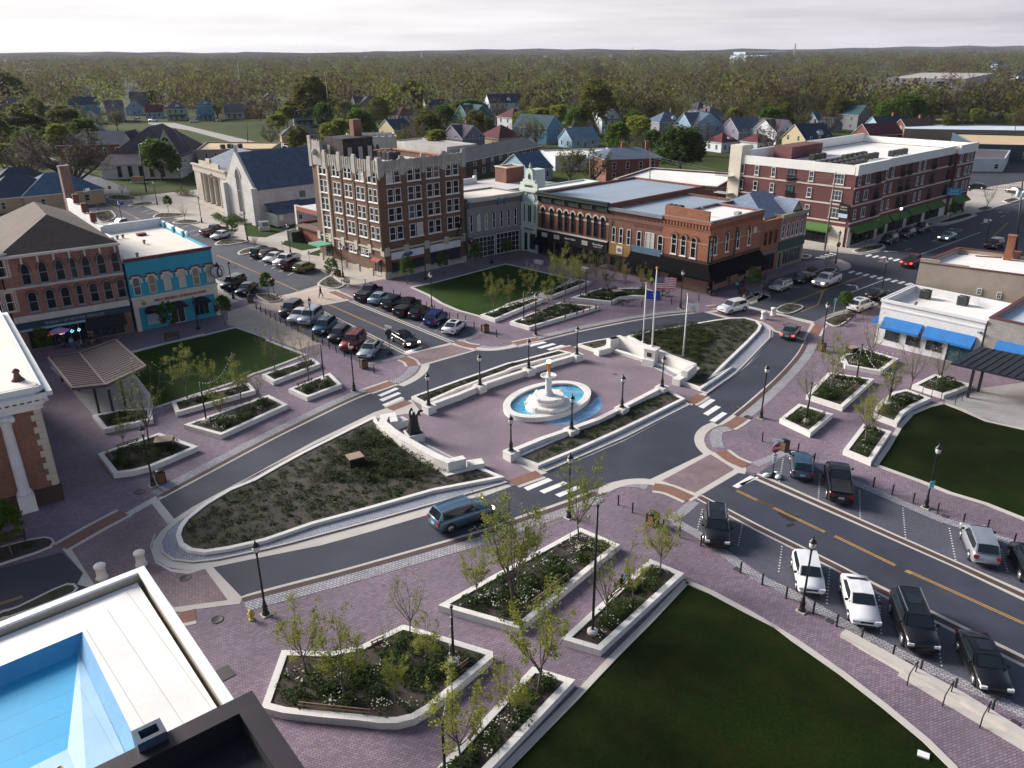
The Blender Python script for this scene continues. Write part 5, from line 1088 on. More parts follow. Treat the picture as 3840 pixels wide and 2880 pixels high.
q=C_+(o1+o2)*.5;sg=thing('blade_sign','tall black blade sign reading CAPONES in pale letters on the corner bar','sign',(q.x,q.y,4.6),math.atan2(o1.x+o2.x,-(o1.y+o2.y)))
b=MB();b.box((0,0,0),(.75,.3,3.9));b.box((0,0,3.9),(.9,.35,.12));b.obj('sign_board',BLACKP,sg)
for k,ch in enumerate('CAPONES'):put_text(ch,.52,sg,(0,-.17,2.95-k*.42),0,SIGNW,.04)
b=MB();b.lathe((0,-.1,3.3),[(0,0),(.25,.15),(.2,.4),(.08,.6),(0,.65)],8);b.obj('emblem',mat('amber emblem',(.35,.20,.05),.6,.2),sg)
for k,(x,y) in enumerate(((5,-4),(8,-7),(3,-9))):vent(t,g2.pt(x,y),10.2)
b=MB();q=g2.pt(9.2,-1.5);b.box((*q,10.1),(1.0,.8,.5),g2.rz);bp(t,b,'roof_hatch',GREYR);b=MB();b.tube([(*g2.pt(6.7,.15),8.9),(*g2.pt(6.7,.15),5),(*g2.pt(6.0,.15),4.2),(*g2.pt(6.0,.15),.3)],.09,6);bp(t,b,'downpipe',mat('brown pipe',(.08,.05,.04),.6,.1))
E_,G_=Vector((43.4,128.4)),Vector((49.3,133.7));t=bldg('commercial_building','small orange brick building with three arched windows between the bar and the green shop',D_)
block(t,[D_+U*.1,E_,E_+VV*10,D_+VV*10],8.4,BRICKO,WROOF,.3,.3,mat('clay coping',(.36,.15,.09),.8,.15,1,10,.1))
f=Fac(t,D_,E_)
for k in (.25,.5,.78):f.win(f.len*k,4.6,.75,2.2,'seg',mat('red brown frame',(.12,.04,.03),.7,.1),(BRICKO,.2),None,pm=GLASS)
f.win(f.len*.5,.4,3.6,2.6,'rect',FRD,bars=(3,1),pm=GLASS,name='shop_window');f.box(f.len*.5,3.3,4.6,.3,.3,mat('teal fascia',(.09,.20,.22),.7,.1),'fascia')
t=bldg('commercial_building','two storey green shopfront with pink brick above and a gabled slate roof behind',E_)
PKB=mat('patchy pink brick',(.34,.17,.13),.85,.25,.6,6,.25,brick=(.24,.08,.012,(.24,.11,.085),(.32,.24,.2)))
block(t,[E_,G_,G_+VV*12,E_+VV*12],8.9,PKB,SLATE,.2,.3)
f=Fac(t,E_,G_);DGN=mat('dark green paint',(.018,.075,.055),.6,.1,1,10,.06);SAGE=mat('sage trim',(.26,.30,.22),.7,.1)
for k in range(5):f.win(.9+k*1.42,5.0,.72,2.3,'arch',FRW,None,FRW,pm=GLASS)
f.box(f.len/2,3.1,f.len,1.4,.25,DGN,'fascia');f.win(f.len*.55,.5,f.len*.7,2.3,'rect',SAGE,bars=(6,1),pm=GLASSB,name='shop_window');f.win(f.len*.08,.1,.9,2.7,'rect',SAGE,bars=None,pm=GLASS,name='door')
b=MB();f.addbox(b,f.len/2,8.3,f.len+.1,.6,.4);f.addbox(b,f.len-.2,0,.4,8.3,.1);f.addbox(b,.2,0,.3,8.3,.1);bp(t,b,'cornice',SAGE)
c=f.pt(f.len*.55,-4.5);b=MB()
def gable(b,c,d,n,w,l,z0,zr,ov=.3,mi=0,mg=1):
 """gable roof: ridge along n (pointing back), gable faces front; w across d"""
 P= lambda x,y,z:(*(c+d*x-n*y),z)
 e=ov*(zr-z0)/(w/2)
 b.add([P(-w/2-ov,-ov,z0-e),P(0,-ov,zr),P(w/2+ov,-ov,z0-e),P(-w/2-ov,l+ov,z0-e),P(0,l+ov,zr),P(w/2+ov,l+ov,z0-e)],[(0,1,4,3),(1,2,5,4)],mi,False)
 b.add([P(-w/2-ov,-ov,z0-e-.15),P(0,-ov,zr-.15),P(w/2+ov,-ov,z0-e-.15),P(-w/2-ov,l+ov,z0-e-.15),P(0,l+ov,zr-.15),P(w/2+ov,l+ov,z0-e-.15),P(-w/2-ov,-ov,z0-e),P(0,-ov,zr),P(w/2+ov,-ov,z0-e),P(-w/2-ov,l+ov,z0-e),P(0,l+ov,zr),P(w/2+ov,l+ov,z0-e)],
  [(3,4,1,0),(4,5,2,1),(0,1,7,6),(1,2,8,7),(9,10,4,3),(10,11,5,4),(0,6,9,3),(2,5,11,8)],mg,False)
def gwall(b,c,d,n,w,l,z0,zr,mi=0):
 P= lambda x,y,z:(*(c+d*x-n*y),z)
 b.add([P(-w/2,0,z0),P(w/2,0,z0),P(0,0,zr-.1),P(-w/2,l,z0),P(w/2,l,z0),P(0,l,zr-.1)],[(0,1,2),(4,3,5)],mi,False)
def hip(b,c,d,n,w,l,z0,zr,ov=.4,k=.5,mi=0):
 """hip roof with its ridge along the longer side"""
 P= lambda x,y,z:(*(c+d*x-n*y),z);a=w/2+ov;y0,y1=-ov,l+ov
 if l>=w:r0,r1=P(0,y0+a*k*2 if l>w else l/2,zr),P(0,y1-a*k*2 if l>w else l/2,zr);q=[(0,1,4),(1,2,5,4),(2,3,5),(3,0,4,5)];vs=[P(-a,y0,z0),P(a,y0,z0),P(a,y1,z0),P(-a,y1,z0),r0,r1]
 else:
  hx=max(0,a-(l/2+ov)*2*k);m=l/2;vs=[P(-a,y0,z0),P(a,y0,z0),P(a,y1,z0),P(-a,y1,z0),P(-hx,m,zr),P(hx,m,zr)];q=[(0,1,5,4),(1,2,5),(2,3,4,5),(3,0,4)]
 b.add(vs,q,mi,False);b.add([(x,y,z-.02) for x,y,z in vs[:4]]+[(x,y,z-.2) for x,y,z in vs[:4]],[(4,5,1,0),(5,6,2,1),(6,7,3,2),(7,4,0,3),(7,6,5,4)],mi+1,False)
SL2=mat('light slate',(.20,.25,.34),.75,.15,.6,6,.2,brick=(.5,.25,.03,(.16,.21,.30),(.1,.13,.18)))
b=MB();hip(b,f.pt(f.len*.35,-1.2),f.d,f.n,12,11,8.6,11.5,.2,.35);bp(t,b,'roof',[SL2,SAGE])
b=MB();gable(b,f.pt(f.len*.62,-.3),f.d,f.n,3.2,4,9.0,10.7,.2);gwall(b,f.pt(f.len*.62,-.3),f.d,f.n,3.2,4,9,10.7,1);bp(t,b,'dormer',[SL2,SAGE])
# ------------------------------------------------------------------ long maroon apartment block
P0=Vector((60.3,144.1));PR=Vector((100.4,179.7));PL_=Vector((43.6,162.0));du=(PR-P0).normalized();dv=(PL_-P0).normalized()
t=bldg('apartment_building','long four storey maroon brick apartment block with green awnings and white roof',P0)
block(t,[P0,PR,PR+dv*24.5,PL_],13.0,BRICKM,WROOF,.1,.5,None,rz=12.9)
fr,fl=Fac(t,P0,PR),Fac(t,PL_,P0)
for u0,u1 in ((0,11.5),(44.5,fr.len)):b=MB();fr.addbox(b,(u0+u1)/2,0.2,u1-u0,12.7,.7);bp(t,b,'projecting_bay',BRICKM)
b=MB()
fr.addbox(b,fr.len/2,12.85,fr.len,1.6,.45,-.35);fl.addbox(b,fl.len/2,12.85,fl.len+.5,1.6,.45,-.35)
fr.addbox(b,5.75,12.8,12,1.8,.5,.55);fr.addbox(b,49,12.8,9.4,1.8,.5,.55)
fk=Fac(t,PR,PR+dv*24.5);fk.addbox(b,12.2,12.85,24.5,1.5,.4,-.35);fk2=Fac(t,PR+dv*24.5,PL_);fk2.addbox(b,fk2.len/2,12.85,fk2.len,2.0,.4,-.35)
bp(t,b,'parapet',mat('white render',(.78,.77,.73),.7,.05,.5,8,.03))
b=MB()
for z in (4.2,7.3,10.4):
 fl.addbox(b,fl.len/2,z,fl.len+.1,.28,.1);fr.addbox(b,5.75,z,11.6,.28,.1,.7);fr.addbox(b,28,z,33,.28,.1);fr.addbox(b,49,z,9,.28,.1,.7)
bp(t,b,'band_course',mat('buff band',(.58,.50,.42),.8,.06))
fl.box(fl.len-4,0,8.2,3.6,.12,CREAM,'ground_floor',.03);b=MB();fr.addbox(b,5.75,0,11.7,3.6,.1,.72);fr.addbox(b,28,0,33,3.5,.1);fr.addbox(b,49,0,9.1,3.6,.1,.72);bp(t,b,'ground_floor',mat('pale ground floor',(.60,.56,.50),.8,.06,.4,8,.04))
for z in (5.0,8.1,11.0):
 for s in ('C 1715 1480','C 1848 1480','C 1985 1500','C 2135 1510'):
  u=fl.px(s)[0][0];dr='2135' in s;fl.win(u,z-(.4 if dr else 0),1.5 if '1715' in s or dr else .85,1.75+(.4 if dr else 0),'rect',FRW if not dr else FRD,None,CORN if not dr else None,bars=(2,1) if '1715' in s or dr else 'sash',pm=rnd.choice([GLASS,PANES[7],mat('teal glass',(.05,.11,.11),.12,.2)]))
  if dr:
   b=MB();fl.addbox(b,u,z-.45,1.9,.08,.25);[fl.addbox(b,u-.85+.17*k,z-.4,.04,1.0,.05,.2) for k in range(11)];fl.addbox(b,u,z+.6,1.9,.06,.06,.2);bp(t,b,'balcony_rail',BLACK)
 for s in ('D 440 1530',):u=fl.px(s)[0][0];fl.win(u,z,.9,1.75,'rect',FRW,None,CORN,pm=PANES[7])
 u=fl.px('D 665 1580')[0][0];fl.win(u,z,1.9,1.8,'rect',FRW,None,CORN,bars=(3,2),pm=PANES[7])
 for k,(u,w,door,o) in enumerate(((1.4,.8,0,.7),(4.6,1.4,0,.7),(8.6,1.4,1,.7),(13.5,.7,0,0),(15.9,.7,0,0),(20.2,1.4,1,0),(23.2,1.4,1,0),(27.6,.7,0,0),(30.0,.7,0,0),(34.5,1.4,1,0),(42.5,1.4,1,0),(46.3,1.1,0,.7),(50,1.1,0,.7),(52,.7,0,.7))):
  fr.win(u,z-(.4 if door else 0),w,1.75+(.4 if door else 0),'rect',FRD if door else FRW,None,None if door else CORN,bars=(2,1) if w>1 else 'sash',pm=GLASS,out=o)
  if door:
   b=MB();fr.addbox(b,u,z-.45,1.8,.08,.3,o);[fr.addbox(b,u-.8+.16*j,z-.4,.04,1.0,.05,o+.25) for j in range(11)];fr.addbox(b,u,z+.6,1.8,.06,.06,o+.25);bp(t,b,'balcony_rail',BLACK)
for u0,u1,o in ((.6,10.8,.8),(12.2,16.2,.1),(17,24.5,.1),(25.2,33,.1),(33.8,41.5,.1),(45.5,52.5,.8)):
 b0=fr;P= lambda u,oo,z:(*fr.pt(u,oo),z);b=MB()
 b.add([P(u0,o+.05,3.7),P(u1,o+.05,3.7),P(u1,o+1.3,2.7),P(u0,o+1.3,2.7),P(u0,o+1.3,2.5),P(u1,o+1.3,2.5),P(u0,o+.05,2.7),P(u1,o+.05,2.7)],[(3,2,1,0),(4,5,2,3),(6,3,0),(7,1,2)]);bp(t,b,'awning',AWNG)
 fr.win((u0+u1)/2,.25,(u1-u0)*.86,2.5,'rect',FRD,bars=(max(2,int((u1-u0)/1.3)),2),pm=GLASS,name='shop_window',out=o+.05)
fl.awning(fl.len-7.6,fl.len-2.6,3.7,2.6,1.2,AWNG);fl.win(fl.len-5.1,.25,4.4,2.4,'rect',FRD,bars=(4,2),pm=GLASS,name='shop_window',out=.12)
b=MB();fl.addbox(b,.9,0,2.6,16.2,3.4,-3.0);bp(t,b,'stair_tower',CREAM)
for z in (3.6,7.0,10.3):b=MB();b.band([fl.pt(-2.2,1.2),fl.pt(1,1.2)],.9,z,z+.12);bp(t,b,'balcony_slab',CORN)
for z in (3.7,7.1,10.4):
 b=MB();[fl.addbox(b,-2.2+.3*k,z,.05,1.0,.05,2.0) for k in range(11)];fl.addbox(b,-.7,z+1,3.2,.06,.06,2.0);bp(t,b,'balcony_rail',BLACK)
q0=fl.pt(fl.len-6,-5)
for k in range(3):b=MB();b.box((*fl.pt(8+k*5.4,-2.2),12.9),(4.4,2.2,.9),fl.rz);bp(t,b,'roof_curb',WROOF)
for (x,y) in [(5+i*2,-4.5-j*2.4) for i in range(5) for j in range(3)]+[(17+i*2,-8-j*2.4) for i in range(5) for j in range(2)]+[(13+i*2,-15) for i in range(3)]+[(30+i*2,-7) for i in range(4)]:
 q=fr.pt(x,y);unit(t,q,12.9,1.05,1.1,fr.rz)
b=MB();q=fr.pt(17,-20.5);b.box((*q,12.9),(12,4,2.4),fr.rz);bp(t,b,'roof_room',BRICKM)
sg=thing('wall_sign','tall black sign board on the corner of the maroon apartment block','sign',(*(fl.pt(fl.len-.5,.3)),5.2),fl.rz);b=MB();b.box((0,-.1,0),(1.8,.15,2.6));b.obj('sign_board',BLACKP,sg);b=MB();b.box((0,-.19,.12),(1.7,.04,.7));b.obj('pale_panel',mat('pale blue panel',(.5,.6,.72),.6,.15),sg);put_text('NORTH',.34,sg,(0,-.2,2.0),0,SIGNW,.03);put_text('CROSSING',.27,sg,(0,-.2,1.55),0,SIGNW,.03)
sg=thing('wall_sign','bright blue sign reading Excel Center projecting from the apartment block','sign',(*fr.pt(44,1.4),4.4),fr.rz-R(60));b=MB();b.box((0,0,0),(2.9,.2,1.5));b.obj('sign_board',mat('bright blue sign',(.03,.36,.60),.5,.05),sg);put_text('Excel',.7,sg,(0,-.12,1.05),0,SIGNW,.03);put_text('Center',.7,sg,(0,-.12,.42),0,SIGNW,.03)
# ------------------------------------------------------------------ white shop, tan hall, grey brick shop and dark canopy on the right
C0,C1=Vector((44.6,92.6)),Vector((52.4,84.0));C3_=Vector((51.4,98.9));C2_=C3_+(C1-C0)*1.05
t=bldg('commercial_building','white painted corner shop with blue awnings and a white roof carrying two condensers',C0)
WPB=mat('white painted brick',(.70,.70,.70),.75,.06,.5,10,.05,brick=(.4,.12,.01,(.68,.68,.68),(.58,.58,.59)),stain=((.52,.50,.46),.3,.7))
block(t,[C0,C1,C2_,C3_],5.6,WPB,WROOF,.9,.35)
f,fl=Fac(t,C0,C1),Fac(t,C3_,C0)
f.awning(.7,5.2,3.6,2.6,1.1,AWNB);f.awning(5.6,11.0,3.6,2.6,1.1,AWNB);fl.awning(fl.len-3.2,fl.len-.4,3.6,2.6,1.1,AWNB)
for u,w in ((1.9,1.7),(4.4,1.6),(6.8,1.8)):f.win(u,.8,w,1.9,'rect',FRD,bars=(1,1),pm=GLASSB,name='shop_window')
f.win(9.6,.15,2.6,2.5,'rect',FRD,bars=(2,1),pm=mat('teal shop glass',(.02,.10,.13),.1,.2),name='shop_window');fl.win(fl.len-2,.7,1.8,2.0,'rect',FRD,bars=(1,1),pm=GLASSB,name='shop_window')
b=MB();f.addbox(b,f.len/2,5.35,f.len+.2,.3,.2);f.addbox(b,f.len/2,4.6,f.len,.16,.1);fl.addbox(b,fl.len/2,5.35,fl.len,.3,.2);bp(t,b,'cornice',WPB)
for s in ('I 1390 920','I 1700 975'):q=W(s,4.8)[0];unit(t,q,4.72,1.1,1.05,f.rz)
q=W('I 1310 985',4.8)[0];vent(t,q,4.7);f.box(11.2,4.1,.3,.25,.4,GREYR,'wall_lamp')
T0,T1=C3_+Vector((.25,.2)),Vector((64.2,90.0));t=bldg('commercial_building','tan rendered hall with a stepped parapet, white roof and brick chimney',T0)
TAN=mat('tan render',(.40,.335,.27),.85,.08,.5,6,.05,wave=None,stain=((.27,.22,.175),.55,.35),coords='Object');du2=Vector((.75,.66))
block(t,[T0,T1,T1+du2*12,T0+du2*12],8.4,TAN,WROOF,.5,.35,mat('maroon coping',(.10,.035,.035),.7,.1))
f=Fac(t,T0,T1)
b=MB();f.addbox(b,1.1,8.4,2.2,.55,.3,-.3);f.addbox(b,3.9,8.4,3.2,.32,.3,-.3);bp(t,b,'stepped_parapet',TAN)
for s in ('I 1835 895','I 1998 928'):u,z=f.px(s)[0];f.win(u,z,.5,.8,'rect',FRW,None,None,bars=(2,2),pm=PANES[7])
q=W('I 2080 575',8.4)[0];b=MB();b.box((*q,7.8),(.9,.9,3.2),f.rz);b.box((*q,11),(1.05,1.05,.15),f.rz);bp(t,b,'chimney',BRICKO);q=W('I 2150 580',8.2)[0];b=MB();b.box((*q,7.8),(.8,.8,1.1),f.rz);bp(t,b,'chimney',BRICKR)
b=MB();q,q2=W('I 1810 565, 2030 580',8.1);b.bar((*q,7.98),(*q2,7.98),.3,.08);q,q2=W('I 1665 548, 1750 552',8.1);b.bar((*q,7.98),(*q2,7.98),.3,.08);bp(t,b,'roof_curb',mat('rust curb',(.22,.09,.06),.8,.2))
G0,G1=C1+Vector((.15,-.15)),Vector((66,68.8));t=bldg('commercial_building','grey stone faced shop with a rolled blue awning behind the dark canopy',G0)
GST=mat('grey ashlar',(.33,.31,.285),.85,.12,.5,8,.08,brick=(.6,.22,.015,(.27,.255,.235),(.2,.19,.175)))
block(t,[G0,G1,G1+U*13,G0+U*13],6.0,GST,mat('pale blue roof',(.50,.58,.66),.7,.1,.3,5,.06),.5,.4,mat('maroon coping',(.10,.035,.035),.7,.1))
f=Fac(t,G0,G1);b=MB()
for k in range(7):a0,a1=k*math.pi/12,(k+1)*math.pi/12;b.add([(*f.pt(u,.05+1.1*math.sin(a)),2.5+1.3*math.cos(a)) for u in (1.4,8.5) for a in (a0,a1)],[(0,1,3,2)],None,True) if k<6 else None
bp(t,b,'awning',AWNB);f.win(4.5,.3,6,2.4,'rect',FRD,bars=(4,1),pm=GLASS,name='shop_window')
cv=thing('stage_canopy','dark standing seam metal canopy on slender posts beside the right hand lawn','canopy',(45.8,77.7,0));DKM=mat('dark seam metal',(.030,.034,.042),.45,.12,.6,8,.06,metal=.3)
q=[Vector(p) for p in ((45.8,77.7,3.15),(50.4,80.9,3.75),(66.5,66.5,3.75),(61.5,62.5,3.15))]
b=MB();b.add([p for p in q]+[p-Vector((0,0,.22)) for p in q],[(3,2,1,0),(4,5,6,7),(0,1,5,4),(1,2,6,5),(2,3,7,6),(3,0,4,7)])
for k in range(1,30):b.bar(q[0].lerp(q[3],k/30)+Vector((0,0,.03)),q[1].lerp(q[2],k/30)+Vector((0,0,.03)),.05,.07)
bp(cv,b,'roof',DKM)
for x,y,z in ((47.1,75.7,3.2),(49.0,77.2,3.4),(52.6,70.6,3.2),(54.4,72.3,3.4),(58.4,65.6,3.2)):b=MB();b.box((x,y,.05),(.24,.24,z-.1),R(43));bp(cv,b,'post',BLACK)
# ------------------------------------------------------------------ left row: blue bank, vehicle bureau, stone trimmed corner
A_,B_=Vector((-48.6,98.7)),Vector((-40.2,105.9));bd=Vector((-.63,.777));t=bldg('bank','bright blue painted two storey bank with maroon trimmed arched windows and round awnings',A_)
BLUEP=mat('bright blue paint',(.030,.33,.45),.7,.06,.5,10,.04,brick=(.3,.1,.006,(.028,.31,.43),(.024,.26,.36)));MAR=mat('maroon trim',(.13,.03,.04),.7,.1)
block(t,[A_,B_,B_+bd*21,A_+bd*21],9.4,BLUEP,CREAMR,.25,.3)
f=Fac(t,A_,B_)
b=MB();f.addbox(b,f.len/2,9.3,f.len+.1,.28,.3)
for k in range(40):f.addbox(b,.15+(f.len-.3)*k/39,9.12,.1,.16,.2)
bp(t,b,'cornice',MAR)
for s in ('E 1145 887','E 1272 862','E 1397 842','E 1518 822','E 1633 798','E 1747 780'):
 u,z=f.px(s)[0];f.win(u,4.75,.92,2.35,'arch',CREAM,(CREAM,.22),None,bars='sash',pm=rnd.choice([BLIND,PANES[7],mat('tan blind',(.26,.22,.15),.8,.1)]));q=MB()
 f.addbox(q,u,7.16+.12,1.1,.12,.34);f.addbox(q,u-.66,7.0,.28,.12,.34);f.addbox(q,u+.66,7.0,.28,.12,.34);f.addbox(q,u-.66,6.3,.18,.7,.22,mi=1);f.addbox(q,u+.66,6.3,.18,.7,.22,mi=1);bp(t,q,'window_hood',[MAR,CREAM])
b=MB();f.addbox(b,f.len/2,3.15,f.len,1.25,.25);f.addbox(b,f.len/2,4.3,f.len+.2,.22,.4)
for u in (.3,f.len-.3):f.addbox(b,u,0,.55,3.2,.2)
bp(t,b,'fascia',CREAM);f.text('FIRST FEDERAL SAVINGS & LOAN',.46,f.len*.55,3.72,mat('red letters',(.30,.03,.05),.6,0),.28,bold=.012)
b=MB();b.tube([(*f.pt(1.35,.24),3.72),(*f.pt(1.35,.3),3.72)],.3,14);bp(t,b,'round_emblem',mat('gold emblem',(.45,.28,.06),.6,.3,6,20,.3))
for u,w in ((2.4,2.3),(5.4,2.5),(8.6,2.3)):
 b=MB();n=8
 vs=[(*f.pt(u+w/2*math.cos(math.pi*k/n),1.15*j),2.35+.75*math.sin(math.pi*k/n)*(1-.25*j)) for j in (0,1) for k in range(n+1)]
 b.add(vs,[(k,k+1,n+2+k,n+1+k) for k in range(n)]+[tuple(range(n+1,2*n+2))[::-1]],None,False);bp(t,b,'awning',mat('navy awning',(.008,.014,.026),.85,.1))
f.win(2.4,.5,2.0,1.9,'rect',BLUEP,bars=(5,1),pm=mat('pale curtain',(.42,.48,.50),.7,.15,5,30,.1),name='shop_window');f.win(5.4,.1,1.9,2.3,'rect',CREAM,bars=(2,1),pm=GLASSB,name='door');f.win(8.6,.5,2.0,1.9,'rect',BLUEP,bars=(3,1),pm=GLASS,name='shop_window')
bk=B_+bd*21
b=MB();b.band([A_+bd*.5,A_+bd*21],.2,9.0,10.1);b.band([A_+bd*20.8,B_+bd*20.8],.2,9.0,10.3);b.band([B_+bd*9,B_+bd*20.6],.15,9.0,10.0);bp(t,b,'parapet',mat('white parapet',(.74,.74,.74),.75,.08,.6,8,.05))
for k in (.48,.68,.88):b=MB();q=B_+bd*21*k;b.box((*q,8.6),(.9,.6,1.4),f.rz);bp(t,b,'chimney_stub',BLUEP)
for (x,y) in ((2.3,-2.2),(1.2,-9),(3.6,-15),(4.4,-15.2),(5.5,-9.5)):vent(t,f.pt(x,y),9.12)
b=MB();b.box((*f.pt(7.0,-15.5),9.12),(1.2,1,.35),f.rz);bp(t,b,'roof_hatch',MAR)
ck=thing('wall_clock','black two faced ornate clock on the corner of the blue bank','clock',(*f.pt(f.len+.1,.9),6.3),f.rz)
for rz_,nm in ((R(-38),0),(R(38),1)):
 b=MB();c_,s_=math.cos(rz_),math.sin(rz_);o_=Vector((s_*.35,-c_*.35,0));b.tube([o_,o_+Vector((s_*.2,-c_*.2,0))],.78,24);k=b.obj('clock_case',BLACK,ck)
 b=MB();b.tube([o_+Vector((s_*.2,-c_*.2,0)),o_+Vector((s_*.22,-c_*.22,0))],.69,24);b.obj('dial',WHITE,k)
 b=MB();q=o_+Vector((s_*.235,-c_*.235,0));X=Vector((c_,s_,0));Z_=Vector((0,0,1));b.bar(q,q+X*.3+Z_*.08,.05,.03);b.bar(q,q-X*.16+Z_*.42,.04,.03)
 for h_ in range(12):a=h_*math.pi/6;d_=X*math.cos(a)+Z_*math.sin(a);b.bar(q+d_*.46,q+d_*.55,.05,.03)
 b.obj('clock_hand',DKL,k)
b=MB();b.lathe((0,-.1,.75),[(.32,0),(.3,.12),(.16,.2),(.1,.4),(0,.45)],10);b.bar((0,.1,0),(0,.9,0),.15);b.obj('bracket',BLACK,ck)
A2,B2=Vector((-59.3,91.0)),A_+Vector((-.25,-.2));t=bldg('commercial_building','pink brick building with pointed windows, shingle roof and BUREAU OF MOTOR VEHICLES sign',A2)
bd=Vector((-.65,.76));block(t,[A2,B2,B2+bd*22,A2+bd*22],11.8,BRICKP,SHING,.1,.4)
f=Fac(t,A2,B2)
for s,w in (('E 232 812',1),('E 377 790',1),('E 515 768',1),('E 625 750',.75),('E 730 735',1),('E 855 716',1),('E 970 695',1)):
 u,z=f.px(s)[0];f.win(u,8.15,.98*w,2.6,'goth',FRB,(mat('brick arch dark',(.15,.065,.05),.85,.2),.2),FRB,pm=GLASS)
for s,w in (('E 302 1062',1),('E 447 1040',1),('E 572 1017',1),('E 687 995',.75),('E 802 975',1),('E 917 955',1),('E 1025 935',1)):
 u,z=f.px(s)[0];f.win(u,4.85,1.0*w,2.45,'arch',FRB,(mat('brick arch dark',(.15,.065,.05),.85,.2),.2),FRB,pm=GLASS)
b=MB();f.addbox(b,f.len/2,11.5,f.len+.3,.3,.5);f.addbox(b,f.len/2,7.75,f.len,.25,.1);f.addbox(b,f.len/2,3.7,f.len,.75,.2)
for k in range(8):f.addbox(b,.5+(f.len-1)*k/7,10.7,.22,.85,.3)
bp(t,b,'cornice',CORN)
b=MB();f.addbox(b,f.len/2,2.9,f.len,.72,.3);bp(t,b,'fascia',mat('dark blue fascia',(.020,.055,.085),.6,.12,1,10,.06));f.text('BUREAU OF MOTOR VEHICLES',.46,f.len*.5,3.26,mat('faded letters',(.30,.34,.36),.6,0),.33,bold=.006,space=1.05)
b=MB();f.addbox(b,f.len*.3,2.65,f.len*.56,.22,.5);bp(t,b,'trim_board',mat('pale blue trim',(.30,.48,.55),.7,.1))
f.win(f.len*.33,.2,f.len*.5,2.4,'rect',mat('teal frame',(.06,.22,.24),.6,.1),bars=(7,1),pm=GLASS,name='shop_window');f.win(f.len*.77,.2,3.8,2.3,'rect',mat('teal frame',(.06,.22,.24),.6,.1),bars=(4,1),pm=GLASSB,name='shop_window')
f.awning(f.len*.58,f.len*.93,2.9,1.9,1.3,mat('striped black awning',(.018,.018,.022),.85,.15,wave=(0,.3,(.008,.008,.01),.5)))
for u,c_,w,h_ in ((.26,(1,.06,.04),.7,.22),(.355,(1,.62,.25),.6,.3),(.375,(.75,.1,1),.35,.2),(.45,(.3,.8,1),.5,.25),(.51,(.5,.8,1),.4,.3)):
 b=MB();q=f.pt(f.len*u,.12);w*=.8;b.tube([(*f.pt(f.len*u-w/2,.13),1.6),(*f.pt(f.len*u-w*.1,.13),1.6+h_),(*f.pt(f.len*u+w/2,.13),1.55+h_*.6),(*f.pt(f.len*u,.13),1.5),(*f.pt(f.len*u-w/2,.13),1.6)],.035,5);bp(t,b,'neon_sign',mat('neon %.2f'%u,c_,.4,0,fine=0,emit=1.0))
b=MB();hip(b,f.pt(f.len/2,0),f.d,f.n,f.len-.2,22,11.85,15.2,.15,.42);bp(t,b,'roof',[SHING,CORN])
b=MB();q0=B2+bd*2;q1=B2+bd*21
for k in range(5):a0,a1=q0.lerp(q1,k/5),q0.lerp(q1,(k+1)/5);b.band([a0,a1],.22,10.5,12.1+.75*k if k<4 else 14.6)
bp(t,b,'stepped_gable',mat('white parapet',(.74,.74,.74),.75,.08,.6,8,.05))
for k in (2,3,4):b=MB();q=q0.lerp(q1,k/5.2);b.box((*q,11.5+.75*k),(.7,.6,1.2),f.rz);bp(t,b,'chimney',BRICKR)
A3=Vector((-73.0,79.4));B3=A2+Vector((-.15,-.12));t=bldg('commercial_building','dark red brick building with cream stone window surrounds at the left edge',A3)
block(t,[A3,B3,B3+bd*22,A3+bd*22],12.6,BRICKR,GREYR,.6,.4,STONED)
f=Fac(t,A3,B3);STQ=mat('cream stone',(.48,.44,.37),.85,.1,1,12,.06)
for s,h_ in (('E 30 752',2.4),('E 105 1035',2.3),('E -10 1052',2.3)):
 u,z=f.px(s)[0];f.win(u,z,.95,h_,'rect',FRW,(STQ,.35),STQ,pm=GLASS)
 q=MB();[f.addbox(q,u+s_*(.72+.08*(k%2)),z-.1+.4*k,.3+.16*(k%2),.38,.1) for s_ in (-1,1) for k in range(7)];bp(t,q,'stone_quoin',STQ)
for k in range(5):f.win(1.5+k*1.9,8.6,.95,2.4,'rect',FRW,(STQ,.35),STQ,pm=GLASS)
b=MB();[f.addbox(b,f.len/2,z,f.len,.3,.15) for z in (3.9,7.2,7.7,11.6)];bp(t,b,'band_course',STQ);f.win(f.len*.6,.2,8,2.4,'rect',FRD,bars=(6,1),pm=GLASS,name='shop_window')
f.box(f.len-2.3,2.75,4.2,1.15,.25,mat('royal blue sign',(.015,.03,.42),.5,.05),'sign_board');f.text('The Turn Around',.5,f.len-2.3,3.5,SIGNW,.28,shear=.25);f.text('STORE',.28,f.len-2.6,2.98,SIGNW,.28)
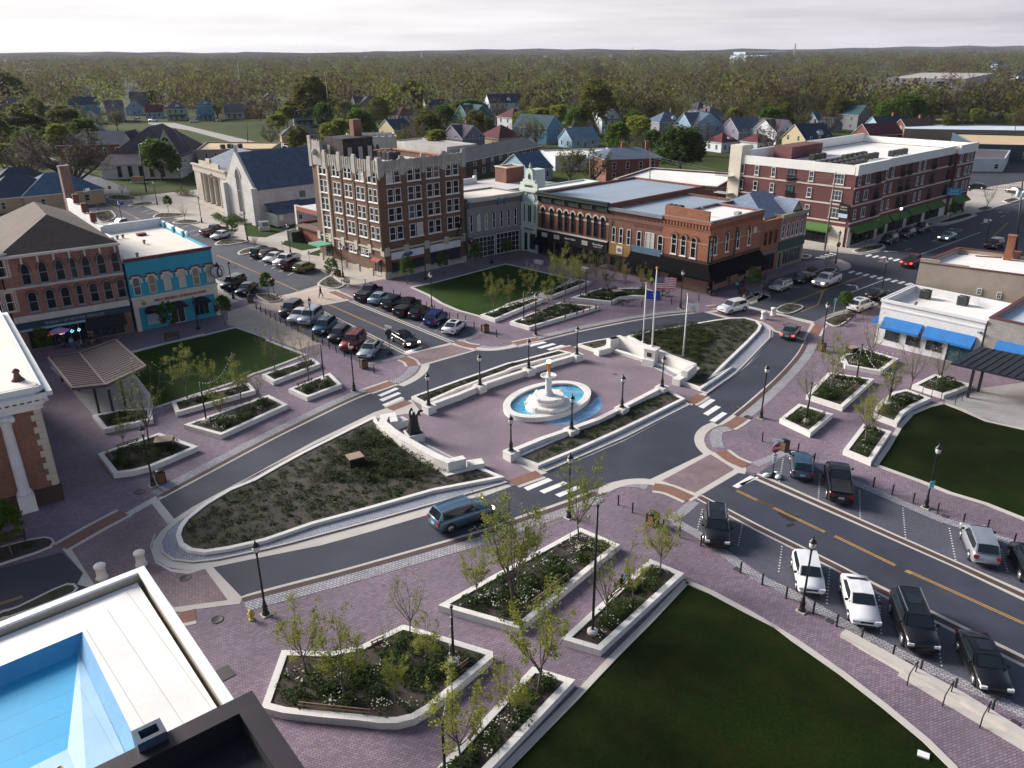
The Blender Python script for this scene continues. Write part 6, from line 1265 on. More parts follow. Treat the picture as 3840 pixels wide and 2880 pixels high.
# ------------------------------------------------------------------ columned brick building, slatted pergola, white roof and black parapet in the left foreground
K0=Vector((-36.6,56.5));kd=Vector((.815,.58)).normalized();kn=Vector((-.60,.80));K1=K0-kd*24
t=bldg('civic_building','red brick civic building with white columns and heavy cornice at the left edge',K0)
WSTN=mat('white painted stone',(.66,.68,.68),.7,.08,.8,12,.05,stain=((.48,.48,.46),.3,1))
BRK=mat('civic brick',(.25,.115,.075),.85,.15,.4,8,.15,brick=(.30,.10,.014,(.16,.065,.045),(.24,.16,.12)))
block(t,[K1,K0,K0+kn*24,K1+kn*24],9.0,BRK,CREAMR,.3,.5)
f=Fac(t,K1,K0);L_=f.len;f2=Fac(t,K0,K0+kn*24)
b=MB()
for q in (f,f2):
 q.addbox(b,q.len/2,8.2,q.len+.3,.55,.3);q.addbox(b,q.len/2,8.75,q.len+.8,.25,.75);q.addbox(b,q.len/2,9.25,q.len+1.3,.35,1.1);q.addbox(b,q.len/2,9.6,q.len+.6,.5,.6,-.1)
 n=int(q.len/.5);[q.addbox(b,.2+(q.len)*k/n,9.0,.22,.24,.95) for k in range(n+1)]
bp(t,b,'cornice',WSTN)
b=MB();b.sheet(offset(ccw([K1,K0,K0+kn*24,K1+kn*24]),-.2),10.12);bp(t,b,'roof',CREAMR)
for u in (L_-2.4,L_-9,L_-15.6):
 b=MB();q=f.pt(u,.25);b.lathe((*q,1.5),[(.55,0),(.55,.2),(.45,.3),(.42,.5),(.40,3),(.36,5.9),(.42,6.0),(.40,6.3),(.5,6.4),(.5,6.7)],16);f.addbox(b,u,0,1.2,1.5,.8);[b.tube([(*f.pt(u+s_,.05),7.95),(*f.pt(u+s_,.75),7.95)],.24,10) for s_ in (-.42,.42)];bp(t,b,'column',WSTN)
b=MB();[f.addbox(b,L_-(.35 if k%2 else .22),1.5+.52*k,.7 if k%2 else .44,.5,.12) for k in range(13)];[f2.addbox(b,(.35 if k%2 else .22),1.5+.52*k,.7 if k%2 else .44,.5,.12) for k in range(13)];bp(t,b,'stone_quoin',STQ)
b=MB();f.addbox(b,L_/2,0,L_+.2,1.45,.18);f2.addbox(b,12,0,24,1.45,.18);bp(t,b,'plinth',mat('dark plinth',(.060,.035,.034),.8,.15,.6,10,.1))
u,z=f.px('J 20 640')[0];f.win(L_-5.2,4.6,1.6,2.5,'rect',FRW,(WSTN,.3),WSTN,bars=(4,5),pm=GLASS);f.box(L_-5.2,3.3,2.6,.25,.25,WSTN,'band_course');f.win(L_-12.3,4.6,1.6,2.5,'rect',FRW,(WSTN,.3),WSTN,bars=(4,5),pm=GLASS);f.box(L_-5.2,1.6,2.4,1.6,.06,mat('blind panel',(.15,.08,.06),.85,.2,1,10,.15),'brick_panel')
for k in (4,11,18):f2.win(k,4.6,1.6,2.5,'rect',FRW,(WSTN,.3),WSTN,bars=(4,5),pm=GLASS)
q=W('J 150 60',10.1)[0];b=MB();b.lathe((*q,10.12),[(.5,0),(.3,.25),(.18,.6),(.3,.7),(.2,.9),(0,1)],8);bp(t,b,'flagpole_stub',mat('rusty finial',(.12,.06,.05),.7,.3))
pg=thing('pergola','butterfly pergola of dark parallel slats on steel posts over the stage','pergola',(-45,79,0));SLATM=mat('mauve brown slat',(.060,.043,.050),.7,.12,.8,12,.08)
a0,a1,m0,m1,c0,c1=(V3(p,z) for p,z in zip(W('E 400 1420',3.2)+W('J 605 130',3.2)+W('E 660 1385',2.95)+W('J 880 100',2.95)+W('E 960 1275',3.4)+W('E 1210 1495',3.4),(3.2,3.2,2.95,2.95,3.4,3.4)))
for p0,p1,p2,p3 in ((a0,a1,m0,m1),(m0,m1,c0,c1)):
 b=MB()
 for k in range(1,19):s=k/19;b.bar(p0.lerp(p1,s),p2.lerp(p3,s),.36,.12)
 bp(pg,b,'slat_panel',SLATM)
b=MB();[b.bar(p,q,.2,.3) for p,q in ((a0,a1),(m0,m1),(c0,c1),(a0,m0),(m0,c0),(a1,m1),(m1,c1))];bp(pg,b,'frame',mat('pergola frame',(.12,.085,.085),.6,.1))
for s,z in (('J 825 335',2.9),('J 945 350',2.9),('J 1045 290',3.0),('J 655 150',3.0),('E 520 1620',3.0),('E 1000 1560',3.1)):
 c=W(s)[0];b=MB();b.box((*c,.05),(.2,.2,z),R(43));bp(pg,b,'post',BLACK)
ZW=10.0
cw= lambda s:W(s,ZW)
w0,w1,w2,w3=cw('N 1190 5')[0],cw('N 1930 1110')[0],cw('N -350 610')[0],cw('N 1150 1490')[0];dr_=(w1-w0).normalized();dl_=(w2-w0).normalized();ZB=10.6;cb= lambda s:W(s,ZB)
b0,b1=cb('N 1330 1420')[0],cb('N 2085 1048')[0];e_=(b1-b0).normalized();n_=Vector((e_.y,-e_.x))
def xe(y):return (b0-w0-dl_*y).dot(n_)/dr_.dot(n_)-.1
w2e=w0+dl_*26;w1e=w0+dr_*xe(0)
t=bldg('commercial_building','white roofed building with a sunken roof well in painted blue shade, bottom left corner',w0)
block(t,[w0,w1e,w2e+dr_*xe(26),w2e],ZW,mat('cream brick',(.5,.44,.36),.85,.1,.5,8,.06),WROOF,.35,.28,mat('white metal coping',(.72,.76,.80),.45,.06,.8,10,.04,metal=.1),rz=8.0)
ins= lambda x,y:w0+dr_*x+dl_*y
k0,k1=cw('N 700 500')[0],cw('N 1170 1470')[0];kx,ky=(k0-w0).dot(dr_),(k0-w0).dot(dl_)
MEM=mat('white roof sheet',(.80,.785,.75),.6,.05,.3,5,.03,brick=(40,1.15,.02,(.785,.77,.735),(.50,.47,.42),0,0),stain=((.62,.58,.51),.3,.25))
def roofpart(pts,name,m,rot):
 b=MB();b.add(pts,[tuple(range(len(pts)))]);me=bp(t,b,name,m);ul=me.data.uv_layers[0].data
 for li,l in enumerate(me.data.loops):
  v=me.data.vertices[l.vertex_index].co;d=dr_ if rot else dl_;e=dl_ if rot else dr_;ul[li].uv=(v.x*d.x+v.y*d.y,v.x*e.x+v.y*e.y)
 return me
P3= lambda p,z:(p.x,p.y,z)
zi,zr_=ZW-.3,ZW-.02
roofpart([P3(ins(.5,.5),zi),P3(ins(xe(.5),.5),zi),P3(ins(xe(ky),ky),zr_),P3(ins(kx,ky),zr_)],'roof_slope',MEM,1)
roofpart([P3(ins(.5,26),zi),P3(ins(.5,.5),zi),P3(ins(kx,ky),zr_),P3(ins(kx,26),zr_)],'roof_slope',MEM,0)
roofpart([P3(ins(kx,ky),zr_),P3(ins(xe(ky),ky),zr_),P3(ins(xe(ky+.4),ky+.4),zr_-.65),P3(ins(kx+.4,ky+.4),zr_-.7)],'well_wall',mat('membrane in painted shade',(.16,.34,.52),.6,.08),1)  # blue of the well walls is shade put into their colour
roofpart([P3(ins(kx,26),zr_),P3(ins(kx,ky),zr_),P3(ins(kx+.4,ky+.4),zr_-.7),P3(ins(kx+.4,26),zr_-.7)],'well_wall',mat('membrane wall in painted shade',(.05,.30,.56),.6,.08),0)
BLUESHADE=mat('roof sheet in painted blue shade',(.018,.34,.62),.6,.06,.3,5,.03,brick=(40,1.15,.02,(.016,.325,.595),(.01,.22,.42),0,0),stain=((.06,.42,.66),.3,.25))  # blue shade of the well painted into the roof sheet
HALFSHADE=mat('roof sheet in painted half shade',(.30,.50,.68),.6,.06,.3,5,.03,brick=(40,1.15,.02,(.285,.48,.66),(.25,.38,.5),0,0),stain=((.42,.58,.70),.4,.3))  # paler copy, painted where the shade in the well thins out
va,vb=ins(kx+.4,ky+.4),cw('N 600 1310')[0];vx,vy=(vb-w0).dot(dr_),(vb-w0).dot(dl_)
roofpart([P3(va,zr_-.7),P3(ins(vx,vy),zr_-.7),P3(ins(vx,26),zr_-.7),P3(ins(kx+.4,26),zr_-.7)],'well_floor',BLUESHADE,0)
roofpart([P3(va,zr_-.7),P3(ins(xe(ky+.4),ky+.4),zr_-.6),P3(ins(xe(vy),vy),zr_-.55),P3(ins(vx,vy),zr_-.7)],'well_floor',HALFSHADE,1)
roofpart([P3(ins(vx,vy),zr_-.7),P3(ins(xe(vy),vy),zr_-.55),P3(ins(xe(26),26),zr_-.55),P3(ins(vx,26),zr_-.7)],'well_floor',HALFSHADE,1)
q=cw('N 480 1620')[0];b=MB();b.lathe((*q,zr_-.65),[(.35,0),(.3,.12),(.12,.16),(.12,.45),(.09,.45),(.09,.2)],12);bp(t,b,'vent',mat('pale vent',(.6,.58,.5),.6,.1))
b2=cb('O 395 1659')[0];e2_=(b2-b1).normalized()
t=bldg('commercial_building','black roofed building with a dark parapet and chimney flue at the bottom edge',b1)
fp=[b0-e_*14,b1,b1+e2_*14,b0-e_*14+e2_*14];BLKR=mat('black tar roof',(.012,.013,.017),.8,.35,.5,5,.3,stain=((.004,.004,.006),.7,1.1))
block(t,fp,ZB,mat('dark render',(.014,.012,.015),.75,.2,.5,8,.1),BLKR,.9,.7,mat('dark metal edge',(.028,.023,.028),.45,.15,.6,10,.08,metal=.3))
q=cb('N 1255 1440')[0];b=MB();ee=[q+e_*x-n_*y for x,y in ((-.5,-.4),(.5,-.4),(.5,.4),(-.5,.4))];ei=[q+e_*x-n_*y for x,y in ((-.32,-.22),(.32,-.22),(.32,.22),(-.32,.22))];b.ring(ccw(ee),ccw(ei),ZB-1,ZB+.5);bp(t,b,'chimney',mat('blue flue metal',(.035,.075,.12),.5,.3,2,12,.1,stain=((.10,.06,.09),.6,1.5)))
# ------------------------------------------------------------------ vehicles
TYRE=mat('tyre rubber',(.018,.018,.019),.8,.1,3,20,.1)
RIM=mat('alloy rim',(.42,.43,.45),.3,.1,3,20,.05,metal=.8)
CGL=mat('car glass',(.010,.016,.020),.05,.2,1,5,.1,spec=.9)
HLAMP=mat('headlamp',(.62,.64,.66),.1,.1,5,20,.1,spec=.9)
HLIT=mat('lit headlamp',(1,.80,.50),.3,0,fine=0,emit=4)
TLAMP=mat('tail lamp',(.30,.012,.014),.15,.1,5,20,.1)
TRIM=mat('car trim',(.016,.016,.018),.5,.1,3,20,.1)
PLATE=mat('licence plate',(.45,.50,.50),.5,.15,9,40,.2)
def paint(n,c,metal=.35):return mat('car paint '+n,c,.28,.03,.5,fine=.0,metal=metal,coat=.7)
KIND=dict(
 sedan=(4.8,1.84,1.46,2.8,.86,.98,1.02,.28,.42,.70,.88,.33),hatch=(4.2,1.77,1.52,2.6,.90,1.0,1.05,.24,.38,.84,.965,.32),suv=(4.65,1.87,1.70,2.72,1.00,1.10,1.14,.25,.37,.87,.975,.36),
 wagon=(4.95,1.96,1.82,2.95,1.10,1.18,1.20,.26,.36,.91,.985,.38),pickup=(5.9,2.0,1.92,3.7,1.18,1.24,1.24,.24,.33,.54,.60,.40),van=(4.9,1.9,1.85,2.9,1.05,1.15,1.15,.16,.30,.93,.985,.36))
CARM={}
def car_meshes(kind):
 if kind in CARM:return CARM[kind]
 Ln,Wd,Ht,wb,zh,zb,zt,f0,f1,f2,f3,wr=KIND[kind];X= lambda f:Ln*(.5-f);w=Wd/2;P={}
 st=[(0,.72,zh*.62),(.015,.86,zh*.80),(.05,.95,zh*.92),(.14,.99,zh*.98),(f0,1,zb),((f0+f3)/2,1,zb+.01),(min(f3,.9),.99,zt),(.95,.96,zt-.02 if kind!='sedan' else zt-.04),(.985,.90,zt-.12),(1,.80,zt*.62)]
 b=MB();n=11;vs=[]
 for f,k,z in st:
  ww=w*k;z0=.24 if .03<f<.97 else .33
  vs+=[(X(f),y*ww,zz) for y,zz in ((-.88,z0),(-1,z0+.14),(-1,z*.62),(-.985,z*.86),(-.90,z),(0,z+.035),(.90,z),(.985,z*.86),(1,z*.62),(1,z0+.14),(.88,z0))]
 fs=[(i*n+j,i*n+(j+1)%n,(i+1)*n+(j+1)%n,(i+1)*n+j) for i in range(len(st)-1) for j in range(n)]
 b.add(vs,fs+[tuple(range(n))[::-1],tuple((len(st)-1)*n+j for j in range(n))],0,True)
 a,c,d,e=X(f0),X(f1),X(f2),X(f3);wl,wt=w*.93,w*.74;zr=Ht;zf=zr-.06
 lo=[(a,-wl*.9,zb),(e,-wl*.9 if kind!='sedan' else -wl*.86,zt-.01),(e,wl*.9 if kind!='sedan' else wl*.86,zt-.01),(a,wl*.9,zb)]
 mid=[((c+d)/2,-wl,zb),((c+d)/2,wl,zb)];m=(c+d)/2
 up=[(c,-wt,zf),(m,-wt,zr-.02),(d,-wt,zf),(d,wt,zf),(m,wt,zr-.02),(c,wt,zf),(c,0,zf+.04),(m,0,zr),(d,0,zf+.04)]
 b.add(lo+mid+up,[(0,4,7,6),(4,1,8,7),(3,11,10,5),(5,10,9,2),(0,6,12),(0,12,3),(3,12,11),(1,14,8),(1,2,14),(2,9,14),(6,7,13,12),(7,8,14,13),(12,13,10,11),(13,14,9,10)],0,False)
 for s in (-1,1):
  b.box((0,s*(w-.035),.22),(wb-2*wr-.1,.1,.14),0,1)
  for x in (wb/2,-wb/2):
   b.add([(x+1.17*wr*math.cos(math.pi*k/10),s*(w+.012),wr+1.17*wr*math.sin(math.pi*k/10)) for k in range(11)],[tuple(range(11)) if s<0 else tuple(range(11))[::-1]],1,False)
 b.box((Ln/2-.03,0,.3),(.1,Wd*.62,.16),0,1);b.box((Ln/2-.045,0,zh*.60),(.08,Wd*.42,.17),0,1);b.box((-Ln/2+.03,0,.3),(.1,Wd*.7,.14),0,1)
 if kind=='pickup':b.box(((e-Ln/2)/2+.02,0,zt),(abs(e+Ln/2)-.16,Wd*.76,.045),0,1);[b.box(((e-Ln/2)/2,s*Wd*.43,zt),(abs(e+Ln/2)-.1,.1,.08),0,0) for s in (-1,1)];b.box((-Ln/2+.08,0,zt),(.08,Wd*.84,.07),0,0)
 P['body']=b.mesh('car_body',[None,TRIM],uv=False)
 def q(ps,k=.88,out=(0,0,.012)):
  cx=[sum(v[i] for v in ps)/len(ps) for i in range(3)];return [tuple(cx[i]+(v[i]-cx[i])*k+out[i] for i in range(3)) for v in ps]
 def gl(ps,nm,k,out):b=MB();b.add(q(ps,k,out),[tuple(range(len(ps)))]);P[nm]=b.mesh('car_glass',CGL,uv=False)
 gl([lo[0],up[0],up[6],up[5],lo[3]],'windscreen',.9,(.05,0,.03));gl([lo[2],up[3],up[8],up[2],lo[1]],'rear_window',.86,(-.045,0,.03))
 for s,nm in ((-1,'r'),(1,'l')):gl([(a-.28,s*wl*.965,zb+.03),(m,s*wl*.99,zb+.03),(e+(.35 if kind!='pickup' else .1),s*wl*.965,zt+.03),(d-.02 if kind!='sedan' else d-.12,s*wt*1.03,zf-.06),(m,s*wt*1.01,zr-.1),(c-.05,s*wt*1.03,zf-.06)],'side_'+nm,.93,(0,s*.035,-.005))
 b=MB()
 for s in (-1,1):b.tube([(.0,-.115*s if 0 else s*-.11,0),(0,s*.0,0)],wr,16) if 0 else None
 b.tube([(0,-.11,0),(0,.11,0)],wr,18);P['tyre']=b.mesh('tyre',TYRE,uv=False)
 b=MB();b.tube([(0,-.125,0),(0,.125,0)],wr*.66,14);[b.bar((0,s*.13,0),(wr*.6*math.cos(k*1.2566),s*.13,wr*.6*math.sin(k*1.2566)),.06,.02) for k in range(5) for s in (-1,1)];P['rim']=b.mesh('rim',RIM,uv=False)
 b=MB();b.box((0,0,0),(.34,.34,.17),0,0);P['head']=b.mesh('lamp',HLAMP,uv=False)
 b=MB();b.box((0,0,0),(.12,.3,.26 if kind not in ('sedan',) else .18));P['tail']=b.mesh('lamp',TLAMP,uv=False)
 b=MB();b.box((0,0,0),(.12,.2,.13));P['mirror']=b.mesh('mirror',TRIM,uv=False)
 b=MB();b.box((0,0,0),(.03,.42,.16));P['plate']=b.mesh('plate',PLATE,uv=False)
 b=MB();[b.bar((c-.1,s*wt*.9,zr+.04),(d+.1,s*wt*.9,zr+.04),.05) for s in (-1,1)];P['rails']=b.mesh('rails',RIM,uv=False)
 b=MB();b.sheet(wp((m-.5,-wt*.55),(m+.35,-wt*.55),(m+.35,wt*.55),(m-.5,wt*.55)),zr+.006);P['sunroof']=b.mesh('sunroof',CGL,uv=False)
 CARM[kind]=P;return P
def car(kind,col,label,pos,heading,lit=False,extra='',detail=True,group=None):
 Ln,Wd,Ht,wb,zh,zb,zt,f0,f1,f2,f3,wr=KIND[kind];P=car_meshes(kind);w=Wd/2
 t=thing('pickup_truck' if kind=='pickup' else 'car',label,'pickup truck' if kind=='pickup' else 'car',V3(pos,.045),math.atan2(heading.y,heading.x))
 if group:t['group']=group
 def pt(nm,me,loc=None,par=None):return link(nm,me,par or t,loc)
 o=pt('body',P['body']);o.material_slots[0].link='OBJECT';o.material_slots[0].material=col
 pt('windscreen',P['windscreen']);pt('rear_window',P['rear_window']);pt('side_window',P['side_l']);pt('side_window',P['side_r'])
 for s in (-1,1):
  for x in (-wb/2,wb/2):k=pt('wheel',P['tyre'],(x,s*(w-.08),wr));pt('rim',P['rim'],None,k)
  h=pt('headlight',P['head'],(Ln/2-.19,s*w*.74,zh*.66))
  if lit:h.material_slots[0].link='OBJECT';h.material_slots[0].material=HLIT
  k=pt('taillight',P['tail'],(-Ln/2+.05,s*w*.76,zt*.66))
  if lit=='rear':k.material_slots[0].link='OBJECT';k.material_slots[0].material=mat('lit tail lamp',(1,.05,.03),.3,0,fine=0,emit=2.5);h.material_slots[0].material=HLAMP
  k=pt('mirror',P['mirror'],(Ln*(.5-f0)-.3,s*(w+.08),zb+.02))
 pt('licence_plate',P['plate'],(-Ln/2-.0,0,zt*.55))
 if 'r' in extra:pt('roof_rail',P['rails'])
 if 's' in extra:pt('sunroof',P['sunroof'])
 return t
CBLK,CWHT,CSIL,CGRY=paint('black',(.008,.008,.010)),paint('white',(.72,.73,.74),.05),paint('silver',(.42,.45,.48),.6),paint('graphite',(.10,.11,.115),.5)
CBLU,CSTL,CRED,CMAR=paint('deep blue',(.012,.03,.20)),paint('steel blue',(.045,.105,.16),.5),paint('red',(.20,.012,.018)),paint('maroon',(.075,.012,.016))
CLIM,CNAV,CPAL,CGRN,CBRN=paint('lime',(.14,.17,.018),.2),paint('navy',(.010,.016,.05)),paint('pale blue',(.30,.42,.52),.5),paint('dark green',(.012,.03,.03)),paint('dark brown',(.035,.026,.024))
def two(a):p=W(a);return p[0],p[1]
H1=(W('F 990 1425')[0]-W('F 1062 1352')[0]).normalized()
H2=(W('F 1752 1172')[0]-W('F 1680 1230')[0]).normalized()
H3=(W('S 760 432')[0]-W('S 697 207')[0]).normalized()
H4=(W('M 1688 1365')[0]-W('M 1757 1545')[0]).normalized()
def wheel_car(kind,col,label,s,lit=False,extra='',h=None,rear=False,side=None):
 """placed by its visible wheels: front and rear contact points, or one of them and a heading"""
 p=W(s);wb,Wd=KIND[kind][3],KIND[kind][1]
 if h is None:h=(p[0]-p[1]).normalized();c=(p[0]+p[1])/2
 else:c=p[0]+h*wb/2*(1 if rear else -1)
 n=Vector((-h.y,h.x));n=n if n.dot(c)>0 else -n
 if side:n=Vector((h.y,-h.x))*side
 return car(kind,col,label,c+n*Wd*.43,h,lit,extra)
for a in (('suv',CBRN,'dark brown suv parked first from the tower end on the bank side','F 328 1078','',H1),('sedan',CWHT,'white sedan parked between the dark brown suv and a silver suv','F 398 1130','',H1),('wagon',CSIL,'silver suv parked behind the lamp post on the bank side','F 493 1152','r',H1),('suv',CSTL,'steel blue suv with a sunroof parked on the bank side','F 610 1230','rs',H1),('hatch',CBLK,'black rounded hatchback parked left of the red suv','F 733 1292','',H1),('wagon',CRED,'red suv parked beside the silver sedan','F 850 1367','r',H1),('sedan',CSIL,'silver sedan with sunroof parked nearest the stop sign base','F 992 1426','s',H1)):
 wheel_car(a[0],a[1],a[2],a[3],False,a[4],a[5])
for a in (('pickup',CNAV,'navy pickup truck parked at the tower end of the lawn side row','F 955 955'),('sedan',CPAL,'pale blue sedan parked beside the navy pickup','F 1058 982'),('suv',CGRN,'very dark green suv parked between the pale blue sedan and a black pickup','F 1170 1026'),('pickup',CBLK,'black pickup truck parked third from the lawn corner on the lawn side','F 1278 1078'),('hatch',CBLK,'black hatchback parked left of the bright blue suv','F 1392 1105'),('suv',CBLU,'bright blue suv parked beside the white sedan','F 1527 1160'),('sedan',CWHT,'white sedan with sunroof parked last by the bin on the lawn side','F 1682 1230')):
 wheel_car(*a,False,'s' if 'sunroof' in a[2] else '',H2,True)
R3=Vector((H3.y,-H3.x))
for a in (('suv',CBLK,'black suv with roof ribs parked first below the paved corner','L 1642 1630','r'),('hatch',CWHT,'white compact suv behind the lamp post beside the darkest lawn','S 332 187',''),('sedan',CWHT,'white sedan parked beside the pale steps start','S 762 432',''),('wagon',CBLK,'large black suv with roof rails and sunroof parked beside the steps','S 1205 640','rs'),('sedan',CBLK,'black saloon with broad chrome grille in the lower right','S 1795 970','s')):
 wheel_car(a[0],a[1],a[2],a[3],False,a[4],H3,False,-1)
for a in (('hatch',CSTL,'steel blue hatchback parked behind the stop sign','M 285 862'),('pickup',CBLK,'black pickup truck with covered bed parked below the right hand planter','M 582 1040'),('suv',CSIL,'silver suv with wide dark rear window near the right edge','M 1757 1548'),('suv',CBLK,'dark suv cut off by the right edge of the picture','M 2180 1720')):
 wheel_car(*a,False,'',H4,True,1)
for a in (('wagon',paint('grey blue',(.085,.16,.225),.5),'grey blue suv driving along the lower road','K 1905 1447, 1640 1540',True,'r'),('sedan',CBLK,'black sedan waiting at the stop line with its lamps lit','F 1258 1337, 1162 1285',True,'s'),('suv',CWHT,'white suv driving across the brick crossing below the corner bar','H 1848 1065, 1972 1035',False,''),('hatch',CSIL,'silver boxy suv parked by the green shop kerb','I 193 878, 268 850',False,'s'),('sedan',CBLK,'black sedan parked behind the white pickup','I 378 806, 452 782',False,''),('pickup',CWHT,'white pickup truck with lit headlamps in the highway lane','I 565 842, 668 803',True,''),('suv',CNAV,'dark blue suv parked first beneath the green awnings','I 1095 482, 1155 460',False,''),('suv',CBLK,'black suv parked second beneath the green awnings','I 1240 433, 1297 414',False,''),('pickup',CBLK,'black pickup truck parked third beneath the green awnings','I 1365 394, 1435 370',False,''),('sedan',CPAL,'pale blue sedan with lit headlamps coming down the highway','I 1578 456, 1640 432',True,''),('suv',CWHT,'white suv with dark rear parked beside the tree by the white shop','I 938 1015, 855 1048',False,'s'),('sedan',CBLK,'black sedan half hidden by the white shop','I 1060 915, 1000 945',False,''),('sedan',CGRY,'grey sedan with red tail lamps driving away beside the island tip','I 342 1215, 305 1274','rear',''),('suv',CMAR,'dark maroon suv on the highway behind the tan hall','I 1960 525, 2040 500',False,''),('pickup',CRED,'red truck mostly hidden behind the tan hall','I 1390 632, 1262 692','rear',''),
  ('wagon',CBLK,'black boxy four by four parked nearest the bank clock','E 1932 864, 2035 812',False,''),('sedan',CBLK,'black sedan parked beside the black four by four at the bank','E 2058 904, 2128 858',False,''),('pickup',CMAR,'maroon pickup truck parked across the street behind the bank','E 1860 385, 1745 415',False,''),('sedan',CWHT,'white coupe parked beside the maroon pickup','E 1832 441, 1898 420',False,''),('pickup',CWHT,'white pickup truck on the street beyond the bank roof','E 985 352, 1120 330',False,''),('sedan',CBLK,'dark car under the bare tree at the far end of the upper street','E 700 85, 790 80',False,''),
  ('wagon',CBLK,'black suv first in the row by the tower','F 148 562, 62 597',False,''),('suv',CBRN,'dark suv second in the row by the tower','F 238 578, 125 610',False,''),('sedan',CWHT,'white sedan third in the row by the tower','F 165 636, 245 600',False,''),('pickup',CWHT,'white pickup truck fourth in the row by the tower','F 262 670, 372 626',False,''),('suv',CMAR,'dark maroon suv fifth in the row by the tower','F 390 660, 305 697',False,''),('hatch',CLIM,'lime green boxy hatchback last in the row by the tower','F 487 692, 425 715',False,''),
  ('suv',CWHT,'white suv parked before the blue house at the green field','A 1630 1018, 1585 1018',False,''),('sedan',CGRN,'dark green car parked right of the white suv at the green field','A 1795 1010, 1840 1012',False,''),('van',CWHT,'white van parked beside the tall grey gabled house','A 1105 1005, 1150 1010',False,''),('pickup',CWHT,'white pickup at the street end before the maroon roofed house','A 1225 1010, 1290 1014',False,''),('sedan',CBRN,'brown car in the far right parking lot','D 2080 1600, 2150 1612',False,''),('sedan',CBLK,'black car in the far right parking lot','D 1795 1568, 1825 1570',False,''),('pickup',CBLK,'dark pickup parked beyond the slate church roof','B 135 1232, 180 1240',False,''),('suv',CPAL,'pale blue car among the parked row by the dark workshop','D 1475 1128, 1510 1118',False,''),('sedan',CWHT,'white car among the parked row by the dark workshop','D 1545 1140, 1590 1128',False,'')):
 wheel_car(*a)
# ------------------------------------------------------------------ far buildings
def rect(c,d,w,l):
 n=Vector((d.y,-d.x));return [c-d*w/2,c+d*w/2,c+d*w/2-n*l,c-d*w/2-n*l]
def dirv(deg):return Vector((math.cos(R(deg)),math.sin(R(deg))))
ROOFS=dict(navy=(.020,.045,.085),blue=(.05,.12,.20),teal=(.03,.085,.10),grey=(.11,.115,.13),purple=(.075,.06,.085),maroon=(.11,.022,.032),brown=(.11,.06,.05),pale=(.17,.28,.36),dark=(.04,.04,.05),slate=(.09,.13,.19))
WALLS=dict(white=(.58,.61,.64),cream=(.42,.36,.21),blue=(.10,.25,.38),pblue=(.26,.40,.52),grey=(.22,.22,.23),lilac=(.20,.18,.24),green=(.27,.38,.25),teal=(.05,.17,.17),tan=(.38,.29,.19),orange=(.36,.17,.06),brick=(.15,.05,.042),mint=(.25,.40,.36),stone=(.33,.30,.26))
def rmat(n):return mat('house roof '+n,ROOFS[n],.9,.16,.6,5,.2,brick=(.5,.22,.02,tuple(c*.75 for c in ROOFS[n]),tuple(c*.5 for c in ROOFS[n])))
def hmat(n):return mat('house wall '+n,WALLS[n],.8,.07,.5,6,.05,brick=(9,.2,.02,tuple(c*.95 for c in WALLS[n]),tuple(c*.75 for c in WALLS[n])))
HB=[]
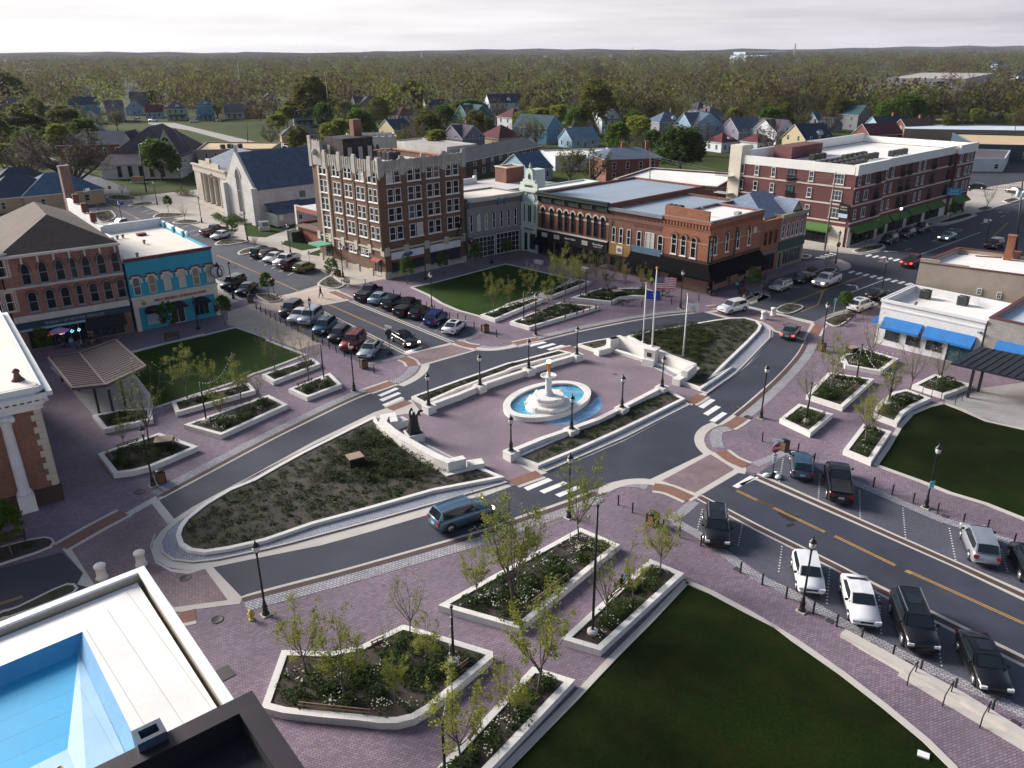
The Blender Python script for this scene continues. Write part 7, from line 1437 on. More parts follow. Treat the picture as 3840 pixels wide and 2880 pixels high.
def house(s,w,l,h,rk,rot,wc,rc,label,ex='',rise=None):
 c=W(s)[0] if isinstance(s,str) else Vector(s);d=dirv(rot);n=Vector((d.y,-d.x));HB.append((c-n*l/2,max(w,l)*.62))
 t=thing('house',label,'house',V3(c),0,'houses of the neighbourhood');wm,rm=hmat(wc),rmat(rc);tr=hmat('white')
 rise=rise or (min(w,l)*.42 if rk!='hip' else min(w,l)*.36)
 b=MB();b.prism(rect(c,d,w,l),0,h,cap=False);c2=c+d*w/2-n*l/2;d2=Vector((-d.y,d.x))
 if rk=='gf' or rk=='x':gwall(b,c,d,n,w,l,h,h+rise)
 if rk=='gs' or rk=='x':gwall(b,c2,d2,d,l,w,h,h+rise)
 bp(t,b,'wall',wm);b=MB()
 if rk in 'gfx' or rk=='gf':gable(b,c,d,n,w,l,h,h+rise)
 if rk in ('gs','x'):gable(b,c2,d2,d,l,w,h,h+rise-.03)
 if rk=='hip':hip(b,c,d,n,w,l,h,h+rise)
 bp(t,b,'roof',[rm,tr]);f=Fac(t,c-d*w/2,c+d*w/2);sides=[Fac(t,c+d*w/2,c+d*w/2-n*l),Fac(t,c-d*w/2-n*l,c-d*w/2)]
 fl=2 if h>4.4 else 1
 for k in range(fl):
  z=.9+2.9*k
  for u in ((.22,.78) if k==0 else (.2,.5,.8)):f.win(w*u,z,1.0,1.6,'rect',tr,None,None)
  for q in sides:
   for u in (.25,.7):q.win(l*u,z,.95,1.6,'rect',tr,None,None)
 if rk in ('gf','x') and rise>2.2:f.win(w/2,h+.3,.9,1.3,'rect',tr,None,None)
 f.win(w/2,.1,1.05,2.1,'rect',tr,bars=None,pm=mat('house door',(.16,.10,.08),.6,.1),name='door')
 if 'c' in ex:b=MB();q=c+d*w*.18-n*l*.5;b.box((*q,h),(.8,.8,rise+1.2),R(rot));bp(t,b,'chimney',BRICKR)
 if 'd' in ex:b=MB();gable(b,c+d*w*.1-n*.8,d,n,1.9,2.5,h+rise*.35,h+rise*.35+1.1,.15);gwall(b,c+d*w*.1-n*.8,d,n,1.9,2.5,h+rise*.3,h+rise*.35+1.1,1);[b.box((*(c+d*(w*.1)-n*1.6),h+rise*.2),(1.8,1.5,rise*.15+.5),R(rot),1)];bp(t,b,'dormer',[rm,tr])
 if 'p' in ex:
  b=MB();q=c+n*1.0;b.add([(*(c-d*w*.48),3.1),(*(c+d*w*.48),3.1),(*(c+d*w*.5+n*2.1),2.6),(*(c-d*w*.5+n*2.1),2.6),(*(c-d*w*.5+n*2.1),2.4),(*(c+d*w*.5+n*2.1),2.4)],[(3,2,1,0),(4,5,2,3)]);pr=bp(t,b,'porch',rm)
  b=MB();[b.box((*(c+d*w*x+n*1.9),0),(.25,.25,2.5),R(rot)) for x in (-.46,-.15,.15,.46)];bp(t,b,'porch_post',tr,pr)
 return t
for a in (('A 770 1030',8,9,3.4,'gf',18,'white','navy','small white gabled cottage in front of the tall lavender grey house',''),('A 965 1010',8,10,7.2,'x',20,'lilac','purple','tall lavender grey house with steep purple roof','dp'),('A 700 950',15,10,5.5,'gs',14,'blue','navy','wide blue house with a long navy roof behind the white cottage',''),
  ('A 1285 980',9,9,3.2,'gs',16,'pblue','maroon','low pale blue house with a maroon roof','c'),('A 1120 955',9,9,4,'gf',20,'pblue','blue','pale blue house with blue roof beside the tall lavender grey house',''),('A 1470 1000',10,10,6,'hip',16,'green','purple','pale green two storey house with a hipped roof and porch','dp'),('A 1710 1000',8,10,7.5,'hip',16,'blue','blue','tall blue house with a dormered blue roof before the green field','dpc'),
  ('A 1950 985',10,9,3.6,'gs',14,'white','grey','low white house with grey roof beside the tall blue house','p'),('A 2110 980',10,9,5.5,'hip',12,'orange','brown','orange brick two storey house at the right end of the field row',''),('A 230 975',18,10,3.6,'hip',14,'pblue','blue','long low house with blue roof at the far left','c'),('A 60 930',14,9,3.6,'gs',14,'white','blue','long low blue roofed house cut by the left edge',''),('A 345 985',10,9,3.4,'gf',16,'tan','brown','brown roofed gabled house with white eaves among the left trees',''),
  ('A 1170 890',12,9,5.6,'x',18,'grey','purple','dark purple roofed house with twin white gables far behind the pale green house','d'),('A 1110 810',8,8,4,'gf',22,'white','purple','white gable peeking between trees above the twin gabled house',''),('A 700 790',9,9,4,'gf',22,'white','blue','white gable with blue roof among the far left trees',''),('A 660 1130',12,8,3.2,'gs',20,'green','teal','green sided building with teal roof behind the big bare tree',''),
  ('B 850 985',13,11,6.5,'x',25,'lilac','purple','large dark purple roofed house behind the bare trees above the tower','dc'),('B 1180 1060',10,11,5.5,'hip',35,'white','brown','white two storey house with a brown hipped roof right of the stone armoury',''),('B 1140 1145',9,13,3.6,'gs',38,'cream','navy','small cream gabled house with navy roof behind the tower roof','c'),('B 1420 965',12,10,4.5,'gs',20,'tan','navy','navy roofed house far behind the brown hipped roof','c'),('B 1560 1040',16,10,4,'hip',25,'pblue','pale','long pale blue hipped roof left of the teal house',''),
  ('B 1790 1110',13,13,6.5,'x',38,'teal','teal','large teal victorian house with pointed teal roofs','dp'),('B 1990 940',20,11,5.8,'gs',18,'white','navy','big white house with navy roof and twin gables above the teal house','dc'),('B 2110 1090',10,11,6,'hip',38,'white','maroon','white foursquare house with dark red roof and porch','dp'),('B 2030 1225',12,12,3.6,'hip',40,'cream','maroon','low cream house under a big maroon hipped roof',''),('B 1720 1250',10,13,4.6,'x',40,'lilac','purple','lilac grey gabled house with twin attic windows','c'),
  ('B 290 1180',15,9,2.8,'hip',20,'tan','grey','low tan bungalow with grey hipped roof left of the tower',''),('B 320 1055',10,9,4.6,'gs',18,'pblue','navy','dark roofed blue house with porch left of the tower antenna','p'),('B 240 950',10,9,4.6,'gf',18,'white','purple','white house half hidden behind bare trees left of the tower antenna',''),('B 30 900',9,9,5.5,'gf',18,'tan','teal','tan gabled house behind trees above the slate roof',''),('B 490 1030',9,9,4,'gf',20,'pblue','blue','pale blue house partly hidden behind the tower antenna',''),
  ('C 170 1190',10,16,6.2,'gf',52,'blue','teal','bright blue two storey house with white trim and slate teal roof',''),('C 650 1110',10,10,6,'x',25,'white','purple','white house with purple roof and front porch beside two parked boats','dp'),('C 1150 1100',13,11,4.4,'hip',22,'grey','slate','grey house with blue slate hipped roof and chimney above the round green tree','dc'),('C 1440 1170',15,12,5.5,'x',24,'pblue','slate','wide white and blue house with slate gables right of the round green tree','c'),('C 1420 985',10,11,4.5,'hip',30,'white','purple','white house with purple hipped roof among the far trees','d'),
  ('C 1530 1040',12,14,4,'hip',30,'white','grey','white house with a big grey hipped roof beside the round bare tree','c'),('C 1800 1190',12,11,4.6,'gs',24,'lilac','slate','lilac gabled house with slate roof behind the apartment block stair tower',''),('C 2090 1210',10,13,5,'x',28,'white','purple','white gabled house with purple roof beside the apartment block parapet','d'),('C 1625 1262',8,8,3.4,'hip',30,'white','maroon','dark red roofed house left of the apartment block stair tower','d'),('C 1920 1262',8,8,3.4,'hip',30,'white','maroon','dark red roofed house right of the apartment block stair tower','d'),
  ('C 430 1225',12,9,3.2,'gs',30,'pblue','pale','low pale blue roof behind the bright blue house',''),('C 320 850',12,8,3,'gs',15,'pblue','brown','small pale house far off beside the green field gap',''),('C 320 1030',6,6,2.8,'hip',25,'pblue','blue','little blue roofed pavilion behind the bright blue house',''),('C 480 1110',13,9,3.2,'gs',25,'grey','grey','low grey house between the bright blue house and the white porch house',''),('D 500 1260',13,11,4.6,'gs',26,'cream','navy','cream house with navy roof and white dormer behind the apartment block','dc'),('D 870 1075',9,11,6.5,'gf',35,'grey','teal','tall grey green gabled house among trees at the right','p'),
  ('D 1130 1140',15,10,3.8,'gs',20,'pblue','navy','white gabled house with long navy roof behind the apartment roof','c'),('D 1360 1150',14,10,3.2,'gs',20,'brick','brown','low red brown house beside the far car park','c'),('D 650 1095',7,8,3,'gf',25,'grey','dark','small grey gabled shed among trees behind the cream house',''),('D 2030 585',20,14,9,'hip',10,'pblue','navy','tall far house above the woods at the right','d'),('D 1060 1180',16,9,3,'gs',20,'brick','maroon','dark red roof behind the apartment block parapet',''),('D 560 1060',9,8,3.4,'gs',20,'pblue','blue','small blue house half hidden in trees at the right',''),('D 960 800',10,9,4,'gf',20,'mint','teal','mint gable far among the right hand woods',''),('D 2200 670',14,9,5,'hip',15,'white','blue','white far house at the right edge of the woods','')):
 house(*a)
CHS=mat('church stone',(.60,.59,.56),.85,.12,.4,6,.1,brick=(.9,.3,.02,(.52,.51,.48),(.38,.37,.35)),stain=((.36,.35,.33),.45,.3))
c=Vector((-52.9,167.5));d=Vector((.72,.69)).normalized();n=Vector((d.y,-d.x));LN=34
t=bldg('church','pale stone church with a steep blue slate roof and tall lancet gable',c,'church')
pk=c;wv=-n;b=MB();fp=[pk,pk+d*LN,pk+d*LN+wv*13,pk+wv*13];b.prism(fp,0,7.3,cap=False)
ge=[pk,pk+wv*13];b.add([(*ge[1],7.3),(*ge[0],7.3),(*(pk+wv*6.5),14.6),(*(ge[1]+d*.6),7.3),(*(ge[0]+d*.6),7.3),(*(pk+wv*6.5+d*.6),14.6)],[(0,1,2),(4,3,5),(1,4,5,2),(3,0,2,5)]);b.box((*(pk+wv*6.5+d*.3),14.4),(.6,.6,1.3),0);[b.box((*(pk+wv*x-d*.2),0),(1.3,1.6,7.6),math.atan2(d.y,d.x)) for x in (.2,12.8)];bp(t,b,'wall',CHS)
b=MB();b.add([(*(pk+d*.6-wv*.4),7.1),(*(pk+d*LN-wv*.4),7.1),(*(pk+d*LN+wv*6.5),14.2),(*(pk+d*.6+wv*6.5),14.2),(*(pk+d*.6+wv*13.4),7.1),(*(pk+d*LN+wv*13.4),7.1)],[(0,1,2,3),(3,2,5,4)]);bp(t,b,'roof',SLATE)
f=Fac(t,pk+wv*13,pk);f.win(6.5,1.8,2.1,9.2,'goth',CHS,(CHS,.3),None,bars=(3,2),pm=mat('leaded glass',(.07,.065,.06),.3,.2),f=.12)
g2=Fac(t,pk,pk+d*LN);[g2.win(u,4.4,1.7,1.6,'rect',FRW,None,None,bars=None,pm=mat('board',(.12,.16,.15),.7,.1)) for u in (11,17,23)]
lp=pk-wv*4+d*3;b=MB();b.prism([pk+d*2,pk+d*10,pk+d*10-wv*4.5,pk+d*2-wv*4.5],0,2.6,cap=False);b.prism([pk+d*10,pk+d*30,pk+d*30-wv*2.8,pk+d*10-wv*2.8],0,2.9,cap=False);bp(t,b,'side_aisle',CHS)
b=MB();b.add([(*(pk+d*1.8-wv*4.9),2.5),(*(pk+d*10.2-wv*4.9),2.5),(*(pk+d*10.2),4.2),(*(pk+d*1.8),4.2),(*(pk+d*10.2-wv*3.1),2.9),(*(pk+d*30-wv*3.1),2.9),(*(pk+d*30),4.0),(*(pk+d*10.2),4.0)],[(0,1,2,3),(4,5,6,7)]);bp(t,b,'aisle_roof',SLATE);g3=Fac(t,pk+d*2-wv*4.5,pk+d*10-wv*4.5);g3.win(5.5,.8,.9,1.1,'rect',FRW,None,None,bars=(2,1))
TS=mat('temple stone',(.43,.385,.32),.85,.1,.5,8,.06,stain=((.26,.23,.19),.4,.4));e=Vector((-62.9,181.0));dd=Vector((-.64,.77)).normalized();t=bldg('civic_building','columned stone hall with a low slate roof left of the church',e,'civic building')
f=Fac(t,e+dd*20,e);fp=[e,e+dd*20,e+dd*20+d*16,e+d*16]
b=MB();b.prism([e+d*2.2,e+dd*20+d*2.2,e+dd*20+d*16,e+d*16],0,9);f.addbox(b,2,0,4,7.6,2.2,-2.2);f.addbox(b,18,0,4,7.6,2.2,-2.2);f.addbox(b,10,7.5,20.4,1.4,2.4,-2.2);f.addbox(b,10,8.9,21,.35,.7,-.2);f.addbox(b,10,9.2,12,1.0,.4,-.4);f.addbox(b,10,10,2.4,1.0,.5,-.4);f.addbox(b,10,0,20,.6,3.2,-1.5);bp(t,b,'wall',TS)
for u in (5.2,8.4,11.6,14.8):b=MB();b.lathe((*f.pt(u,-.6),.6),[(.75,0),(.72,.3),(.6,.5),(.52,6.3),(.66,6.6),(.7,6.9)],14);bp(t,b,'column',TS)
[f.win(u,.7,1.6,5,'rect',FRD,bars=(2,3),pm=GLASS,out=-2.15) for u in (6.8,10,13.2)]
b=MB();hip(b,(fp[0]+fp[1])/2+d*2.2,-dd,Vector((-dd.y,dd.x))*1 if 0 else -d,20,14,9.05,12.4,.2,.35);bp(t,b,'roof',[SLATE,TS])
def simple(name,label,fp,h,wm,rm,cat='building',cop=None,wins=(),par=.4):
 t=bldg(name,label,fp[0],cat);block(t,fp,h,wm,rm,par,.3,cop);f=Fac(t,fp[0],fp[1])
 for u,z,w,hh_ in wins:f.win(f.len*u,z,w,hh_,'rect',FRW,None,None)
 return t,f
t,f=simple('parking_garage','low brick and concrete garage annex left of the tower',[Vector((-40.9,154.0)),Vector((-34.6,147.2)),Vector((-26,155)),Vector((-32,162))],3.3,mat('annex brick',(.27,.085,.055),.85,.12,.4,6,.1),mat('dark deck',(.06,.07,.05),.9,.3))
b=MB();f.addbox(b,f.len/2,5.6,f.len,.95,.4);[f.addbox(b,u,0,.6,6.6,.5) for u in (.3,f.len-.3)];b.prism([p+Vector((0,0)) for p in (Vector((-40.4,154.6)),Vector((-34.6,148)),Vector((-26,155)),Vector((-32,162)))],6.0,6.2);bp(t,b,'upper_deck',mat('annex concrete',(.58,.55,.52),.8,.1));f.box(f.len/2,5.7,f.len-1.2,.75,.1,mat('annex brick',(.27,.085,.055)),'brick_panel',.4);f.awning(.5,f.len,3.2,2.9,.9,SHING)
ub=thing('utility_cabinet','dark green utility cabinet on the pavement left of the tower','utility cabinet',V3(W('F 345 450')[0]),R(43));b=MB();b.box((0,0,.05),(2.0,1.8,1.75));b.box((0,0,1.8),(2.1,1.9,.1));b.box((.5,-.92,.3),(.04,.05,1.3));b.obj('cabinet',mat('utility green',(.018,.04,.03),.6,.1),ub)
c=Vector((-106,240));d=dirv(3);n=Vector((d.y,-d.x));t=bldg('church','dark roofed stone chapel with pointed gables behind the round green tree',c,'church');rm=rmat('purple')
b=MB();b.prism(rect(c,d,20,24),0,6,cap=False);b.prism(rect(c+n*5,d,22,6),0,4.2);gwall(b,c+d*6.5+n*.3,d,n,7.5,8,6,13.2);gwall(b,c-d*6.5-n*5,Vector((-d.y,d.x)) if 0 else d,n,7,6,6,12);bp(t,b,'wall',CHS)
b=MB();hip(b,c,d,n,20,24,6,13.4,.3,.3);gable(b,c+d*6.5+n*.3,d,n,7.5,10,6,12.6,.3);gable(b,c-d*6.5-n*5,d,n,7,8,6,12.2,.3);b.add([(*(c-d*11.5+n*5.4),4.1),(*(c+d*11.5+n*5.4),4.1),(*(c+d*10),6.4),(*(c-d*10),6.4)],[(0,1,2,3)]);bp(t,b,'roof',[rm,CHS])
f=Fac(t,c-d*11+n*5,c+d*11+n*5);[f.win(u,.5,1.2,3.2,'rect',mat('teal panel',(.10,.24,.25),.7,.1),None,None,bars=(1,2)) for u in (5,8,11,14,17)];Fac(t,c+d*2.5+n*.35,c+d*10.5+n*.35).win(4,6.6,3,4.6,'goth',CHS,(CHS,.3),None,bars=(2,1),pm=GLASS)
t,f=simple('school_building','long red brick hall with a blue hipped roof and arched windows behind the dark chapel',rect(Vector((-137,276)),dirv(14),24,16),5.6,BRICKR,GREYR,'hall');b=MB();hip(b,Vector((-137,276)),dirv(14),Vector((dirv(14).y,-dirv(14).x)),24,16,5.6,9,.8,.4);bp(t,b,'roof',[rmat('navy'),CORN]);[f.win(2.2+3.9*k,2.0,1.3,2.4,'arch',FRW,(CORN,.2),None) for k in range(6)]
house('A 830 1215',11,10,4.2,'gf',30,'mint','brown','mint gable with a rusty red roof beside the dark chapel','')
t,f=simple('office_building','flat roofed stone block with a tan roof left of the columned hall',[Vector((-94,248)),Vector((-72,250)),Vector((-74,268)),Vector((-99,271))],6.6,hmat('stone'),mat('tan gravel roof',(.50,.37,.22),.9,.1,.2,6,.08),wins=[(k/8,z,.8,1.6) for k in range(1,8) for z in (1,4)]);[unit(t,(-88+1.6*k,254+(k%2)*1.5),6.2,1.3,1.2) for k in range(4)]
t,f=simple('armoury','pale stone armoury tower with battlements and pointed windows behind the tower roof',rect(Vector((-42.5,256)),dirv(12),15,14),9.2,mat('armoury stone',(.52,.49,.44),.85,.12,.4,6,.1),GREYR,'armoury',par=1);[f.win(u,5,1.3,2.2,'goth',FRW,None,None,bars=None,pm=mat('teal glass',(.05,.11,.11),.12,.2)) for u in (6,9)]
b=MB();[f.addbox(b,.8+2.2*k,9.2,1.0,.8,.4,-.4) for k in range(7)];bp(t,b,'battlement',CHS)
t,f=simple('armoury_wing','long low stone wing with a pale roof running right from the armoury',[Vector((-40,282)),Vector((-20,261)),Vector((-11,270)),Vector((-31,291))],5.5,CHS,mat('pale roof',(.36,.33,.31),.85,.1),'hall')
t,f=simple('motel','long two storey brick motel with balconies and a grey roof behind the grey arched building',[Vector((-12.5,229)),Vector((9,266)),Vector((-.5,271.5)),Vector((-22,234.5))],5.2,mat('motel brick',(.10,.06,.05),.85,.12),GREYR,'motel',wins=[(k/9,z,1.5,1.6) for k in range(1,9) for z in (.7,3.3)]);b=MB();hip(b,f.A.lerp(f.B,.5),f.d,f.n,f.len,11.3,5.2,7.6,.9,.1);bp(t,b,'roof',[rmat('grey'),CORN]);b=MB();f.addbox(b,f.len/2,2.7,f.len,.15,1.2);[f.addbox(b,k*.8,2.85,.05,.9,.05,1.1) for k in range(41)];bp(t,b,'balcony',DKL)
house('C 60 1500',9,12,3.4,'gs',40,'pblue','blue','small blue gabled house behind the mint iron front','')
t,f=simple('garage_building','low maroon brick garage with a white roof beside the apartment block',[Vector((24.6,196.5)),Vector((46.8,184.5)),Vector((57.5,205)),Vector((37,217))],4.6,mat('garage brick',(.12,.045,.042),.85,.12),WROOF,'garage',CORN,[(.55,.5,2.4,2.2),(.75,.5,2.4,2.2)])
t,f=simple('house_block','square brick italianate house with slate roof and brackets behind the garage',rect(Vector((33,222)),dirv(12),15,13),6.4,BRICKR,GREYR,'house',wins=[(k,z,1.0,1.9) for k in (.15,.4,.65,.88) for z in (.8,3.7)]);b=MB();hip(b,Vector((33,222)),dirv(12),Vector((dirv(12).y,-dirv(12).x)),15,13,6.5,8.6,.9,.3);bp(t,b,'roof',[rmat('slate'),hmat('pblue')]);[bp(t,MB().box((33+x,227+y,7),(.9,.9,3)),'chimney',BRICKO) for x,y in ((-2,2),(5,4))]
t,f=simple('warehouse','low white roofed shed between the round green tree and the pale pole',rect(Vector((24,248)),dirv(14),22,16),4.4,hmat('white'),WROOF,'shed')
t,f=simple('warehouse','long pale warehouse standing in the far right woods',[Vector((304,690)),Vector((352,660)),Vector((452,800)),Vector((400,835))],11,mat('pale metal',(.42,.40,.39),.7,.1),mat('pale roof',(.36,.33,.31)),'warehouse',wins=[(.3,4,3,3),(.7,5,6,4)])
t,f=simple('workshop','dark blue workshop with garage doors at the right edge',[Vector((146,262)),Vector((196,246)),Vector((206,280)),Vector((158,298))],5.2,mat('dark blue wall',(.025,.05,.07),.7,.12),mat('tan gravel roof',(.33,.28,.22)),'workshop',mat('slate blue coping',(.06,.11,.15),.6,.1),[(.12,1.2,2.2,2.2),(.3,1.2,2.2,2.2),(.9,1.2,2.2,2.2)]);f.win(f.len*.5,.2,5.5,3.6,'rect',FRD,bars=(5,4),pm=GLASS,name='garage_door')
t,f=simple('warehouse','long low shed with a pale blue roof beyond the dark workshop',[Vector((150,318)),Vector((228,298)),Vector((234,320)),Vector((158,342))],5,mat('tan shed',(.24,.19,.14),.8,.1),mat('pale blue roof',(.2,.38,.48)),'shed')
t,f=simple('shop_building','low white rendered shop with a dark flat roof in the far right car park',[Vector((122,240)),Vector((143,238)),Vector((156,258)),Vector((134,268))],3.8,hmat('white'),SHGP,'shop',None,[(.9,.8,1.2,1.4)]);b=MB();[b.lathe((138+2.2*k,252+k,3.5),[(.08,0),(.08,.6),(.5,.8),(.62,1.1)],10) for k in range(3)];bp(t,b,'satellite_dish',FRW)
for (x0,y0,x1,y1,h,lb) in ((1755,488,2115,480,22,'long pale factory roof on the far horizon'),(1760,522,1980,516,16,'lower pale factory shed on the far horizon')):p,q=W(f'C {x0} {y0}, {x1} {y1}');simple('factory',lb,[p,q,q+Vector((0,160)),p+Vector((0,160))],h,mat('factory wall',(.30,.34,.42),.7,.1),WROOF,'factory')
for s,rc,lb in (('E 240 200','navy','nearer big blue hipped roof behind the vehicle bureau'),('E 560 170','blue','blue slate roof around the tall brick chimney'),('A 250 1659','navy','dark blue roof at the left edge below the big bare tree')):
 cc=W(s)[0];house((cc.x,cc.y),17,13,3.4,'hip',40,'tan',rc,lb,'',4)
b=MB();cc=W('E 610 235')[0];b.box((*cc,0),(2.0,1.6,10.5),R(43));b.box((*cc,10.5),(2.2,1.8,.3),R(43));tag(b.obj('brick_chimney',mat('chimney stack',(.16,.055,.045),.9,.25,.8,10,.2,brick=(.24,.08,.02,(.11,.04,.035),(.26,.2,.18))),origin=(*cc,0)),'tall mottled brick chimney stack rising behind the vehicle bureau','chimney')
# ------------------------------------------------------------------ trees
BARK=mat('bark',(.115,.095,.078),.95,.25,1.5,14,.25);BARKL=mat('young bark',(.125,.105,.085),.9,.2,3,20,.2)
LY=leaf_mat('young yellow green leaves',(.15,.18,.02),(.31,.33,.065));LG=leaf_mat('fresh green leaves',(.05,.115,.012),(.13,.20,.028));LD=leaf_mat('deep green leaves',(.032,.065,.010),(.085,.13,.022));LB=leaf_mat('budding twigs',(.070,.054,.036),(.135,.108,.066));LO=leaf_mat('olive leaves',(.085,.095,.018),(.19,.19,.042));LC=leaf_mat('conifer needles',(.012,.026,.014),(.030,.050,.024));LP=leaf_mat('blossom',(.20,.08,.12),(.32,.16,.20))
def twig(b,p,q,w):
 d=(q-p).normalized();u=d.cross(Vector((rnd.random(),rnd.random(),.3))).normalized()*w;o=len(b.v);b.v+=[tuple(p-u),tuple(p+u),tuple(q)];b.f.append((o,o+1,o+2));b.m.append(0);b.sm.append(False)
def rvec(s=1):return Vector((rnd.gauss(0,s),rnd.gauss(0,s),rnd.gauss(0,s)))
def grow(seed,H,spread,fork,limbs,subs,tw,leaf,ln,ls,up=.75,r0=.1):
 """trunk mesh and crown mesh of a branching tree"""
 rnd.seed(seed);t=MB();c=MB();base=Vector((0,0,0));top=Vector((rnd.uniform(-.2,.2),rnd.uniform(-.2,.2),H*fork));t.tube([base-Vector((0,0,.1)),base.lerp(top,.3),top],[r0*1.35,r0,r0*.85],7)
 for i in range(limbs):
  a=2*math.pi*i/limbs+rnd.uniform(-.4,.4);k=rnd.uniform(.55,1.0);s0=base.lerp(top,rnd.uniform(.62,1.0));e=Vector((math.cos(a)*spread*k,math.sin(a)*spread*k,H*rnd.uniform(.62,.98) if i else H))
  if i==0:e=Vector((rnd.uniform(-.2,.2)*spread,rnd.uniform(-.2,.2)*spread,H))
  m=s0.lerp(e,.45)+Vector((math.cos(a),math.sin(a),0))*spread*.14-Vector((0,0,H*.05*(1-up)));pts=[s0,s0.lerp(m,.5),m,m.lerp(e,.5)+rvec(spread*.03),e];t.tube(pts,[r0*.55,r0*.48,r0*.34,r0*.2,r0*.05],5,cap=False)
  for j in range(subs):
   f=rnd.uniform(.25,.98);g=min(3,int(f*4));s1=pts[g].lerp(pts[g+1],f*4-g);dr=(pts[g+1]-pts[g]).normalized();e1=s1+(dr*up+rvec(.55)+Vector((0,0,.22))).normalized()*spread*rnd.uniform(.28,.62)*(1.1-f*.5)
   m1=s1.lerp(e1,.5)+rvec(spread*.025);t.tube([s1,m1,e1],[r0*.2,r0*.13,r0*.04],4,cap=False)
   for q in range(tw):
    f2=rnd.uniform(.2,1);s2=s1.lerp(m1,f2*2) if f2<.5 else m1.lerp(e1,f2*2-1);e2=s2+((e1-s1).normalized()*.8+rvec(.55)).normalized()*spread*rnd.uniform(.12,.28);twig(t,s2,e2,r0*.07)
    for _ in range(leaf):quad(c,tuple(s2.lerp(e2,rnd.uniform(.1,1.1))+rvec(ln)),ls*rnd.uniform(.5,1.3),0,.4)
 return t,c
def crown(seed,rx,rz,z0,nc,per,ls,lob=.3):
 """dense crown: leaf clumps on and in a lobed ellipsoid, with gaps"""
 rnd.seed(seed);c=MB();lobes=[(rvec(1).normalized(),rnd.uniform(-lob,lob)) for _ in range(9)]
 for _ in range(nc):
  d=rvec(1).normalized();d.z=d.z if d.z>-.55 else -d.z;k=(.55+.45*rnd.random()**.4)*(1+sum(w*max(0,d.dot(v))**3 for v,w in lobes));p=Vector((d.x*rx*k,d.y*rx*k,z0+rz+d.z*rz*k));cr_=rx*rnd.uniform(.12,.24)
  for _ in range(per):q=p+rvec(cr_*.55);quad(c,tuple(q),ls*rnd.uniform(.5,1.4),0,.4)
 return c
TREES={}
def proto(key,trunk,crn,bark,leaf,H):
 TREES[key]=(trunk.mesh('trunk',bark,uv=False),crn.mesh('crown',leaf,uv=False),H)
for k in range(4):proto(f'y{k}',*grow(20+k,6,1.7,.28,8,8,6,12,.065,.046,.8,.06),BARKL,LY,6)
for k in range(3):proto(f'b{k}',*grow(40+k,6,1.8,.25,9,8,6,2,.06,.05,.8,.055),BARKL,LY,6)
for k in range(3):proto(f'm{k}',*grow(60+k,15,6.2,.26,9,10,9,2,.35,.20,.55,.38),BARK,LB,15)
proto('m3',*grow(66,15,6.6,.24,11,13,12,3,.4,.16,.5,.5),BARK,LB,15)
for k in range(3):proto(f'o{k}',*grow(70+k,14,5.4,.26,8,10,8,4,.4,.27,.55,.34),BARK,LO,14)
def stem(seed,h,r):rnd.seed(seed);t=MB();t.tube([(0,0,-.1),(0,0,h*.5),(.1,.05,h)],[r*1.3,r,r*.6],7);[t.tube([(0,0,h*.8),(math.cos(a)*h*.3,math.sin(a)*h*.3,h*1.15),(math.cos(a)*h*.5,math.sin(a)*h*.5,h*1.7)],[r*.5,r*.35,r*.1],5) for a in (0,1.3,2.6,3.9,5.1)];return t
for k in range(2):proto(f's{k}',stem(80+k,1.6,.05),crown(81+k,1.1,1.55,1.1,120,34,.09,.3),BARKL,LG,4.2)
for k in range(3):proto(f'g{k}',stem(90+k,4,.3),crown(91+k,4.6,5.0,2.4,150,28,.42,.4),BARK,(LO,LG,LY)[k],12.4)
for k in range(2):proto(f'd{k}',stem(95+k,3,.3),crown(96+k,5.2,5.2,1.2,210,32,.42,.25),BARK,(LD,LG)[k],11.6)
rnd.seed(5);c=MB();[quad(c,((1-z)*3.2*math.cos(a)*q,(1-z)*3.2*math.sin(a)*q,1+z*15-q*(1-z)*1.2),.36,0,.6) for z,a,q in ((rnd.random()**1.4,rnd.uniform(0,6.28),rnd.random()**.5) for _ in range(1700))];proto('c0',stem(99,5,.3),c,BARK,LC,16)
def height_to(c,z0,t,y):
 ty=y/2.212+ORG[t][1];h=.5
 while h<30:
  v=Vector((c.x,c.y,z0+h-CAM_H))
  if 1440-FPX*v.dot(_up)/v.dot(_fw)<=ty:break
  h+=.05
 return h
def tree(key,pos,H,label,z=0,group=None,wid=1.0,name='tree'):
 tr,cr_,h=TREES[key];t=thing(name,label,'tree',V3(pos,z),rnd.uniform(0,6.28),group);s=H/h;t.scale=(s*wid,s*wid,s);link('trunk',tr,t);link('crown',cr_,t);return t
def at(lst,key,z0,label,group,n=1):
 for i,a in enumerate(lst):
  bs,ts=a[:2];c=W(bs,z0)[0];p=ts.split();H=height_to(c,z0,p[0],float(p[2]));k=a[2] if len(a)>3 else key+str(i%n);tree(k,c,H,label%a[-1],z0,group,a[3] if len(a)>4 else 1)
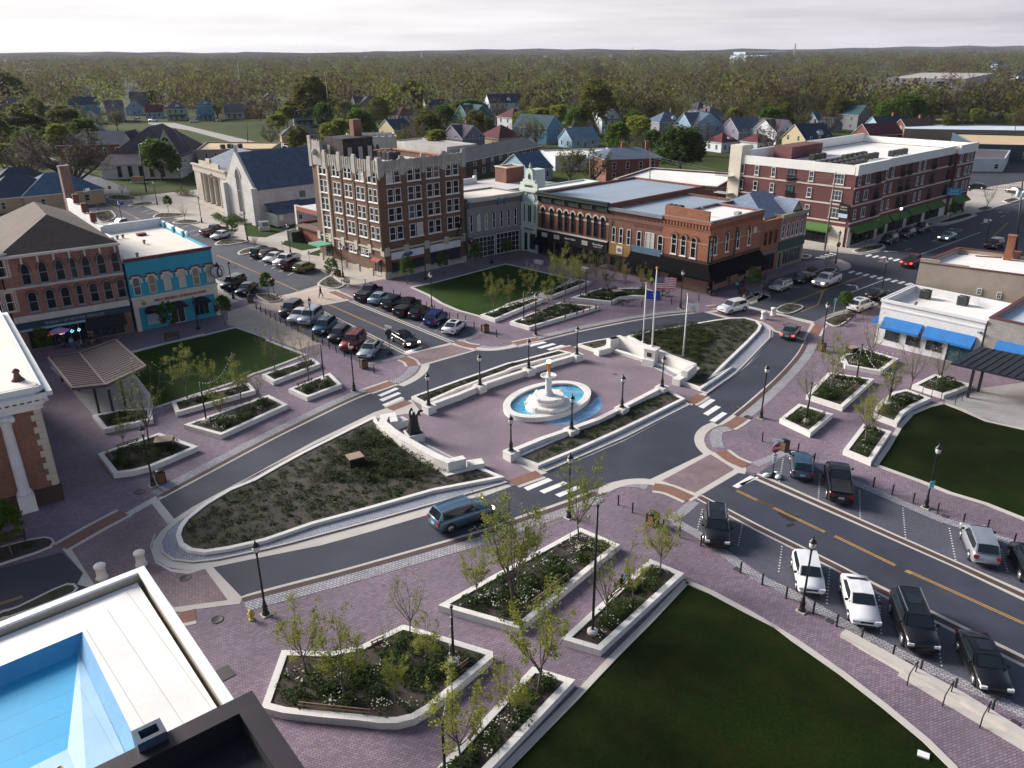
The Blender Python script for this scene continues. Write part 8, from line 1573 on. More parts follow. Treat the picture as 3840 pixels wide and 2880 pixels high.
at([('O 445 880','O 390 270','y0','at the left end of the largest planter'),('O 770 1110','O 740 350','y1','in the middle of the largest planter'),('O 1150 700','O 1090 400','b0','nearly bare, at the back wall of the largest planter'),('O 1298 550','O 1280 0','b1','tall, at the rear corner of the largest planter'),('O 1440 850','O 1430 390','y2','right of the tall one in the largest planter'),('O 1190 1100','O 1195 720','y3','small, front centre of the largest planter'),('O 1730 1640','O 1760 870','y0','broad, at the bottom edge beside a dark mast'),('O 2140 1330','O 2110 770','y1','small, in the bottom edge planter'),
 ('O 2150 320','L 70 1240','b2','tall, left in the long rectangular planter'),('Q 45 290','L 345 1170','y2','broad, middle of the long rectangular planter'),('L 600 1600','L 690 950','y3','tallest, at the back of the long rectangular planter'),('O 1850 262','L -50 1600','y1','little, at the left tip of the long rectangular planter'),('Q 830 450','L 860 1560','b1','thin, behind the dark mast by the seated people'),('Q 1050 270','Q 1045 -110','y3','slender, right of the seated people'),('Q 258 1030','Q 400 180','y0','broad and leafy, at the top of the bottom edge planter'),('Q 1275 60','L 1330 1310','y2','round topped, by the bin near the lower street'),
 ('J 1555 212','E 1480 1290','y2','broad, on the lawn end of the pergola planter'),('J 1735 160','E 1790 1400','y0','second along the pergola planter'),('J 1865 110','E 1990 1560','y3','third along the pergola planter'),('J 2000 260','E 2100 1400','y1','at the road end of the pergola planter'),('J 1832 380','J 1810 90','y1','thin, in the long planter nearest the upper road'),('J 1085 300','E 990 1500','b2','bare, before the pergola posts'),('J 1235 585','E 1180 1430','b0','tall and thin, in the six sided planter'),('J 1038 600','J 990 350','y3','little, left in the six sided planter'),
 ('K 190 240','F 100 1070','b1','left in the lawn corner planter by the red suv'),('F 460 1620','F 400 1150','b2','broad, in the small planter by the upper crosswalk'),('K 55 425','K 30 170','b0','bare, at the right end of the planter nearest the upper road'),
 ('H 190 920','H 180 650','y0','in the narrow lawn planter below the tower'),('H 30 970','H 25 770','y1','left end of the narrow lawn planter below the tower'),('H 345 1010','H 350 730','y2','left in the pointed planter'),('H 475 965','H 420 490','y3','tall, at the back of the pointed planter'),('H 615 905','H 560 510','y2','tall, in the planter at the lawn end below the black shops'),('H 835 910','H 830 540','b2','in the curved planter before the bar'),('H 985 815','H 980 620','y1','behind the curved planter before the bar'),('H 1130 890','H 1120 645','y0','right in the curved planter before the bar'),('H 740 800','H 710 520','b1','bare, between the two planters before the black shops'),('H 390 760','H 400 500','b0','bare, at the lawn edge before the black shops'),('H 215 1080','H 230 840','b2','little, at the tip of the pointed planter'),
 ('F 1990 1035','F 1990 695','y2','first on the north lawn planter'),('F 2125 970','F 2130 760','y0','second on the north lawn planter'),
 ('M 410 300','I 440 1390','b0','bare, in the small square planter near the stop sign'),('M 600 150','I 690 1220','y3','hazy, left in the large square planter'),('I 935 1470','I 960 1010','b1','bare and broad, in front of the white shop'),('M 895 580','M 900 60','y1','at the back of the planter at the tip of the right lawn'),('M 960 490','M 965 140','b2','right in the planter at the tip of the right lawn'),('M 1080 250','I 1190 1400','y2','left in the curved planter by the right lawn'),('M 1260 140','I 1330 1220','b2','right in the curved planter by the right lawn'),('I 1490 1630','I 1540 1270','b0','bare, in the planter by the canopy steps')],'y',.42,'young sparse tree, %s','young trees in the planters')
at([('F 1278 802','F 1275 600','in front of the shop with the oval sign'),('F 1572 736','F 1570 545','in front of the tower right of the oval sign'),('F 1846 667','F 1850 485','before the left half of the grey arched building'),('F 2103 602','F 2105 425','before the right half of the grey arched building'),('F 665 802','F 655 612','on the kerb island by the tower bench'),('F 128 918','F 118 710','on the kerb island across from the tower bench'),('E 1425 1228','E 1390 985','before the bank door'),('E 1865 1142','E 1840 900','at the right corner of the bank'),('E 395 1405','E 370 1190','before the neon shop windows'),('E 925 1245','E 915 1095','before the striped awning of the vehicle bureau'),('H 2045 905','H 2060 695','beside the bar terrace at the highway corner'),('I 715 1070','I 735 865','on the kerb island beside the two benches'),('J 100 1505','J 50 1095','at the left edge beside a bench'),('E 1400 212','E 1385 70','first on the pavement before the columned hall'),('E 1935 442','E 1925 282','on the pavement by the church hedge'),('I 1595 285','I 1605 140','dark, by the far end of the green awnings'),('I 1290 680','I 1285 660','half hidden behind the white shop corner')],'s',.1,'small round leafy street tree %s','street trees',2)
at([('E 1533 278','E 1530 120','on the kerb island before the church'),('E 915 308','E 890 170','on the left kerb island of the upper street'),('E 2120 502','E 2110 382','by the pavement bench above the parked suvs'),('E 1182 135','E 1165 20','on the second kerb island of the upper street'),('E 1020 78','A 1005 1500','on the farthest kerb island of the upper street'),('F 20 500','F 5 380','beside the church sign lawn'),('I 565 690','I 575 510','in the kerb bed at the highway corner'),('I 940 470','I 945 300','by the awnings at the apartment corner'),('I 1895 190','D 1900 1500','on the kerb island past the green awnings'),('I 1745 200','I 1730 130','left of the far kerb island past the green awnings'),('I 2105 105','D 2100 1500','on the farthest kerb island of the highway'),('E 820 215','E 810 60','thin, on the left kerb island of the upper street')],'b',.1,'bare thin street tree %s','bare street trees',3)
def big(lst):
 for bs,ts,k,wid,lb in lst:
  c=W(bs)[0];p=ts.split();tree(k,c,height_to(c,0,p[0],float(p[2])),lb,0,None,wid);HB.append((c,3))
big([('A 640 1600','A 560 1080','m3',1.75,'big bare spreading tree at the left beyond the vehicle bureau'),('A 250 1540','A 240 1180','m3',1.3,'bare tree left of the big spreading one'),('A 1345 1500','A 1330 1165','d1',.95,'round bright green tree in front of the dark chapel'),('A 60 1480','A 60 1180','g2',1.2,'yellow green tree at the left edge beside bare trees'),('A 230 1230','A 230 950','g0',1.9,'olive tree before the long blue roofed houses'),('A 560 1140','A 560 910','g0',1.6,'green tree left of the brick hall roof'),('A 100 900','A 60 640','g0',1.4,'large olive tree behind the left edge houses'),('C 1215 1440','C 1215 1090','d0',1.15,'huge round dark green tree beside the maroon garage'),('C 850 1210','C 860 950','g2',1.2,'bright yellow green tree left of the huge round tree'),('C 300 1540','C 290 1190','o0',1.1,'olive tree left before the brick italianate house'),('C 500 1560','C 480 1230','o1',1.1,'hazy olive tree behind the pole with transformers'),
 ('C 500 1130','C 520 720','g0',.9,'tall olive green tree right of the bright blue house'),('C 130 990','C 160 790','g2',1.6,'broad yellow green tree above the dark red roof'),('C 1170 1010','C 1170 780','o2',1.5,'broad hazy tree with visible limbs above the slate hipped roof'),('C 1640 1100','C 1650 900','m2',1.0,'round bare tree beside the big grey hipped roof'),('C 1880 1120','C 1880 760','o0',1.2,'large olive tree behind the lilac gabled house'),('C 2080 1240','C 2080 1160','g1',1.2,'small bright bush tree before the white gabled house'),('C 280 800','C 285 510','m0',1.1,'bare vase shaped tree left of the pair in the far centre'),('C 535 790','C 540 500','m1',1.3,'bare broad tree, middle of the far centre group'),('C 630 790','C 640 520','m2',1.0,'bare tree right in the far centre group'),('C 170 800','C 150 620','c0',1.6,'broad dark conifer in the far centre'),('B 2010 840','B 2010 600','c0',1.0,'tall dark conifer behind the big white house'),('B 530 760','B 525 640','c0',1.1,'dark conifer behind the tower antenna'),('B 1680 1050','B 1670 835','g1',1.9,'very bright green tree left of the teal house'),('B 1200 940','B 1190 700','g0',1.2,'green yellow tree above the armoury'),('B 400 1060','B 410 690','g0',1.2,'olive tree behind the tower antenna'),('B 1250 1120','B 1240 900','m1',1.3,'black limbed bare tree beside the brown hipped roof'),('B 1470 1180','B 1480 1000','o1',1.4,'hazy tree left of the lilac gabled house'),('B 1600 1090','B 1600 1010','g2',.8,'small pale blossoming tree before the teal house'),('B 45 1230','B 40 1010','m2',1.1,'bare tree by the street beyond the slate roof'),
 ('D 1230 1050','D 1240 800','g1',1.3,'bright green tree at the right in front of dark woods'),('D 1040 1040','D 1040 830','o2',1.2,'brown green tree beside the bright green one'),('D 810 1000','D 820 850','g2',1.3,'yellow green drooping tree behind the apartment block'),('D 1590 980','D 1590 560','m0',1.3,'big bare tree by the leaning pole at the right'),('D 1900 980','D 1910 580','m1',1.3,'big bare tree above the dark workshop'),('D 350 1040','D 350 660','m2',1.3,'big bare tree above the purple roofed white house'),('D 640 1060','D 640 820','g0',1.1,'olive tree left of the drooping yellow green one'),('F 305 300','F 300 155','c0',1.3,'small dark cone shaped evergreen beside the church'),('A 1450 1150','A 1455 1110','d0',1.2,'small dark bush on the green field'),('A 2160 1000','A 2160 860','o1',1.2,'olive tree at the right end of the field'),('A 1810 990','A 1820 830','o0',1.3,'olive tree beside the tall blue house'),('A 1290 890','A 1290 760','d0',1.0,'green tree behind the pale green house'),('A 1490 890','A 1490 760','d0',1.3,'dark green tree behind the pale green house'),('A 420 940','A 410 880','g0',1.4,'mauve brown thicket tree beside the brown gable'),('D 2010 1000','D 2010 955','g0',1.6,'low tree before the long pale blue shed')])
for s,w,l,h,lb in (('E 1790 250, 1900 320',1.0,0,1.1,'clipped green hedge at the church corner'),('E 1930 270, 2000 310',1.3,0,1.3,'rounded hedge beside the church corner buttress'),('E 1490 60, 1580 80',1.5,0,1.6,'brown hedge before the columned hall')):
 p,q=W(s);b=MB();rnd.seed(3)
 for k in range(40):c=p.lerp(q,rnd.random());tuft(b,c.x+rnd.gauss(0,.3),c.y+rnd.gauss(0,.3),.05,w,h,40,0,.12)
 tag(b.obj('hedge',[LD if 'brown' not in lb else LO],uv=False),lb,'hedge')
rnd.seed(11);HB+=[(Vector((378,745)),85),(Vector((330,640)),45),(Vector((300,580)),25)]
KN=dict(m='bare grey brown tree',o='hazy olive tree',g='leafy green tree',d='dark green tree',c='dark conifer')
HL=[(o.location.xy,o['label']) for o in COL.objects if o.get('category')=='house']
def tlabel(k,q):
 p,lb=min(HL,key=lambda a:abs(a[0].x-q.x*a[0].y/q.y)*2+abs(a[0].y-q.y)*.5);dx=q.x-p.x*q.y/p.y;w=lb.split()[:6]
 while w[-1] in 'and a the of with in left right behind front beside before among above far its at to by under'.split():w.pop()
 return f"{KN[k]} {'left of' if dx < -7 else 'right of' if dx > 7 else 'behind' if q.y > p.y else 'before'} the {' '.join(w)}"
FIELD=[W('A 1300 1010, 2300 960, 2300 1300, 1350 1190'),W('A 640 1660, 640 1380, 1100 1010, 1500 1010, 1600 1100, 2300 1300, 2300 1700')]
NB=[wp((-40,200),(20,240),(70,225),(120,250),(150,240),(260,230),(300,420),(-60,300))]
cand=[];tries=0
while len(cand)<178 and tries<20000:
 tries+=1;y=262+190*rnd.random();x=rnd.uniform(-.66,.66)*y
 q=Vector((x,y))
 if any((q-c).length<r+3.5 for c,r in HB) or any(inside(q,f) for f in FIELD):continue
 if y<300 and abs(x)<60 and rnd.random()<.6:continue
 if x>90 and y<330:continue
 if any((q-c).length<6.5 for c in cand):continue
 if any(abs(c.x-x*c.y/y)<r and 0<c.y-y<42 for c,r in HB) and rnd.random()<.76:continue
 cand.append(q)
for q in cand:
 k=rnd.choice(['m0','m1','m2','o0','o1','o2','o0','g0','g0','g1','g2','g2','d1','g1'] if q.x<60 else ['m0','m1','o0','o1','o2','m1','g0','g1','g2']);tree(k,q,rnd.uniform(7.5,12.5),tlabel(k[0],q),0,'trees of the distant neighbourhood',rnd.uniform(.9,1.25))
grp={}
for o in COL.objects:
 if o.get('group')=='trees of the distant neighbourhood':grp.setdefault(o['label'],[]).append(o)
for l,g in grp.items():
 if len(g)==2:a,c=sorted(g,key=lambda o:o.location.y);a['label']='nearer '+l;c['label']='farther '+l
 elif len(g)>2:
  for i,o in enumerate(sorted(g,key=lambda o:o.location.x/o.location.y)):o['label']=f'{l}, {ORD[i]} from left'
import numpy as np
def woods(name,m,n,seed,y0,y1,hh=(12,21),qs=70):
 g=np.random.default_rng(seed);y=y0+(y1-y0)*g.random(n)**1.7;x=g.uniform(-.72,.72,n)*y;keep=np.ones(n,bool)
 keep&=~((np.sin(x*.006+seed*0)+np.sin(y*.004+2)>1.35)&(y>1500));
 for c,r in HB:keep&=((x-c.x)**2+(y-c.y)**2>(r+6)**2)&~((np.abs(c.x-x*c.y/y)<r+3)&(y<c.y)&(y>c.y*.78)&(r>3.5))
 x,y=x[keep],y[keep];n=len(x);h=g.uniform(*hh,n);r=h*g.uniform(.36,.55,n);sc=1+np.clip((y-900)/2600,0,1.6)
 d=g.normal(size=(n,qs,3));d/=np.linalg.norm(d,axis=2,keepdims=True);k=.5+.5*g.random((n,qs,1))**.4
 c=np.stack([x,y,h*.58],1)[:,None]+d*k*np.stack([r,r,h*.42],1)[:,None]
 u=g.normal(size=(n,qs,3));u/=np.linalg.norm(u,axis=2,keepdims=True);w=np.cross(u,g.normal(size=(n,qs,3)));w/=np.linalg.norm(w,axis=2,keepdims=True)
 s=(g.uniform(.45,.95,(n,qs,1))*(sc*h/15)[:,None,None]);v=np.stack([c-u*s,c-w*s*.7,c+u*s,c+w*s*.7],2).reshape(-1,3)
 me=bpy.data.meshes.new(name);N_=len(v);me.vertices.add(N_);me.vertices.foreach_set('co',v.astype('f').ravel());me.loops.add(N_);me.loops.foreach_set('vertex_index',np.arange(N_,dtype='i'));me.polygons.add(N_//4);me.polygons.foreach_set('loop_start',np.arange(0,N_,4,dtype='i'));me.update(calc_edges=True);me.attributes.new('kind','FLOAT','POINT').data.foreach_set('value',np.repeat(g.random(n),qs*4).astype('f'));me.materials.append(m)
 o=link(name,me);o['kind']='stuff';return o
woods('woods',leaf_mat('mixed woods',(0,0,0),(0,0,0),True),9500,1,395,5200)
b=MB()
for k,(y,h,a) in enumerate(((5600,26,.8),(6600,34,1.7),(7600,42,.4))):
 pts=[(-7500+250*i,y+60*math.sin(i*1.3+k),h*(.75+.25*math.sin(i*a+k)+.12*math.sin(i*2.9))) for i in range(61)];vs=[(x,yy,0) for x,yy,z in pts]+[(x,yy,z) for x,yy,z in pts]+[(x,yy+500,z*.8) for x,yy,z in pts];n=61
 b.add(vs,[(i,i+1,n+i+1,n+i) for i in range(60)]+[(n+i,n+i+1,2*n+i+1,2*n+i) for i in range(60)],None,True)
struct('hills',b,mat('wooded hills',(.055,.062,.035),.95,.35,.004,.05,.4))
# ------------------------------------------------------------------ flagpoles and flags
def cloth(w,h,nx,nz,fn):
 """a rippling flag: fn(i, j) gives the material of a cell"""
 b=MB();vs=[(w*i/nx,.10*math.sin(i*1.1+j*.25)*i/nx*w*.6+.03*i,-h*j/nz-.10*(i/nx)**2*h+.03*math.sin(i)) for j in range(nz+1) for i in range(nx+1)]
 o=len(b.v);b.v+=vs
 for j in range(nz):
  for i in range(nx):b.f.append((j*(nx+1)+i,j*(nx+1)+i+1,(j+1)*(nx+1)+i+1,(j+1)*(nx+1)+i));b.m.append(fn(i,j));b.sm.append(True)
 return b
FR_,FW_,FB_,FI_,FG_=(mat('flag '+n,c,.8,.05,2,fine=.03) for n,c in (('red',(.40,.02,.035)),('white',(.76,.74,.72)),('blue',(.02,.03,.16)),('royal',(.012,.05,.34)),('gold',(.55,.36,.07))))
def usa(i,j):return 2 if i<7 and j<7 else (0 if j%2==0 else 1)
for bs,ts,z0,l in (('H 1205 1325','H 1250 685',2.05,'tallest white flagpole on the bench wall pedestal'),('H 1130 1290','H 1158 812',.3,'white flagpole left of the bench wall pedestal'),('H 1463 1405','H 1515 905',.3,'white flagpole at the right end of the bench wall')):
 c=W(bs,z0)[0];p=ts.split();h=height_to(c,z0,p[0],float(p[2]));t=thing('flagpole',l,'flagpole',V3(c,z0),0,'white flagpoles')
 b=MB();b.lathe((0,0,0),[(.2,0),(.2,.1),(.12,.16)],12);b.tube([(0,0,0),(0,0,h)],[.1,.055],10);b.obj('pole',WHITE,t);b=MB();b.lathe((0,0,h-.02),[(0,0),(.13,.08),(.15,.17),(.1,.28),(0,.32)],10);b.obj('finial',FG_,t)
 if 'tallest' in l:o=cloth(2.1,1.35,18,13,usa).obj('flag',[FR_,FW_,FB_]);tag(o,'flag with red and white stripes and a starred blue canton on the tallest pole','flag');z=z0+h-.85;b=MB();[b.add([(.08+.13*i+.03*math.cos(a),-.05,-.08-.1*j+.03*math.sin(a)) for a in (0,1.26,2.51,3.77,5.03)],[(0,1,2,3,4)]) for i in range(6) for j in range(6)];s=b.obj('star_field',FW_,o)
 elif 'left' in l:
  o=cloth(1.6,1.05,10,6, lambda i,j:0).obj('flag',[FI_]);tag(o,'royal blue flag with a golden torch ringed by stars','flag');z=z0+h-.75;b=MB();b.bar((.85,-.1,-.9),(.85,-.1,-.45),.05);b.lathe((.85,-.1,-.45),[(.03,0),(.08,.1),(0,.25)],6);[b.lathe((.85+.34*math.cos(a),-.1,-.5+.34*math.sin(a)),[(0,-.03),(.03,0),(0,.03)],5) for a in [k*.52 for k in range(12)]];b.obj('torch_emblem',FW_,o)
 else:
  o=cloth(1.25,.85,10,6, lambda i,j:0).obj('flag',[FW_]);tag(o,'white flag bearing a dark letter in a ring','flag');z=z0+h-.9;put_text('D',.45,o,(.72,-.1,-.5),0,FB_,.02);b=MB();b.tube([(.72+.3*math.cos(k*.4),-.09,-.5+.3*math.sin(k*.4)) for k in range(17)],.012,4);b.obj('ring_emblem',DKL,o)
 o.location=(c.x+.09,c.y,z);o.rotation_euler=(0,0,R(-12))
def staff(s,z,dx,kind,l,sz=1.0):
 c=W(s)[0];o=thing('flag',l,'flag',(c.x,c.y,z),R(dx));b=MB();b.bar((0,0,0),(-1.3*sz,0,.95*sz),.035);b.obj('staff',WHITE,o);b=cloth(.95*sz,.6*sz,14,13,usa) if kind=='usa' else cloth(.9*sz,.65*sz,8,5, lambda i,j:0);f=b.obj('cloth',[FR_,FW_,FB_] if kind=='usa' else [kind],o);f.location=(-1.25*sz,0,.9*sz)
for a in (('I 1025 900',4.6,0,'usa','small striped flag on the lamp post by the dark car'),('F 745 752',3.9,180,'usa','small striped flag on the lamp post at the tower corner'),('E 740 230',4.9,180,FW_,'white flag on a lamp post far up the street'),('E 1025 345',4.6,180,FI_,'blue flag on the lamp post beside the white pickup',.8),('E 1937 930',4.3,180,FW_,'white banner flag on the lamp post at the bank clock'),('E 2055 450',4.6,0,FW_,'white banner flag by the church corner',.7),('F 310 562',4.4,0,FB_,'dark banner flag on the lamp post by the parked dark cars',.7),('I 1885 512',4.4,0,FW_,'white and blue banner above the highway'),('I 1155 400',4.4,180,FB_,'dark pennant by the lit lamp and green awnings',.8),('I 1700 212',4.4,180,'usa','small striped flag past the green awnings',.8),('E 1770 180',6.5,180,'usa','large striped flag before the columned hall',1.7)):staff(*a)
for (s,cn,cc) in (('H 478 1125','green',(.02,.30,.08)),('H 525 1105','white',(.8,.8,.78)),('H 577 1090','dark blue',(.02,.06,.22)),('H 630 1075','red',(.42,.02,.02)),('H 682 1058','orange',(.55,.22,.03)),('H 733 1045','navy',(.02,.03,.08))):
 c=W(s)[0];t=thing('feather_flag',f'{cn} little feather flag in the row beside the pointed planter','feather flag',V3(c,.03),R(20));b=MB();b.tube([(0,0,0),(0,0,1.0),(.04,0,1.15)],.012,4);b.obj('staff',PIPE,t);b=MB();b.add([(.01,0,.3),(.16,.03,.45),(.22,0,.8),(.12,-.03,1.08),(.03,0,1.14)],[(0,1,2,3,4)]);b.obj('cloth',mat('feather '+cn,cc,.8,.05),t)
# ------------------------------------------------------------------ signs
REDS=mat('sign red',(.36,.015,.03),.5,.05)
def post_sign(s,h,parts,l,m='sign post',base=None,rz=0,cat='sign'):
 c=W(s)[0];t=thing(m.replace(' ','_'),l,cat,V3(c,.03),R(rz));b=MB();b.bar((0,.03,0),(0,.03,h),.06);b.obj('post',BLACK if base or 'black' in l else PIPE,t)
 for (z,w,hh_,mm,txt,tm,shp) in parts:
  b=MB();n={'oct':8,'dia':4}.get(shp)
  if n:a0=math.pi/8 if n==8 else 0;q=[(w/2*math.cos(a0+k*2*math.pi/n),w/2*math.sin(a0+k*2*math.pi/n)) for k in range(n)];b.add([(x,y,z+y2) for y in (-.03,0) for x,y2 in q],[tuple(range(n)),tuple(range(n,2*n))[::-1]]+[((k+1)%n,k,n+k,n+(k+1)%n) for k in range(n)])
  else:b.box((0,-.01,z-hh_/2),(w,.03,hh_))
  o=b.obj('sign_panel',mm,t)
  if txt:put_text(txt,hh_*.5 if shp!='oct' else w*.36,t,(0,-.045,z),0,tm,.01,bold=.01 if shp=='oct' else 0)
 if base:b=MB();b.lathe((0,0,0),[(.48,0),(.42,.12),(.1,.42),(.05,.5)],4,rot=.7);b.obj('weighted_base',BLACK,t)
 return t
GRS=mat('sign green',(.03,.30,.24),.5,.05);WS=mat('sign white',(.62,.68,.70),.5,.05)
st_=post_sign('M 125 855',3.15,[(2.65,.86,.8,REDS,'STOP',SIGNW,'oct'),(2.02,.42,.2,WS,'ONE WAY',DKL,''),(1.8,.42,.2,WS,'',DKL,''),(1.5,.3,.45,WS,'P',DKL,'')],'red octagonal STOP sign on a weighted black base with white sandbags','stop_sign',1,18)
for z,r_ in ((3.18,30),(3.4,-40)):b=MB();b.box((0,-.02,z-.1),(.95,.03,.2),R(r_));o=b.obj('street_name_panel',WS,st_)
for x,y,r_,l in ((-.55,-.1,.2,'left'),(.35,-.4,.9,'right'),(.3,.15,.5,'rear right')):c=W('M 125 855')[0];o=MB().lathe((0,0,0),[(0,0),(.2,.04),(.26,.14),(.2,.25),(0,.29)],10,sx=1.4,rot=r_).obj('sandbag',WHITE);o.location=(c.x+x,c.y+y,.05);tag(o,f'white sandbag on the {l} of the stop sign base','sandbag')
st_=post_sign('F 1133 1390',3.2,[(2.7,.86,.8,BLACK,'',SIGNW,'oct'),(2.1,.4,.5,BLACK,'',DKL,'')],'back of a dark octagonal stop sign on a weighted base by the black sedan','stop_sign',1,200)
for z,r_ in ((3.25,10),(3.5,-50)):b=MB();b.box((0,-.02,z-.1),(.95,.03,.2),R(r_));b.obj('street_name_panel',WS,st_)
for s,h,ps,l,rz in (('I 630 1080',2.6,[(2.3,.55,.5,GRS,'P',SIGNW,'')],'small green parking sign on the kerb island by the benches',10),('I 45 910',3.2,[(2.6,.95,0,BLACK,'',None,'dia'),(1.9,.5,.3,BLACK,'',None,'')],'black backed diamond sign at the bar corner kerb',40),('I 885 540',3.3,[(2.7,.95,0,BLACK,'',None,'dia'),(1.9,.5,.3,BLACK,'',None,'')],'black backed diamond sign on the kerb bed at the apartment corner',40),('F 175 900',2.6,[(2.2,.85,0,BLACK,'',None,'dia'),(1.6,.45,.3,BLACK,'',None,'')],'black backed diamond sign on the kerb island across from the tower',40),('A 925 1640',2.9,[(2.5,.9,.9,REDS,'STOP',SIGNW,'oct')],'distant red octagonal STOP sign at the upper street junction',10),('I 1590 300',2.6,[(2.1,.6,.3,GRS,'',None,'')],'black posted green sign below the green awnings',20),('F 600 665',2.4,[(2.0,.35,.5,WS,'',None,'')],'white parking sign on the pavement before the tower',20),('F 470 645',2.4,[(2.0,.3,.45,WS,'',None,'')],'small white sign beside the lime green hatchback',20),('F 250 560',2.4,[(2.0,.3,.45,WS,'',None,'')],'small white sign beside the white pickup by the tower',20),('A 1085 1659',2.6,[(2.2,.45,.5,WS,'',None,'')],'small white sign on the far kerb island',10),('F 240 330',2.2,[(1.8,.8,1.1,WS,'',None,'')],'white and blue board on posts before the church',15),('A 60 1240',3,[(2.4,1.2,0,mat('sign amber',(.6,.33,.04),.5,.05),'',None,'dia')],'yellow diamond sign in the far left yard',10)):post_sign(s,h,ps,l,'sign_post',None,rz)
c=W('M 1395 1115')[0];o=MB().box((0,-.12,-.3),(.5,.03,.6)).obj('notice_board',mat('pale cyan sign',(.22,.55,.58),.5,.05));o.location=(c.x,c.y,2.15);o.rotation_euler.z=R(18);tag(o,'pale cyan notice on the lamp post beside the right hand lawn','sign');put_text('PARKING',.1,o,(0,-.14,.12),0,DKL,.01)
c=W('I 648 640')[0];o=thing('round_sign','round dark sign with a P on the lamp post at the highway corner','sign',(c.x,c.y-.15,3.3),R(25));MB().tube([(0,-.05,0),(0,.05,0)],.42,18).obj('sign_panel',BLACK,o);put_text('P',.5,o,(0,-.07,0),0,SIGNW,.02)
c=W('F 95 365')[0];t=thing('church_sign','white framed message board on a stone base in front of the church','sign',V3(c,.03),R(20));b=MB();b.box((0,0,0),(2.2,.7,.7));b.obj('stone_base',CHS,t);b=MB();b.box((0,0,.7),(2.0,.3,1.2));b.obj('sign_board',WHITE,t);b=MB();b.box((.25,-.17,.85),(1.2,.04,.8));b.obj('message_panel',mat('message panel',(.12,.22,.18),.3,.1),t)
c=W('A 1150 1520')[0];t=thing('ground_sign','wooden ground sign on the small lawn before the dark chapel','sign',V3(c,.03),R(5));b=MB();b.box((0,0,0),(4.2,.5,.4));b.obj('stone_base',CHS,t);b=MB();b.box((0,0,.4),(3.6,.25,1.4));b.obj('sign_board',mat('sign timber',(.42,.28,.15),.7,.1),t)
for s,z,sz,rz,l in (('K 850 1010',.3,(1.25,1.1,1.0),30,'brown topped dark metal box in the bed behind the statue wall'),('J 1378 650',.42,(1.5,1.2,.95),15,'brown topped dark metal box in the six sided planter'),('H 915 925',.42,(1.3,1.0,.8),15,'dark metal box in the curved planter before the bar'),('I 780 1400',.42,(1.1,.9,.7),20,'grey box in the planter before the white shop')):
 c=W(s)[0];t=thing('utility_box',l,'utility box',V3(c,z),R(rz));b=MB();b.box((0,0,-.1),(sz[0],sz[1],sz[2]));b.obj('case',BLACK,t);b=MB();x,y=sz[0]/2+.04,sz[1]/2+.04;b.prism(wp((-x,-y),(x,-y),(x,y),(-x,y)),sz[2]-.1,sz[2]-.03);b.obj('lid',mat('brown lid',(.30,.215,.17),.6,.1,1,12,.06),t)
for s,l in (('N 2090 430','yellow fire hydrant near the lamp by the white roof'),('H 1967 940','yellow fire hydrant at the bar corner behind the white suv'),('F 200 925','yellow fire hydrant on the kerb island across from the tower')):
 c=W(s)[0];t=thing('fire_hydrant',l,'fire hydrant',V3(c,.03));HY=mat('hydrant yellow',(.50,.40,.06),.5,.12,3,20,.1);b=MB();b.lathe((0,0,0),[(.2,0),(.2,.06),(.13,.08),(.13,.5),(.17,.52),(.17,.56)],12);b.obj('barrel',HY,t);b=MB();b.lathe((0,0,.56),[(.16,0),(.14,.1),(.06,.17),(.04,.22),(0,.23)],12);b.obj('bonnet',HY,t);b=MB();b.tube([(-.24,0,.4),(.24,0,.4)],.065,8);b.tube([(0,0,.4),(0,-.24,.4)],.08,8);b.obj('nozzle',HY,t)
def table_set(s,l,umb=None,rz=0):
 c=W(s)[0];t=thing('cafe_table','round black cafe table '+l,'table',V3(c,.03));b=MB();b.lathe((0,0,.7),[(.42,0),(.42,.03),(0,.03)],16);b.obj('table_top',BLACK,t);b=MB();b.tube([(0,0,.02),(0,0,.7)],.03,6);b.lathe((0,0,0),[(.25,0),(.2,.04),(0,.05)],10);b.obj('pedestal',BLACK,t)
 for k,w_ in enumerate(('left','right','near')[:2 if not umb else 3]):
  a=k*2.1+rz;o=thing('cafe_chair',f'black metal cafe chair {w_} of the table '+l,'chair',(c.x+.75*math.cos(a),c.y+.75*math.sin(a),.03),a+math.pi/2);b=MB();b.box((0,0,.43),(.42,.42,.03));b.obj('seat',BLACK,o);b=MB();[b.bar((x,-.2,.45),(x,-.24,.85),.03) for x in (-.18,0,.18)];b.bar((-.2,-.24,.85),(.2,-.24,.85),.04);b.obj('backrest',BLACK,o)
  for x in (-.19,.19):
   for y in (-.19,.19):o2=MB().bar((x,y,0),(x,y,.43),.03).obj('leg',BLACK,o)
 if umb:o=thing('parasol',umb[0],'parasol',V3(c,.03));b=MB();b.tube([(0,0,0),(0,0,2.5)],.025,6);b.obj('pole',BLACK,o);b=MB();b.lathe((0,0,2.05),[(1.25,0),(.65,.25),(0,.45)],8,sm=False);b.obj('canopy',umb[1],o)
table_set('H 960 985','by the front of the curved planter');table_set('H 1165 935','at the right end of the curved planter');table_set('H 1290 905','behind the flag by the bar');table_set('H 1700 905','on the terrace at the bar corner');table_set('H 1960 830','under the awning end of the bar',None,1);table_set('E 520 1330','before the neon windows',('lilac parasol before the neon windows',mat('lilac cloth',(.48,.36,.50),.8,.05)));table_set('E 690 1330','beside the blue dressed diner');table_set('E 780 1300','before the striped awning')
table_set('H 830 770','in front of the ochre sign',('dark grey parasol in front of the ochre sign',mat('grey cloth',(.06,.06,.065),.8,.05)))
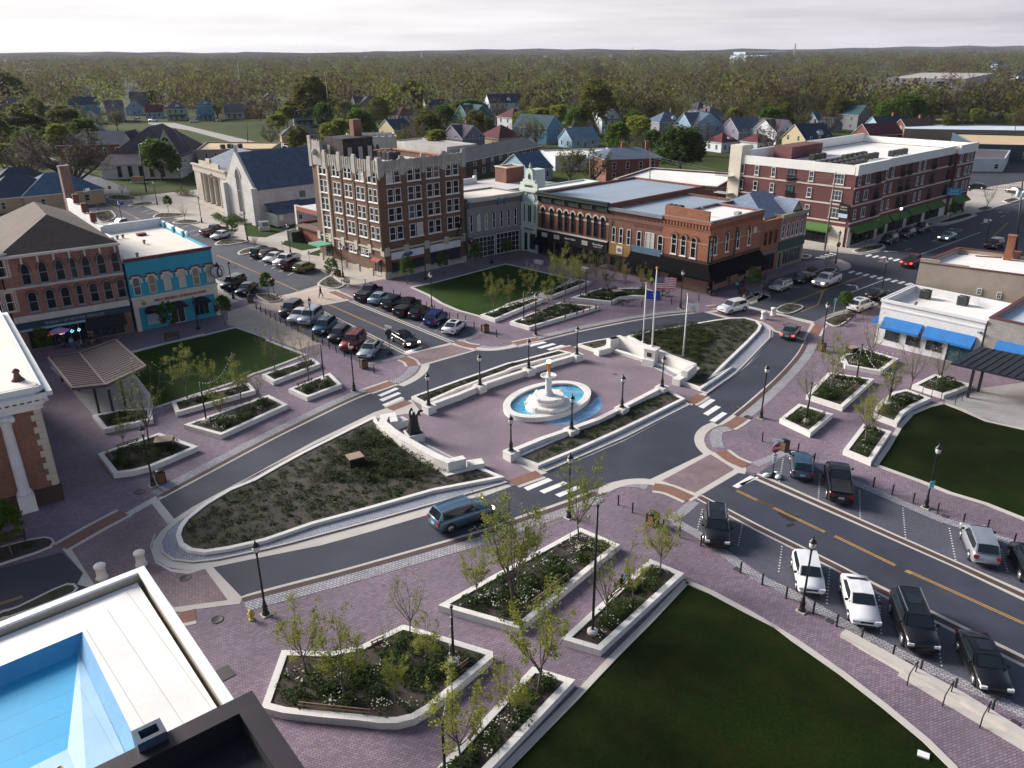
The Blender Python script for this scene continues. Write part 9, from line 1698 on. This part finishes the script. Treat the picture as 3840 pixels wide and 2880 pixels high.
for s,l in (('H 265 640','left'),('H 640 700','right')):c=W(s)[0];tag(MB().box((c.x,c.y,.03),(1.6,.6,.5),R(-45)).box((c.x,c.y,.53),(1.7,.7,.08),R(-45)).obj('stone_bench',STONE),f'pale stone bench on the {l} before the black shopfronts','bench')
# ------------------------------------------------------------------ people
SKIN=mat('skin',(.42,.26,.19),.6,.08,3,fine=.03);HAIR=mat('dark hair',(.03,.02,.015),.7,.2,6,30,.2)
def person(s,rz,pose,top,bottom,label,z=.03,sk=1.0):
 c=W(s)[0] if isinstance(s,str) else s;J={};sit=pose=='sit';hz=.5 if sit else .95
 P_=dict(pel=(0,0,hz,.15),sp=(0,.0,hz+.25,.145),ch=(0,.01,hz+.45,.17),nk=(0,0,hz+.58,.06),hd=(0,-.03,hz+.70,.095),ht=(0,-.01,hz+.80,.085));E_=[('pel','sp'),('sp','ch'),('ch','nk'),('nk','hd'),('hd','ht')]
 for sd,k in ((-1,'l'),(1,'r')):
  st=sd*(.22 if pose=='walk' else 0);fw_= lambda y,z_:(y,z_)
  if sit:leg=[(.1*sd,-.1,.5,.1),(.12*sd,-.47,.52,.075),(.12*sd,-.5,.1,.05),(.12*sd,-.66,.05,.045)]
  elif pose=='walk':leg=[(.1*sd,0,.86,.1),(.1*sd,-st*1.0-.05,.48,.075),(.1*sd,-st*1.3+.08,.09,.05),(.1*sd,-st*1.3-.1,.05,.04)]
  else:leg=[(.1*sd,0,.86,.1),(.12*sd,-.02,.48,.075),(.13*sd,0,.09,.05),(.14*sd,-.17,.05,.04)]
  if pose=='walk':arm=[(.2*sd,0,1.42,.06),(.25*sd,st*.45+.03,1.14,.045),(.24*sd,st*1.1-.06,.90,.033),(.24*sd,st*1.25-.1,.83,.034)]
  elif pose=='fold':arm=[(.2*sd,0,1.42,.065),(.27*sd,-.06,1.15,.05),(.02*sd,-.24,1.2,.038),(-.1*sd,-.22,1.22,.034)]
  else:arm=[(.19*sd,0,hz+.47,.06),(.26*sd,-.06,hz+.2,.045),(.16*sd,-.3,hz+.13,.033),(.13*sd,-.38,hz+.13,.034)]
  for nm,ch,rt in (('leg',leg,'pel'),('arm',arm,'ch')):
   pv=rt
   for i,q in enumerate(ch):P_[nm+k+str(i)]=q;E_.append((pv,nm+k+str(i)));pv=nm+k+str(i)
  h=Vector(arm[3][:3]);dr=(h-Vector(arm[2][:3])).normalized()
  for f_ in range(5):
   off=Vector((.016*(f_-1.5),0,0)) if f_<4 else Vector((-.03*sd,-.01,0));a1=h+off+dr*(.06 if f_<4 else .015);a2=a1+dr*(.035,.042,.038,.03,.03)[f_]+Vector((0,0,-.015));P_[f'f{k}{f_}a']=(*a1,.009);P_[f'f{k}{f_}b']=(*a2,.007);E_+=[('arm'+k+'3',f'f{k}{f_}a'),(f'f{k}{f_}a',f'f{k}{f_}b')]
 P_['nose']=(0,-.135,hz+.70,.018);E_.append(('hd','nose'))
 ks=list(P_);me=bpy.data.meshes.new('person');me.from_pydata([P_[k][:3] for k in ks],[(ks.index(a),ks.index(b_)) for a,b_ in E_],[]);o=bpy.data.objects.new('person',me);COL.objects.link(o)
 m=o.modifiers.new('s','SKIN');m.use_smooth_shade=True
 for i,k in enumerate(ks):o.data.skin_vertices[0].data[i].radius=(P_[k][3],)*2;o.data.skin_vertices[0].data[i].use_root=k=='pel'
 o.modifiers.new('u','SUBSURF').render_levels=1;o.modifiers['u'].levels=1
 m2=bpy.data.meshes.new_from_object(o.evaluated_get(bpy.context.evaluated_depsgraph_get()));bpy.data.objects.remove(o);m2.materials.clear();[m2.materials.append(x) for x in (SKIN,top,bottom,TRIM)]
 for f in m2.polygons:
  q=Vector(f.center);bn=min(ks,key=lambda k:(Vector(P_[k][:3])-q).length-P_[k][3]*.6);f.material_index=0 if bn[0] in 'fhn' or bn in ('arml3','armr3','arml2','armr2') and pose!='fold' else (2 if bn.startswith('leg') or bn=='pel' else 1);f.use_smooth=True
  if bn in ('legl3','legr3'):f.material_index=3
 m2.name='person';o=link('person',m2,None,V3(c,z),R(rz));tag(o,label,'person');b=MB();b.lathe((0,.015,hz+.69),[(.105,0),(.118,.06),(.1,.13),(.05,.165),(0,.17)],10);b.obj('hair',HAIR,o)
 b=MB();[b.box((x,-.118,hz+.715),(.025,.012,.014)) for x in (-.035,.035)];b.box((0,-.118,hz+.65),(.045,.012,.012));b.obj('face_features',HAIR,o);return o
CLO={n:mat('cloth '+n,c,.85,.08,3,20,.08) for n,c in (('black',(.012,.012,.014)),('jeans',(.03,.045,.08)),('hivis',(.45,.85,.03)),('olive',(.10,.12,.05)),('blue',(.03,.16,.42)),('cyan',(.12,.42,.52)),('grey',(.25,.26,.28)),('tan',(.4,.34,.26)))}
for a in (('F 562 925',70,'walk','black','jeans','man in black shirt and jeans walking over the pale crossing'),('H 1200 840',10,'fold','hivis','black','person in a bright lime high visibility top standing with folded arms before the bar'),('H 1287 905',-40,'sit','olive','tan','person in an olive top sitting at a table behind the striped flag'),('H 1140 850',60,'sit','cyan','tan','person in a pale blue top bending at the curved planter'),('H 1905 850',20,'sit','cyan','black','person in a cyan top sitting on the bar terrace'),('H 1915 770',-30,'stand','black','black','person in black standing under the bar awning'),('H 1975 800',-60,'sit','black','jeans','person in black sitting at the bar terrace table'),('E 600 1330',40,'sit','cyan','blue','diner in a light blue top and blue trousers before the neon windows'),('E 685 1345',-60,'sit','grey','black','diner in a grey top beside the blue dressed diner'),('E 755 1310',60,'sit','black','tan','diner in black with bare arms before the striped awning'),('E 815 1310',-70,'sit','black','black','diner in black at the right end of the bureau terrace'),('E 505 1345',100,'sit','black','jeans','diner in dark clothes at the left end of the bureau terrace'),('H 1670 900',40,'sit','black','black','person in black sitting at the terrace table of the bar corner')):
 person(a[0],a[1],a[2],CLO[a[3]],CLO[a[4]],a[5])
for s,tp,l in (('Q 1000 100','blue','person in a blue top sitting on the long planter wall beside the darkest lawn'),('Q 950 145','black','person in a dark top sitting on the long planter wall beside the darkest lawn')):person(W(s,.5)[0],215,'sit',CLO[tp],CLO['jeans'],l,.05)
# ------------------------------------------------------------------ utility poles, wires, towers
PW=mat('pole timber',(.20,.165,.135),.9,.15,.8,10,.15);TOPS=[]
for bs,ts,l in (('I 558 530','D 650 1430','tall leaning timber pole at the highway corner before the apartment block'),('C 468 1600','C 470 1230','timber pole carrying two transformers behind the olive trees'),('C 962 1640','C 972 1270','timber pole beside the maroon garage'),('C 1018 1640','C 1022 1505','shorter timber pole right of the garage pole'),('C 778 1330','C 780 1170','dark pole beside the white roofed shed'),('C 574 960','C 574 840','pale pole above the tall olive green tree'),('C 770 1000','C 772 900','pole with a lamp above the white porch house'),('C 441 790','C 441 660','thin pole in the far centre'),('C 659 830','C 659 762','short pole right of the far centre trees'),('B 1525 1220','B 1525 1115','pale pole with a crossarm left of the lilac house'),('B 1873 1100','B 1873 965','pale pole at the teal house'),('B 1472 1190','B 1472 1025','slim pole at the hazy tree'),('D 1650 985','D 1692 705','pale leaning pole at the right woods'),('D 2120 1210','D 2145 1020','dark pole before the dark workshop'),('D 1535 1150','D 1548 1030','pale pole by the far car park'),('I 2130 700','D 2200 1500','dark pole with a blue transformer at the right edge'),('A 1215 1595','A 1150 1190','tall slanted pale pole in front of the dark chapel'),('A 2060 1240','A 2045 1010','dark pole behind the columned hall'),('A 485 900','A 470 830','pale pole with a crossarm among the left trees'),('A 1640 990','A 1610 830','pale pole at the tall blue house'),('B 185 1240','B 168 1040','pale pole left of the tower'),('D 893 1060','D 903 940','dark pole before the tall grey green house')):
 p=ts.split();c=W(bs)[0];h=min(15.5,height_to(c,0,p[0],float(p[2])));t=thing('utility_pole',l,'utility pole',V3(c));lean=(gp(p[0],float(p[1]),float(p[2]),h)-c) if h<15 else Vector((0,0))
 lean=lean if lean.length<2.5 else lean.normalized()*.3
 b=MB();b.tube([(0,0,0),(lean.x,lean.y,h)],[.17,.11],7);b.obj('pole',PW if 'dark' not in l else BLACK,t);TOPS.append(Vector((c.x+lean.x,c.y+lean.y,h)))
 if 'timber' in l or 'crossarm' in l or 'leaning' in l:
  b=MB();b.box((lean.x,lean.y-.12,h-.6),(2.4,.12,.14),R(25));[b.lathe((lean.x+x*.9,lean.y+x*.42,h-.46),[(.06,0),(.05,.16),(0,.2)],6) for x in (-1.1,-.4,.4,1.1)];b.obj('crossarm',PW,t)
 if 'transformer' in l:[MB().lathe((lean.x+x,lean.y-.35,h-2.4),[(.28,0),(.3,.1),(.3,.85),(.2,.95),(0,1)],10).obj('transformer',mat('transformer grey',(.40,.48,.55),.5,.1),t) for x in (-.45,.45)]
 if 'lamp' in l or 'slanted' in l:b=MB();b.tube([(lean.x,lean.y,h-.3),(lean.x+1.6,lean.y-.5,h+.2)],.05,5);b.box((lean.x+1.8,lean.y-.55,h+.1),(.8,.3,.15));b.obj('lamp_arm',PIPE,t)
for i,j,l in ((1,2,'over the brick italianate house'),(2,0,'from the garage pole to the highway corner'),(3,0,'low, from the shorter garage pole'),(0,15,'across the highway'),(12,14,'along the right woods'),(7,8,'over the far centre trees')):
 for q in (0,1):
  a,c=TOPS[i]-Vector((0,0,.4+.5*q)),TOPS[j]-Vector((0,0,.4+.5*q));b=MB();b.tube([a.lerp(c,k/12)-Vector((0,0,(a-c).length*.025*math.sin(math.pi*k/12))) for k in range(13)],.022,4);tag(b.obj('power_line',DKL,uv=False),f'{("upper", "lower")[q]} thin sagging power line {l}','power line')
def spire(s,ts,w0,w1,l,nm,m,hm=400):
 c=W(s)[0];p=ts.split();h=.5;ty=float(p[2])/2.212
 while h<hm:
  v=Vector((c.x,c.y,h-CAM_H));
  if 1440-FPX*v.dot(_up)/v.dot(_fw)<=ty:break
  h+=.5
 tag(MB().tube([(c.x,c.y,0),(c.x,c.y,h*.96),(c.x,c.y,h)],[w0,w1,w1*.3],6).obj(nm,m,uv=False),l,nm.replace('_',' '))
spire('A 2000 760','A 1967 512',.25,.15,'tall thin white mast rising over the far trees','radio_mast',WHITE);spire('A 1425 730','A 1415 622',2.2,.5,'slender white church steeple far off in the trees','steeple',WHITE);spire('D 300 500','D 310 360',2.4,2.0,'communication tower on the right horizon','radio_tower',GREYR);spire('B 1290 520','B 1291 432',2.6,1.6,'small water tower on the centre horizon','water_tower',GREYR);spire('C 820 480','C 820 390',2,1,'thin mast on the horizon right of centre','radio_mast',GREYR);spire('A 1285 700','A 1278 630',.6,.3,'short thin mast left of the steeple','radio_mast',WHITE)
# ------------------------------------------------------------------ air
b=MB();b.box((0,4300,-1),(19500,9100,61));hz=b.obj('haze',mat('haze',(1,1,1)),uv=False);hz['kind']='stuff'
t=MATS['haze'].node_tree;t.nodes.clear();pv=N(t,'ShaderNodeVolumePrincipled');pv.inputs['Color'].default_value=(.80,.82,.95,1);pv.inputs['Density'].default_value=.00004;ou=N(t,'ShaderNodeOutputMaterial');t.links.new(pv.outputs[0],ou.inputs['Volume'])
